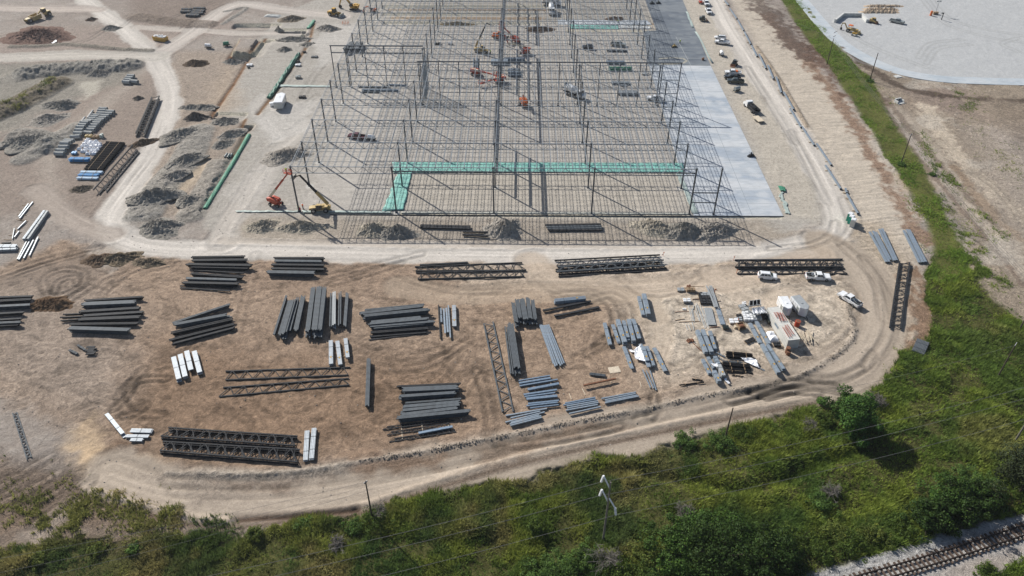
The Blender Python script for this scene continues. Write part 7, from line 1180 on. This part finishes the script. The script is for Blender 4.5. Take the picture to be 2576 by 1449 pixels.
# culvert headwall, stakes, small rubbish
t = thing('culvert_headwall', 'white concrete culvert headwall with two dark openings in the ditch', 'culvert', tuple(at((2257, 255))), .4); m = MB(); m.box((0, 0, .5), (2.6, .4, 1.4)); m.box((0, -1.2, .05), (2.6, 2.0, .2)); m.box((-1.3, -.8, .4), (.3, 1.6, 1.0)); m.box((1.3, -.8, .4), (.3, 1.6, 1.0)); part('wall', m, M['pale_concrete'], t)
for x in (-.55, .55): m = MB(); m.cyl((x, -.22, .55), (x, -.24, .55), .38, 14); part('opening', m, M['glass'], t)
m = MB(); g = at((2257, 193)); m.box((0, 0, .1), (2.4, 1.8, .2), .3); m.box((.2, .3, .2), (1.6, .8, .12), .9); solo('concrete_slab_piece', m, M['pale_concrete'], 'pale concrete slab piece beside the second wooden pole', 'concrete piece', tuple(at((2258, 193))))
for i, (p, q, lb) in enumerate([((1845, 655), (1850, 658), 'orange stake at the left end of the right trusses'), ((1852, 688), (1856, 692), 'orange stake at the near left end of the right trusses'), ((1668, 644), (1672, 648), 'orange stake at the tip of the right middle truss'), ((1858, 736), (1861, 744), 'orange stake at the tips of the bright gutters'), ((1857, 812), (1861, 820), 'orange stake left of the canopy')]):
    g = at((p[0], p[1]) if i < 3 else [(1797, 737), (1955-100, 812)][i-3]); m = MB(); m.cyl((0, 0, 0), (.1, 0, 1.3), .05, 6); m.box((.1, 0, 1.1), (.3, .03, .25)); solo('marker_stake', m, M['orange'], lb, 'stake', tuple(g))
for i, (k, x, y, w, d, h, mt, lb) in enumerate([(tl(0, 0), 1885, 497, 2.4, 1.6, .5, 'white', 'white wrapped load on the pale pad near the brown trench'), (tl(0, 0), 1878, 515, .8, .8, .4, 'dark', 'tiny dark box below the white wrapped load'), (t10, 318, 497, 2.2, 1.4, .5, 'white', 'white load on timber pieces beside the green trench'), (t10, 322, 470, 1.2, .8, .5, 'dark', 'dark small heap behind the white load'), (t10, 320, 590, 2.0, 1.4, .8, 'greypaint', 'grey load on the pad beside the trench crossing'), (t10, 442, 433, 2.6, 1.6, .3, 'joist', 'flat grey manhole parts on the pad'), (t10, 366, 398, 1.4, .8, .5, 'dark', 'dark roll right of the green trench cover'), (t10, 350, 738, 2.4, 1.4, .5, 'dark', 'dark scrap bundle right of the box trailer'), (t10, 1466, 335, 1.8, 1.2, .8, 'white', 'white load under the left bays beside dark parts'), (t10, 1370, 335, 3.0, 1.2, .5, 'dark', 'dark parts under the left bays beside the white load'), (t20, 1000, 565, 2.0, 1.0, .5, 'silver', 'white box on the slab edge beside the right columns'), (t20, 1440, 455, .9, .9, .8, 'rust', 'brown can on the left of the white tank trailer')]):
    pallet_stack(k, x, y, w, d, h, mt, lb, n=2)
for i, (a, b) in enumerate([((95, 120), (185, 130))]): bag(t10(125, 122), 7.0, 3.0, .6, 'scattered white rubble heap on the upper pad', mt='concrete', name='rubble_heap', cat='rubble')
m = MB(); g = at(t10(675, 182)); [m.bars([[x, y, 0]], [[x, y, 1.1]], .08) for x in (-1.2, 0, 1.2) for y in (-.8, .8)]; [m.bars([[-1.2, y, z]], [[1.2, y, z]], .06) for y in (-.8, .8) for z in (.5, 1.05)]; [m.bars([[x, -.8, z]], [[x, .8, z]], .06) for x in (-1.2, 1.2) for z in (.5, 1.05)]; solo('safety_rail', m, M['orange'], 'orange safety railing round a hole left of the frame', 'railing', tuple(g))
m = MB(); g = at(t21(1345, 1125)); m.box((0, 0, .15), (1.6, .9, .2), .4); [m.ring((x, y, .4), (x, y+.1, .4), .35, .22, 14) for x, y in ((-.4, 0), (.4, -.3))]; m.bars([[.4, -.6, .1]], [[2.0, -3.4, .1]], .14); solo('pipe_fitting', m, M['rust'], 'dark ringed pipe fitting with a long handle on the sand', 'pipe fitting', tuple(g))
for i, (x, y) in enumerate([(1695, 1183), (1717, 1186), (1735, 1184)]): p = at(tl(0, 0)(x, y+8)); q = at(tl(0, 0)(x+12, y-8)); m = MB(); m.ring((0, 0, .25), (2.2, 0, .25), .25, .2, 12); m.ring((2.1, 0, .25), (2.3, 0, .25), .29, .2, 12); solo('short_pipe', m, M['greypaint'], '%s of three short pale pipes beside the green trench form' % ('left', 'middle', 'right')[i], 'pipe', tuple(p), math.atan2(q[1]-p[1], q[0]-p[0]), 'short pale pipes')
# ================================================================ poles, wires, people, railway
def pole(base, h, label, mt='wood', arms=(), lean=(0, 0), r=.17, grp='wooden utility poles'):
    g = at(base); t = thing('utility_pole', label, 'utility pole', tuple(g), 0, grp); m = MB(); m.cyl((0, 0, -.3), (lean[0], lean[1], h), r, 10, r*.62); part('shaft', m, M[mt], t); rz = -.75
    for z, w in arms:
        f = z/h; o = np.array([lean[0]*f, lean[1]*f, z]); d = np.array([math.cos(rz+1.57), math.sin(rz+1.57), 0])*w/2; m = MB(); m.bars([o-d], [o+d], .12, .14); part('cross_arm', m, M[mt], t)
        for s in (-1, -.4, .6, 1): m = MB(); m.cyl(o+d*s*.92, o+d*s*.92+[0, 0, .3], .06, 8, .04); part('insulator', m, M['porcelain'], t)
    return g+np.array([lean[0], lean[1], h])
def tops(base, top): return height_of(base, top)
p1 = pole((2080, 163), tops((2080, 163), (2098, 97)), 'dark pole with two cross arms beside the concrete rim', arms=((12.6, 2.6), (11.0, 1.8))); p2 = pole((2188, 202), tops((2188, 202), (2206, 133)), 'dark pole without arms at the bend of the concrete rim', r=.2)
p3 = pole((2266, 412), tops((2266, 412), (2292, 337)), 'dark pole in the grass strip right of the long road', arms=((9.6, 1.6),)); p4 = pole((2564, 830), 12, 'dark pole cut off by the right edge of the photo'); p5 = pole((2510, 948), tops((2510, 948), (2553, 866)), 'dark pole standing in bright weeds near the right edge', arms=((9.4, 1.0),))
p6 = pole((1823, 1106), tops((1823, 1106), (1840, 1026)), 'dark pole at the lower road edge right of the tall pylon'); p7 = pole((937, 1306), tops((937, 1306), (916, 1211)), 'leaning dark pole with white tip at the lower road edge', arms=((10.4, .7),))
def pylon(base, h, label):
    g = at(base); t = thing('transmission_pole', label, 'transmission pole', tuple(g), 0, 'tall grey transmission poles'); m = MB(); m.cyl((0, 0, -.3), (0, 0, h), .21, 12, .13); part('shaft', m, M['greywood'], t); tips = []
    for z, s in ((h-1.6, -1), (h-5.2, -1), (h-4.0, 1)):
        dx, dy = s*1.5*.35, -s*1.6*-.9; a = np.array([0, 0, z]); b = np.array([s*1.1, s*-.9+.0, z+(2.0 if s < 0 else -1.6)]); c = b+np.array([s*.25, -s*.1, -1.7]); m = MB(); m.cyl(a, b, .13, 8); part('brace_arm', m, M['porcelain'], t); m = MB(); [m.cyl(b+(c-b)*i/8, b+(c-b)*(i+.6)/8, .2, 10) for i in range(8)]; part('insulator', m, M['porcelain'], t); tips.append(g+c)
    return tips
h8 = tops((1517, 1361), (1531, 1213)); t8 = pylon((1517, 1361), h8, 'tall grey transmission pole with three white insulator arms'); t9 = pylon((2554, 1109), h8, 'second grey transmission pole at the right edge of the photo')
def wire(a, b, sag, label, r=.02, grp='power lines'):
    a = np.array(a); b = np.array(b); n = 40; u = np.linspace(0, 1, n)[:, None]; P = a+(b-a)*u; P[:, 2] -= (sag*4*u*(1-u))[:, 0]; m = MB(); m.bars(P[:-1]-a, P[1:]-a, r*2); solo('power_line', m, M['wire'], label, 'power line', tuple(a), 0, grp)
dl = [t8[i]-(t9[i]-t8[i]) for i in range(3)]
for i, (l, r_) in enumerate([('topmost wire running left from the tall transmission pole', 'topmost wire running right from the tall transmission pole'), ('middle wire running left from the tall transmission pole', 'middle wire running right from the tall transmission pole'), ('lowest wire running left from the tall transmission pole', 'lowest wire running right from the tall transmission pole')]):
    wire(t8[i], dl[i], 1.6, l); wire(t8[i], t9[i], 1.6, r_); wire(t9[i], t9[i]+(t9[i]-t8[i]), 1.6, '%s wire leaving the right edge pole' % ('upper', 'middle', 'lower')[i])
lf = p7-(p6-p7)
for i, dz in enumerate((-.2, -1.2, -2.0)): wire(p7+[.5*i, 0, dz], lf+[3.2*i, -1.5*i, dz], 1.2, '%s wire from the leaning pole to the lower left' % ('upper', 'middle', 'lower')[i], .012)
for i in range(3): off = np.array([.7*(i-1), .7*(i-1), -.4]); wire(p1+off, p3+off, 1.4, '%s wire from the armed pole to the grass strip pole' % ('left', 'middle', 'right')[i], .018); wire(p3+off, p4+off, 1.6, '%s wire from the grass strip pole to the right edge' % ('left', 'middle', 'right')[i], .018)
wire(p1+[0, 0, -.3], p1+[-40, 95, -.3], 1.5, 'wire leaving the armed pole towards the top of the photo', .018); wire(p6+[0, 0, -.3], p5+[0, 0, -.3], 1.5, 'thin wire between the lower road pole and bright weeds pole', .014)
# ---------------------------------------------------------------- people
def person(g, face, label, vest, pants='denim', arm=0.0, crouch=False):
    t = bpy.data.objects.new('person', bpy.data.meshes.new('person')); COL.objects.link(t); hz = .55 if crouch else .92; sp = hz+.52; lean = .25 if crouch else .0
    V = [(0, 0, hz), (lean*.3, 0, hz+.22), (lean*.8, 0, sp), (lean, 0, sp+.12), (lean, 0, sp+.2), (lean+.02, 0, sp+.34), (0, .1, hz-.03), (.22 if crouch else .02, .12, hz*.53), (-.02, .12, .09), (.14, .12, .04), (0, -.1, hz-.03), (.24 if crouch else -.03, -.12, hz*.53), (-.08, -.12, .09), (.08, -.12, .04), (lean*.8, .2, sp-.03), (lean+.05, .27, sp-.3), (lean+.2, .24, sp-.48+arm), (lean*.8, -.2, sp-.03), (lean+.05, -.27, sp-.3), (lean+.22, -.22, sp-.42+arm)]
    E_ = [(0, 1), (1, 2), (2, 3), (3, 4), (4, 5), (0, 6), (6, 7), (7, 8), (8, 9), (0, 10), (10, 11), (11, 12), (12, 13), (2, 14), (14, 15), (15, 16), (2, 17), (17, 18), (18, 19)]; R_ = [.15, .145, .16, .07, .075, .09, .09, .07, .05, .045, .09, .07, .05, .045, .07, .052, .04, .07, .052, .04]
    t.data.from_pydata(V, E_, []); sk = t.modifiers.new('skin', 'SKIN')
    for i, r in enumerate(R_): t.data.skin_vertices[0].data[i].radius = (r, r)
    t.data.skin_vertices[0].data[0].use_root = True; sb = t.modifiers.new('sub', 'SUBSURF'); sb.levels = 1; sb.render_levels = 1; t.data.materials.append(M['skin']); t.location = tuple(g); t.rotation_euler = (0, 0, face); tag(t, label, 'person')
    m = MB(); m.cyl((lean*.35, 0, hz+.06), (lean*.85, 0, sp+.06), .2, 14, .23); m.cyl((lean*.85, 0, sp+.06), (lean, 0, sp+.12), .23, 14, .1); part('safety_vest', m, M[vest], t)
    m = MB(); [m.cyl(V[a], V[b], r0, 10, r1) for a, b, r0, r1 in ((6, 7, .125, .1), (7, 8, .1, .08), (10, 11, .125, .1), (11, 12, .1, .08))]; m.cyl((0, 0, hz-.1), (lean*.3, 0, hz+.12), .17, 12, .18); part('trousers', m, M[pants], t)
    m = MB(); m.cyl((lean+.01, 0, sp+.33), (lean+.01, 0, sp+.46), .14, 14, .07); m.cyl((lean+.03, 0, sp+.33), (lean+.03, 0, sp+.35), .18, 14); part('hard_hat', m, M['white' if vest != 'vest_r' else 'yellow'], t)
    m = MB(); [m.box((V[i][0]+.03, V[i][1], .05), (.28, .11, .1)) for i in (8, 12)]; part('boots', m, M['timber'], t)
person(at(t11(322, 140)), .2, 'worker in lime vest standing at the corner column foot', 'vest_g'); person(at(t11(337, 150)), 2.2, 'worker in red vest crouching at the corner column foot', 'vest_r', crouch=True); person(at(t11(356, 128)), 3.4, 'worker in orange vest standing between column and telehandler', 'vest_o')
person((BK1[0]-.3, BK1[1], BK1[2]+.05), .6, 'worker in lime vest in the raised basket of the corner boom lift', 'vest_g', arm=.3); person((BK2[0], BK2[1], BK2[2]+.05), 2.0, 'worker in the lowered basket of the flat red boom lift', 'vest_o', arm=.2); person(at((1710, 110)), 1.0, 'worker standing on the pale grey slab near the trowel machine', 'vest_g'); person(at(T(2, 0, 800, 178)), 4.0, 'worker in lime vest beside the small teal sheet', 'vest_g'); person(at(T(1, 0, 1770, 408)), 1.5, 'worker in lime vest behind the steep boomed telehandler', 'vest_g')
# ---------------------------------------------------------------- railway
ra, rb = G(*T(3, 2, 700, 1437), .5), G(*T(3, 2, 1932, 1088), .5); rd = (rb-ra)/np.linalg.norm(rb-ra); rn = np.array([-rd[1], rd[0], 0]); gauge = abs((G(*T(3, 2, 1932, 1165), .5)-rb)@rn)
s0, s1 = -34.0, np.linalg.norm(rb-ra)+22; cen = ra-rn*(gauge/2); rwt = thing('railway_track', 'single railway track with dark rails and wooden sleepers on grey ballast', 'railway track', (cen[0], cen[1], 0.0), math.atan2(rd[1], rd[0]))
def bend(x): return .0011*max(0, x-5)**1.9
X = np.linspace(s0, s1, 50); Yb = np.array([bend(x) for x in X])
for s in (-1, 1):
    P = np.stack([X, Yb+s*gauge/2, 0*X+.48], 1); m = MB(); m.bars(P[:-1], P[1:], .16, .14); m.bars(P[:-1]-[0, 0, .11], P[1:]-[0, 0, .11], .28, .08); part('rail', m, M['rail'], rwt)
sm_ = None
for i, x in enumerate(np.arange(s0, s1, .95)):
    if sm_ is None: m = MB(); m.box((0, 0, 0), (.34, gauge*1.75, .22)); m.box((0, 0, .112), (.28, gauge*1.7, .02)); m.box((0, gauge/2, .13), (.3, .34, .03)); m.box((0, -gauge/2, .13), (.3, .34, .03)); sm_ = m.mesh('sleeper')
    if i < 100: o = link('sleeper', sm_, M['sleeper'], rwt, (x+rng.uniform(-.06, .06), bend(x)+rng.uniform(-.12, .12), .24), .022*(x > 5)+rng.uniform(-.03, .03))
# ================================================================ vegetation
def leaf_mat(name, trans=.38, rough=.6, base=None):
    m = bpy.data.materials.new(name); m.use_nodes = True; nt = m.node_tree; b = nt.nodes['Principled BSDF']; N = nt.nodes.new; Lk = nt.links.new
    a = N('ShaderNodeAttribute'); a.attribute_name = 'Col'; Lk(a.outputs['Color'], b.inputs['Base Color']); b.inputs['Roughness'].default_value = rough; b.inputs['Specular IOR Level'].default_value = .1
    t = N('ShaderNodeBsdfTranslucent'); Lk(a.outputs['Color'], t.inputs['Color']); mx = N('ShaderNodeMixShader'); mx.inputs[0].default_value = trans; Lk(b.outputs[0], mx.inputs[1]); Lk(t.outputs[0], mx.inputs[2]); Lk(mx.outputs[0], nt.nodes['Material Output'].inputs['Surface']); return m
LEAF = leaf_mat('leaf'); TLEAF = leaf_mat('tree_leaf', .16); r_ = np.random.RandomState(21)
def tri_mesh(name, V, colr, k=3):            # V (n,k,3), colour per face
    n = len(V); me = bpy.data.meshes.new(name); me.vertices.add(n*k); me.vertices.foreach_set('co', V.reshape(-1)); me.loops.add(n*k); me.loops.foreach_set('vertex_index', np.arange(n*k)); me.polygons.add(n); me.polygons.foreach_set('loop_start', np.arange(n)*k); me.polygons.foreach_set('use_smooth', np.zeros(n, bool)); me.update(calc_edges=True)
    a = me.color_attributes.new('Col', 'FLOAT_COLOR', 'POINT'); a.data.foreach_set('color', np.repeat(np.concatenate([colr, np.ones((n, 1))], 1), k, 0).ravel()); return me
wd = np.zeros(NP); hh = np.full(NP, .8)
wd[zone == 5] = 1.0; wd[zone == 4] = .9; hh[zone == 4] = .38
def patch(P, d, h, soft=3, lo=.45, hi=.62, f=.35, seed=101):
    sel, dd = sdpoly(P, 2.0, 10); a = sstep(-soft, soft, dd)*sstep(lo, hi, fbm(fx[sel], fy[sel], f, 4, seed))*d; m = a > wd[sel]; wd[sel[m]] = a[m]; hh[sel[m]] = h
patch([(130, 1230), (330, 1250), (520, 1300), (620, 1335), (300, 1350), (100, 1355), (-60, 1380), (-60, 1290)], .75, .6); patch([(-60, 1180), (90, 1180), (200, 1225), (120, 1290), (-60, 1330)], .35, .5)
patch([(2330, 450), (2430, 560), (2510, 700), (2576, 800), (2576, 860), (2400, 740), (2330, 640), (2290, 500)], 1.0, .45, 3, .38, .52); patch([(2320, 330), (2350, 400), (2470, 520), (2540, 600), (2500, 610), (2400, 480), (2325, 400)], 1.0, .5, 2, .36, .5); patch([(2350, 225), (2480, 230), (2490, 290), (2380, 270)], .8, .3, 3, .42, .56); patch([(2260, 440), (2330, 480), (2420, 600), (2380, 600)], .5, .35)
patch([(-60, 300), (20, 265), (80, 235), (140, 200), (150, 215), (60, 280), (-60, 340)], .8, .6, 2, .38, .55); patch([(2150, 180), (2240, 230), (2250, 270), (2190, 220)], .8, .35); patch([(2440, 300), (2576, 380), (2576, 480), (2460, 420)], .25, .3); patch([(2520, 1449), (2700, 1370), (2700, 1600), (2440, 1600)], 1, .7, 2, .2, .3); patch([(2240, 930), (2310, 860), (2340, 880), (2280, 960)], .8, .5)
patch([(2090, 100), (2250, 330), (2300, 330), (2160, 160)], .3, .3)
# trodden, thinner and taller zones
nz1 = fbm(fx, fy, .16, 4, 131); nz2 = fbm(fx, fy, .7, 3, 141); den = wd*(.35+.9*sstep(.3, .6, nz1))
cell = np.where(fy < 0, .36*.3, np.where(fy < 60, .36*.42, .36*.62)); lam = den*cell*np.where(fy < -10, 13.0, 7.0)
cntb = r_.poisson(np.clip(lam, 0, 30)); ii = np.repeat(np.arange(NP), cntb); NT = len(ii)
px_ = fx[ii]+r_.uniform(-.25, .25, NT); py_ = fy[ii]+r_.uniform(-.22, .22, NT); pz_ = zz[ii]-.05
dryn = fbm(px_, py_, .09, 3, 151); hue = fbm(px_, py_, .22, 4, 161); tone = fbm(px_, py_, .8, 3, 171); lush = sstep(0.0, 60.0, px_-85)*.6
g1, g2, g3, g4 = np.array([.115, .165, .034]), np.array([.22, .255, .05]), np.array([.30, .255, .11]), np.array([.065, .12, .034])
a1 = sstep(.38, .62, hue)[:, None]; cl = g1*(1-a1)+g2*a1; a2 = np.clip(sstep(.56, .72, dryn)*.75+.45*sstep(50, -10, px_), 0, .85)[:, None]; cl = cl*(1-a2)+g3*a2; a3 = (sstep(.52, .68, fbm(px_, py_, .13, 3, 181))*.8)[:, None]; cl = cl*(1-a3)+g4*a3
lw = lush[:, None]*.55; cl = cl*(1-lw)+np.array([.20, .28, .04])*lw; cl[zone[ii] == 4] = cl[zone[ii] == 4]*.45+np.array([.17, .27, .045])*.55
cl *= (.72+.78*tone)[:, None]*r_.uniform(.75, 1.25, NT)[:, None]
ht = hh[ii]*(.45+1.1*sstep(.25, .75, nz1[ii]))*(.6+.8*nz2[ii]); B = 4
V = []; Cc_ = []
for b in range(B):
    th = r_.uniform(0, 2*math.pi, NT); ln = ht*r_.uniform(.7, 1.35, NT); le = r_.uniform(.25, .95, NT); w = (.10+.10*r_.rand(NT))*(.6+.6*ht); ox = r_.uniform(-.18, .18, NT); oy = r_.uniform(-.18, .18, NT)
    c, s = np.cos(th), np.sin(th); x0, y0 = px_+ox, py_+oy
    A_ = np.stack([x0-s*w/2, y0+c*w/2, pz_], 1); B_ = np.stack([x0+s*w/2, y0-c*w/2, pz_], 1); T_ = np.stack([x0+c*ln*le, y0+s*ln*le, pz_+ln*np.sqrt(np.clip(1-le*le*.8, .05, 1))], 1)
    V.append(np.stack([A_, B_, T_], 1)); Cc_.append(cl*r_.uniform(.8, 1.2, NT)[:, None])
V = np.concatenate(V); Cc_ = np.concatenate(Cc_); sel4 = np.tile(zone[ii] == 4, B)
for nmv, mk in (('weeds', ~sel4), ('verge_grass', sel4)):
    o = link(nmv, tri_mesh(nmv, V[mk], Cc_[mk]), LEAF); tag(o, 'tall tangled weeds covering the ground below the lower road' if nmv == 'weeds' else 'bright green grass strip between the road embankment and the gravel lot', 'weeds' if nmv == 'weeds' else 'grass', None, 'stuff')
print('blades', len(V))
# shrubs and trees
def bush(p, r, h, c, label, kind='shrub', leaves=2600, ls=.18, bare=False, seed=0, sx=1.0):
    leaves = int(leaves*2.1); ls *= .68; q = np.random.RandomState(seed+500); g = at(p); t = thing('tree' if kind == 'tree' else 'shrub', label, kind, (g[0], g[1], g[2]-.1), q.uniform(0, 6))
    m = MB(); nb = 7 if kind != 'tree' else 10; hub = h*.28; m.cyl((0, 0, 0), (0, 0, hub), .05*h**.9, 8, .035*h**.9); ends = []
    for i in range(nb):
        a = 6.283*i/nb+q.uniform(-.3, .3); e = np.array([math.cos(a)*r*q.uniform(.35, .75)*sx, math.sin(a)*r*q.uniform(.35, .75), h*q.uniform(.5, .88)]); mid = np.array([e[0]*.4, e[1]*.4, hub+(e[2]-hub)*.55]); m.cyl((0, 0, hub*.9), mid, .024*h, 6, .014*h); m.cyl(mid, e, .014*h, 6, .006*h); ends.append(e)
        for k in range(5 if bare else 2): e2 = mid+(e-mid)*q.uniform(.2, .9)+q.normal(0, .28, 3)*r*[1, 1, .5]; m.cyl(mid+(e-mid)*q.uniform(.1, .6), e2, .009*h, 5, .004*h); ends.append(e2)
    part('trunk' if kind == 'tree' else 'stems', m, M['greywood'] if bare else M['wood'], t)
    if bare:
        mm = MB(); P = np.array(ends)[q.randint(0, len(ends), 420)]*q.uniform(.5, 1, (420, 1)); Qd = P+q.normal(0, .16, (420, 3))*r*[1, 1, .8]; Qd[:, 2] = np.abs(Qd[:, 2]); mm.bars(P, Qd, .035); mm.bars(np.zeros((len(ends), 3))+[0, 0, hub*.9], np.array(ends), .02); part('twigs', mm, M['greywood'], t); return
    cen = np.concatenate([np.array(ends), np.stack([q.normal(0, .5, 34)*r*sx, q.normal(0, .5, 34)*r, h*q.uniform(.12, .86, 34)*(1 if kind == 'tree' else .9)], 1)]); rad = q.uniform(.14, .40, len(cen))*r; k = q.randint(0, len(cen), leaves)
    d = q.normal(0, 1, (leaves, 3)); d /= np.linalg.norm(d, axis=1, keepdims=True); rr = rad[k]*q.uniform(.55, 1.05, leaves); P = cen[k]+d*rr[:, None]*[1, 1, .75]; ok = P[:, 2] > .05; P = P[ok]; d = d[ok]; k = k[ok]; n = len(P)
    nrm = d+q.normal(0, .55, (n, 3))+[0, 0, .5]; nrm /= np.linalg.norm(nrm, axis=1, keepdims=True); u = np.cross(nrm, q.normal(0, 1, (n, 3))); u /= np.linalg.norm(u, axis=1, keepdims=True); v = np.cross(nrm, u); s = (ls*q.uniform(.6, 1.35, n))[:, None]
    Vq = np.stack([P-u*s, P-v*s*.55, P+u*s, P+v*s*.55], 1); tint = 1.25*q.uniform(.68, 1.36, len(cen))[k]*q.uniform(.75, 1.25, n); cq = np.array(c)[None]*tint[:, None]; yl = (q.rand(n) < .16)[:, None]; cq = np.where(yl, cq*[1.5, 1.3, .9], cq)
    link('crown' if kind == 'tree' else 'foliage', tri_mesh('foliage', Vq, cq, 4), TLEAF if kind == 'tree' else LEAF, t)
DG, MG, LG, OG = (.022, .042, .009), (.034, .068, .013), (.055, .125, .035), (.10, .12, .03)
bush((2138, 1080), 4.6, 8.5, (.04, .085, .018), 'large bushy tree alone at the lower road edge', 'tree', 9000, .3, seed=1)
TREES = [((1700, 1410), 5.0, 5.0, MG, 'mesquite tree, leftmost of the dark clump by the railway'), ((1790, 1425), 6.0, 7.5, DG, 'tallest mesquite tree in the middle of the dark clump'), ((1880, 1430), 6.0, 7.0, DG, 'dark mesquite tree right of the tallest one in the clump'), ((1950, 1418), 4.4, 5.2, DG, 'dark tree where the clump meets the ballast'), ((1830, 1360), 4.4, 4.5, MG, 'paler tree behind the dark clump'), ((1740, 1350), 3.8, 3.8, MG, 'round tree at the back left of the dark clump'), ((2330, 1318), 3.4, 4.2, DG, 'tree overhanging the ballast edge'), ((2400, 1290), 4.2, 5.4, DG, 'big dark tree shading the ballast'), ((2470, 1268), 3.6, 4.6, DG, 'tree right of the big one shading the ballast'), ((2568, 1235), 5.6, 8.2, (.03, .04, .018), 'tall dark tree cut by the right edge below the pole'), ((2385, 1262), 4.0, 4.4, MG, 'bushy tree behind the big dark one near the ballast')]
for i, (p, r, h, c, l) in enumerate(TREES): bush(p, r, h, c, l, 'tree', 5200 if r > 5 else 3800, .28, seed=i+20)
SHR = [((2060, 1392), 3.0, 2.6, MG, 'dark shrub between clump and ballast, left'), ((2130, 1372), 3.0, 2.6, MG, 'dark shrub between clump and ballast, middle'), ((2200, 1350), 2.8, 2.4, OG, 'olive shrub at the ballast edge'), ((2010, 1362), 3.6, 3.4, MG, 'round shrub behind the dark clump right end'), ((2100, 1340), 3.0, 2.6, OG, 'olive shrub in the dry weeds'), ((2270, 1330), 2.8, 2.6, MG, 'shrub left of the tree overhanging the ballast'), ((2060, 1270), 2.6, 2.4, LG, 'blue-green shrub by the ditch'), ((2480, 1235), 3.2, 3.4, LG, 'blue-green shrub near the right edge'), ((2430, 1200), 3.0, 2.8, LG, 'blue-green shrub with a small shadow'), ((2540, 1190), 2.8, 4.2, MG, 'shrub behind the tall right edge tree'),
       ((1420, 1436), 4.2, 3.4, LG, 'bright green thicket at the bottom edge'), ((1350, 1448), 3.4, 2.8, LG, 'bright green shrub left of the thicket'), ((1470, 1405), 2.8, 2.6, LG, 'bright shrub beside the pylon foot'), ((1345, 1335), 1.7, 3.4, MG, 'small upright bush with its own shadow in the weeds'), ((1560, 1440), 3.0, 2.6, MG, 'shrub right of the dry grey bush'), ((1620, 1400), 3.4, 3.2, OG, 'olive shrub left of the dark clump'), ((1640, 1440), 3.6, 3.6, MG, 'dark shrub at the left end of the clump'), ((942, 1312), 3.0, 2.6, MG, 'shrub round the leaning pole foot'), ((890, 1330), 2.0, 1.8, LG, 'low shrub left of the leaning pole'), ((1810, 1118), 3.4, 2.8, LG, 'shrub at the foot of the lower road pole'), ((1720, 1118), 2.8, 2.2, LG, 'low shrub left of the lower road pole'), ((1870, 1095), 3.0, 2.2, MG, 'shrub right of the lower road pole'), ((2070, 1060), 2.4, 2.0, MG, 'shrub left of the large roadside tree'), ((2185, 1075), 2.8, 2.6, (.04, .085, .018), 'shrub right beside the large roadside tree'), ((2300, 935), 1.7, 1.5, MG, 'small bush below the corrugated panel stack'), ((2258, 950), 1.5, 1.3, MG, 'small bush at the end of the embankment'),
       ((245, 1385), 1.6, 1.5, OG, 'small olive bush in the lower left weeds'), ((100, 1412), 1.8, 1.6, OG, 'olive bush near the lower left corner'), ((340, 1385), 1.4, 1.4, LG, 'small green bush in the lower left weeds'), ((520, 1362), 1.3, 1.3, MG, 'small bush below the loose dirt slope'), ((640, 1348), 2.0, 1.6, OG, 'bush at the edge of the brown dirt slope'), ((760, 1322), 2.0, 1.6, LG, 'bush by the lower road left of the leaning pole'), ((1000, 1270), 1.8, 1.4, OG, 'bush by the lower road right of the leaning pole'), ((2482, 1445), 2.6, 1.8, MG, 'bush in the bottom right corner grass'), ((2345, 440), 1.2, .9, LG, 'small bush in the long grass strip'), ((2266, 415), 1.3, 1.0, LG, 'bush round the grass strip pole foot'), ((2188, 205), 1.4, 1.1, LG, 'bush round the armless pole foot')]
for i, (p, r, h, c, l) in enumerate(SHR): bush(p, r*.85, h*.72, tuple(np.array(c)*.55+np.array([.10, .135, .03])*.45), l, 'shrub', int(600+330*r), .2, seed=i+60)
for i, (p, r, h, l) in enumerate([((1528, 1412), 3.2, 2.8, 'bare grey bush beside the tall transmission pole'), ((2035, 1075), 2.4, 1.8, 'bare grey bush left of the large roadside tree'), ((2205, 1010), 2.4, 1.8, 'bare grey bush right of the large roadside tree'), ((850, 1372), 2.2, 2.0, 'bare grey bush below the leaning pole'), ((1720, 1290), 2.4, 1.8, 'bare grey bush in the weeds above the dark clump'), ((2090, 1240), 2.2, 1.6, 'bare grey bush near the weedy ditch'), ((955, 1295), 2.4, 2.4, 'bare grey twigs round the leaning pole')]): bush(p, r, h, DG, l, 'shrub', 0, bare=True, seed=i+130)
# ---------------------------------------------------------------- air
hz = MB(); hz.box((60, 100, 60), (3400, 3400, 127.2)); hm = bpy.data.materials.new('haze_air'); hm.use_nodes = True; hn = hm.node_tree; hn.nodes.remove(hn.nodes['Principled BSDF']); pv = hn.nodes.new('ShaderNodeVolumePrincipled'); pv.inputs['Color'].default_value = (.86, .91, 1, 1); pv.inputs['Density'].default_value = .00009; pv.inputs['Anisotropy'].default_value = .3; hn.links.new(pv.outputs[0], hn.nodes['Material Output'].inputs['Volume'])
o = link('haze', hz.mesh('haze'), hm); o['kind'] = 'stuff'; o['label'] = 'thin pale air over the whole site'
print('objects', len(bpy.data.objects))
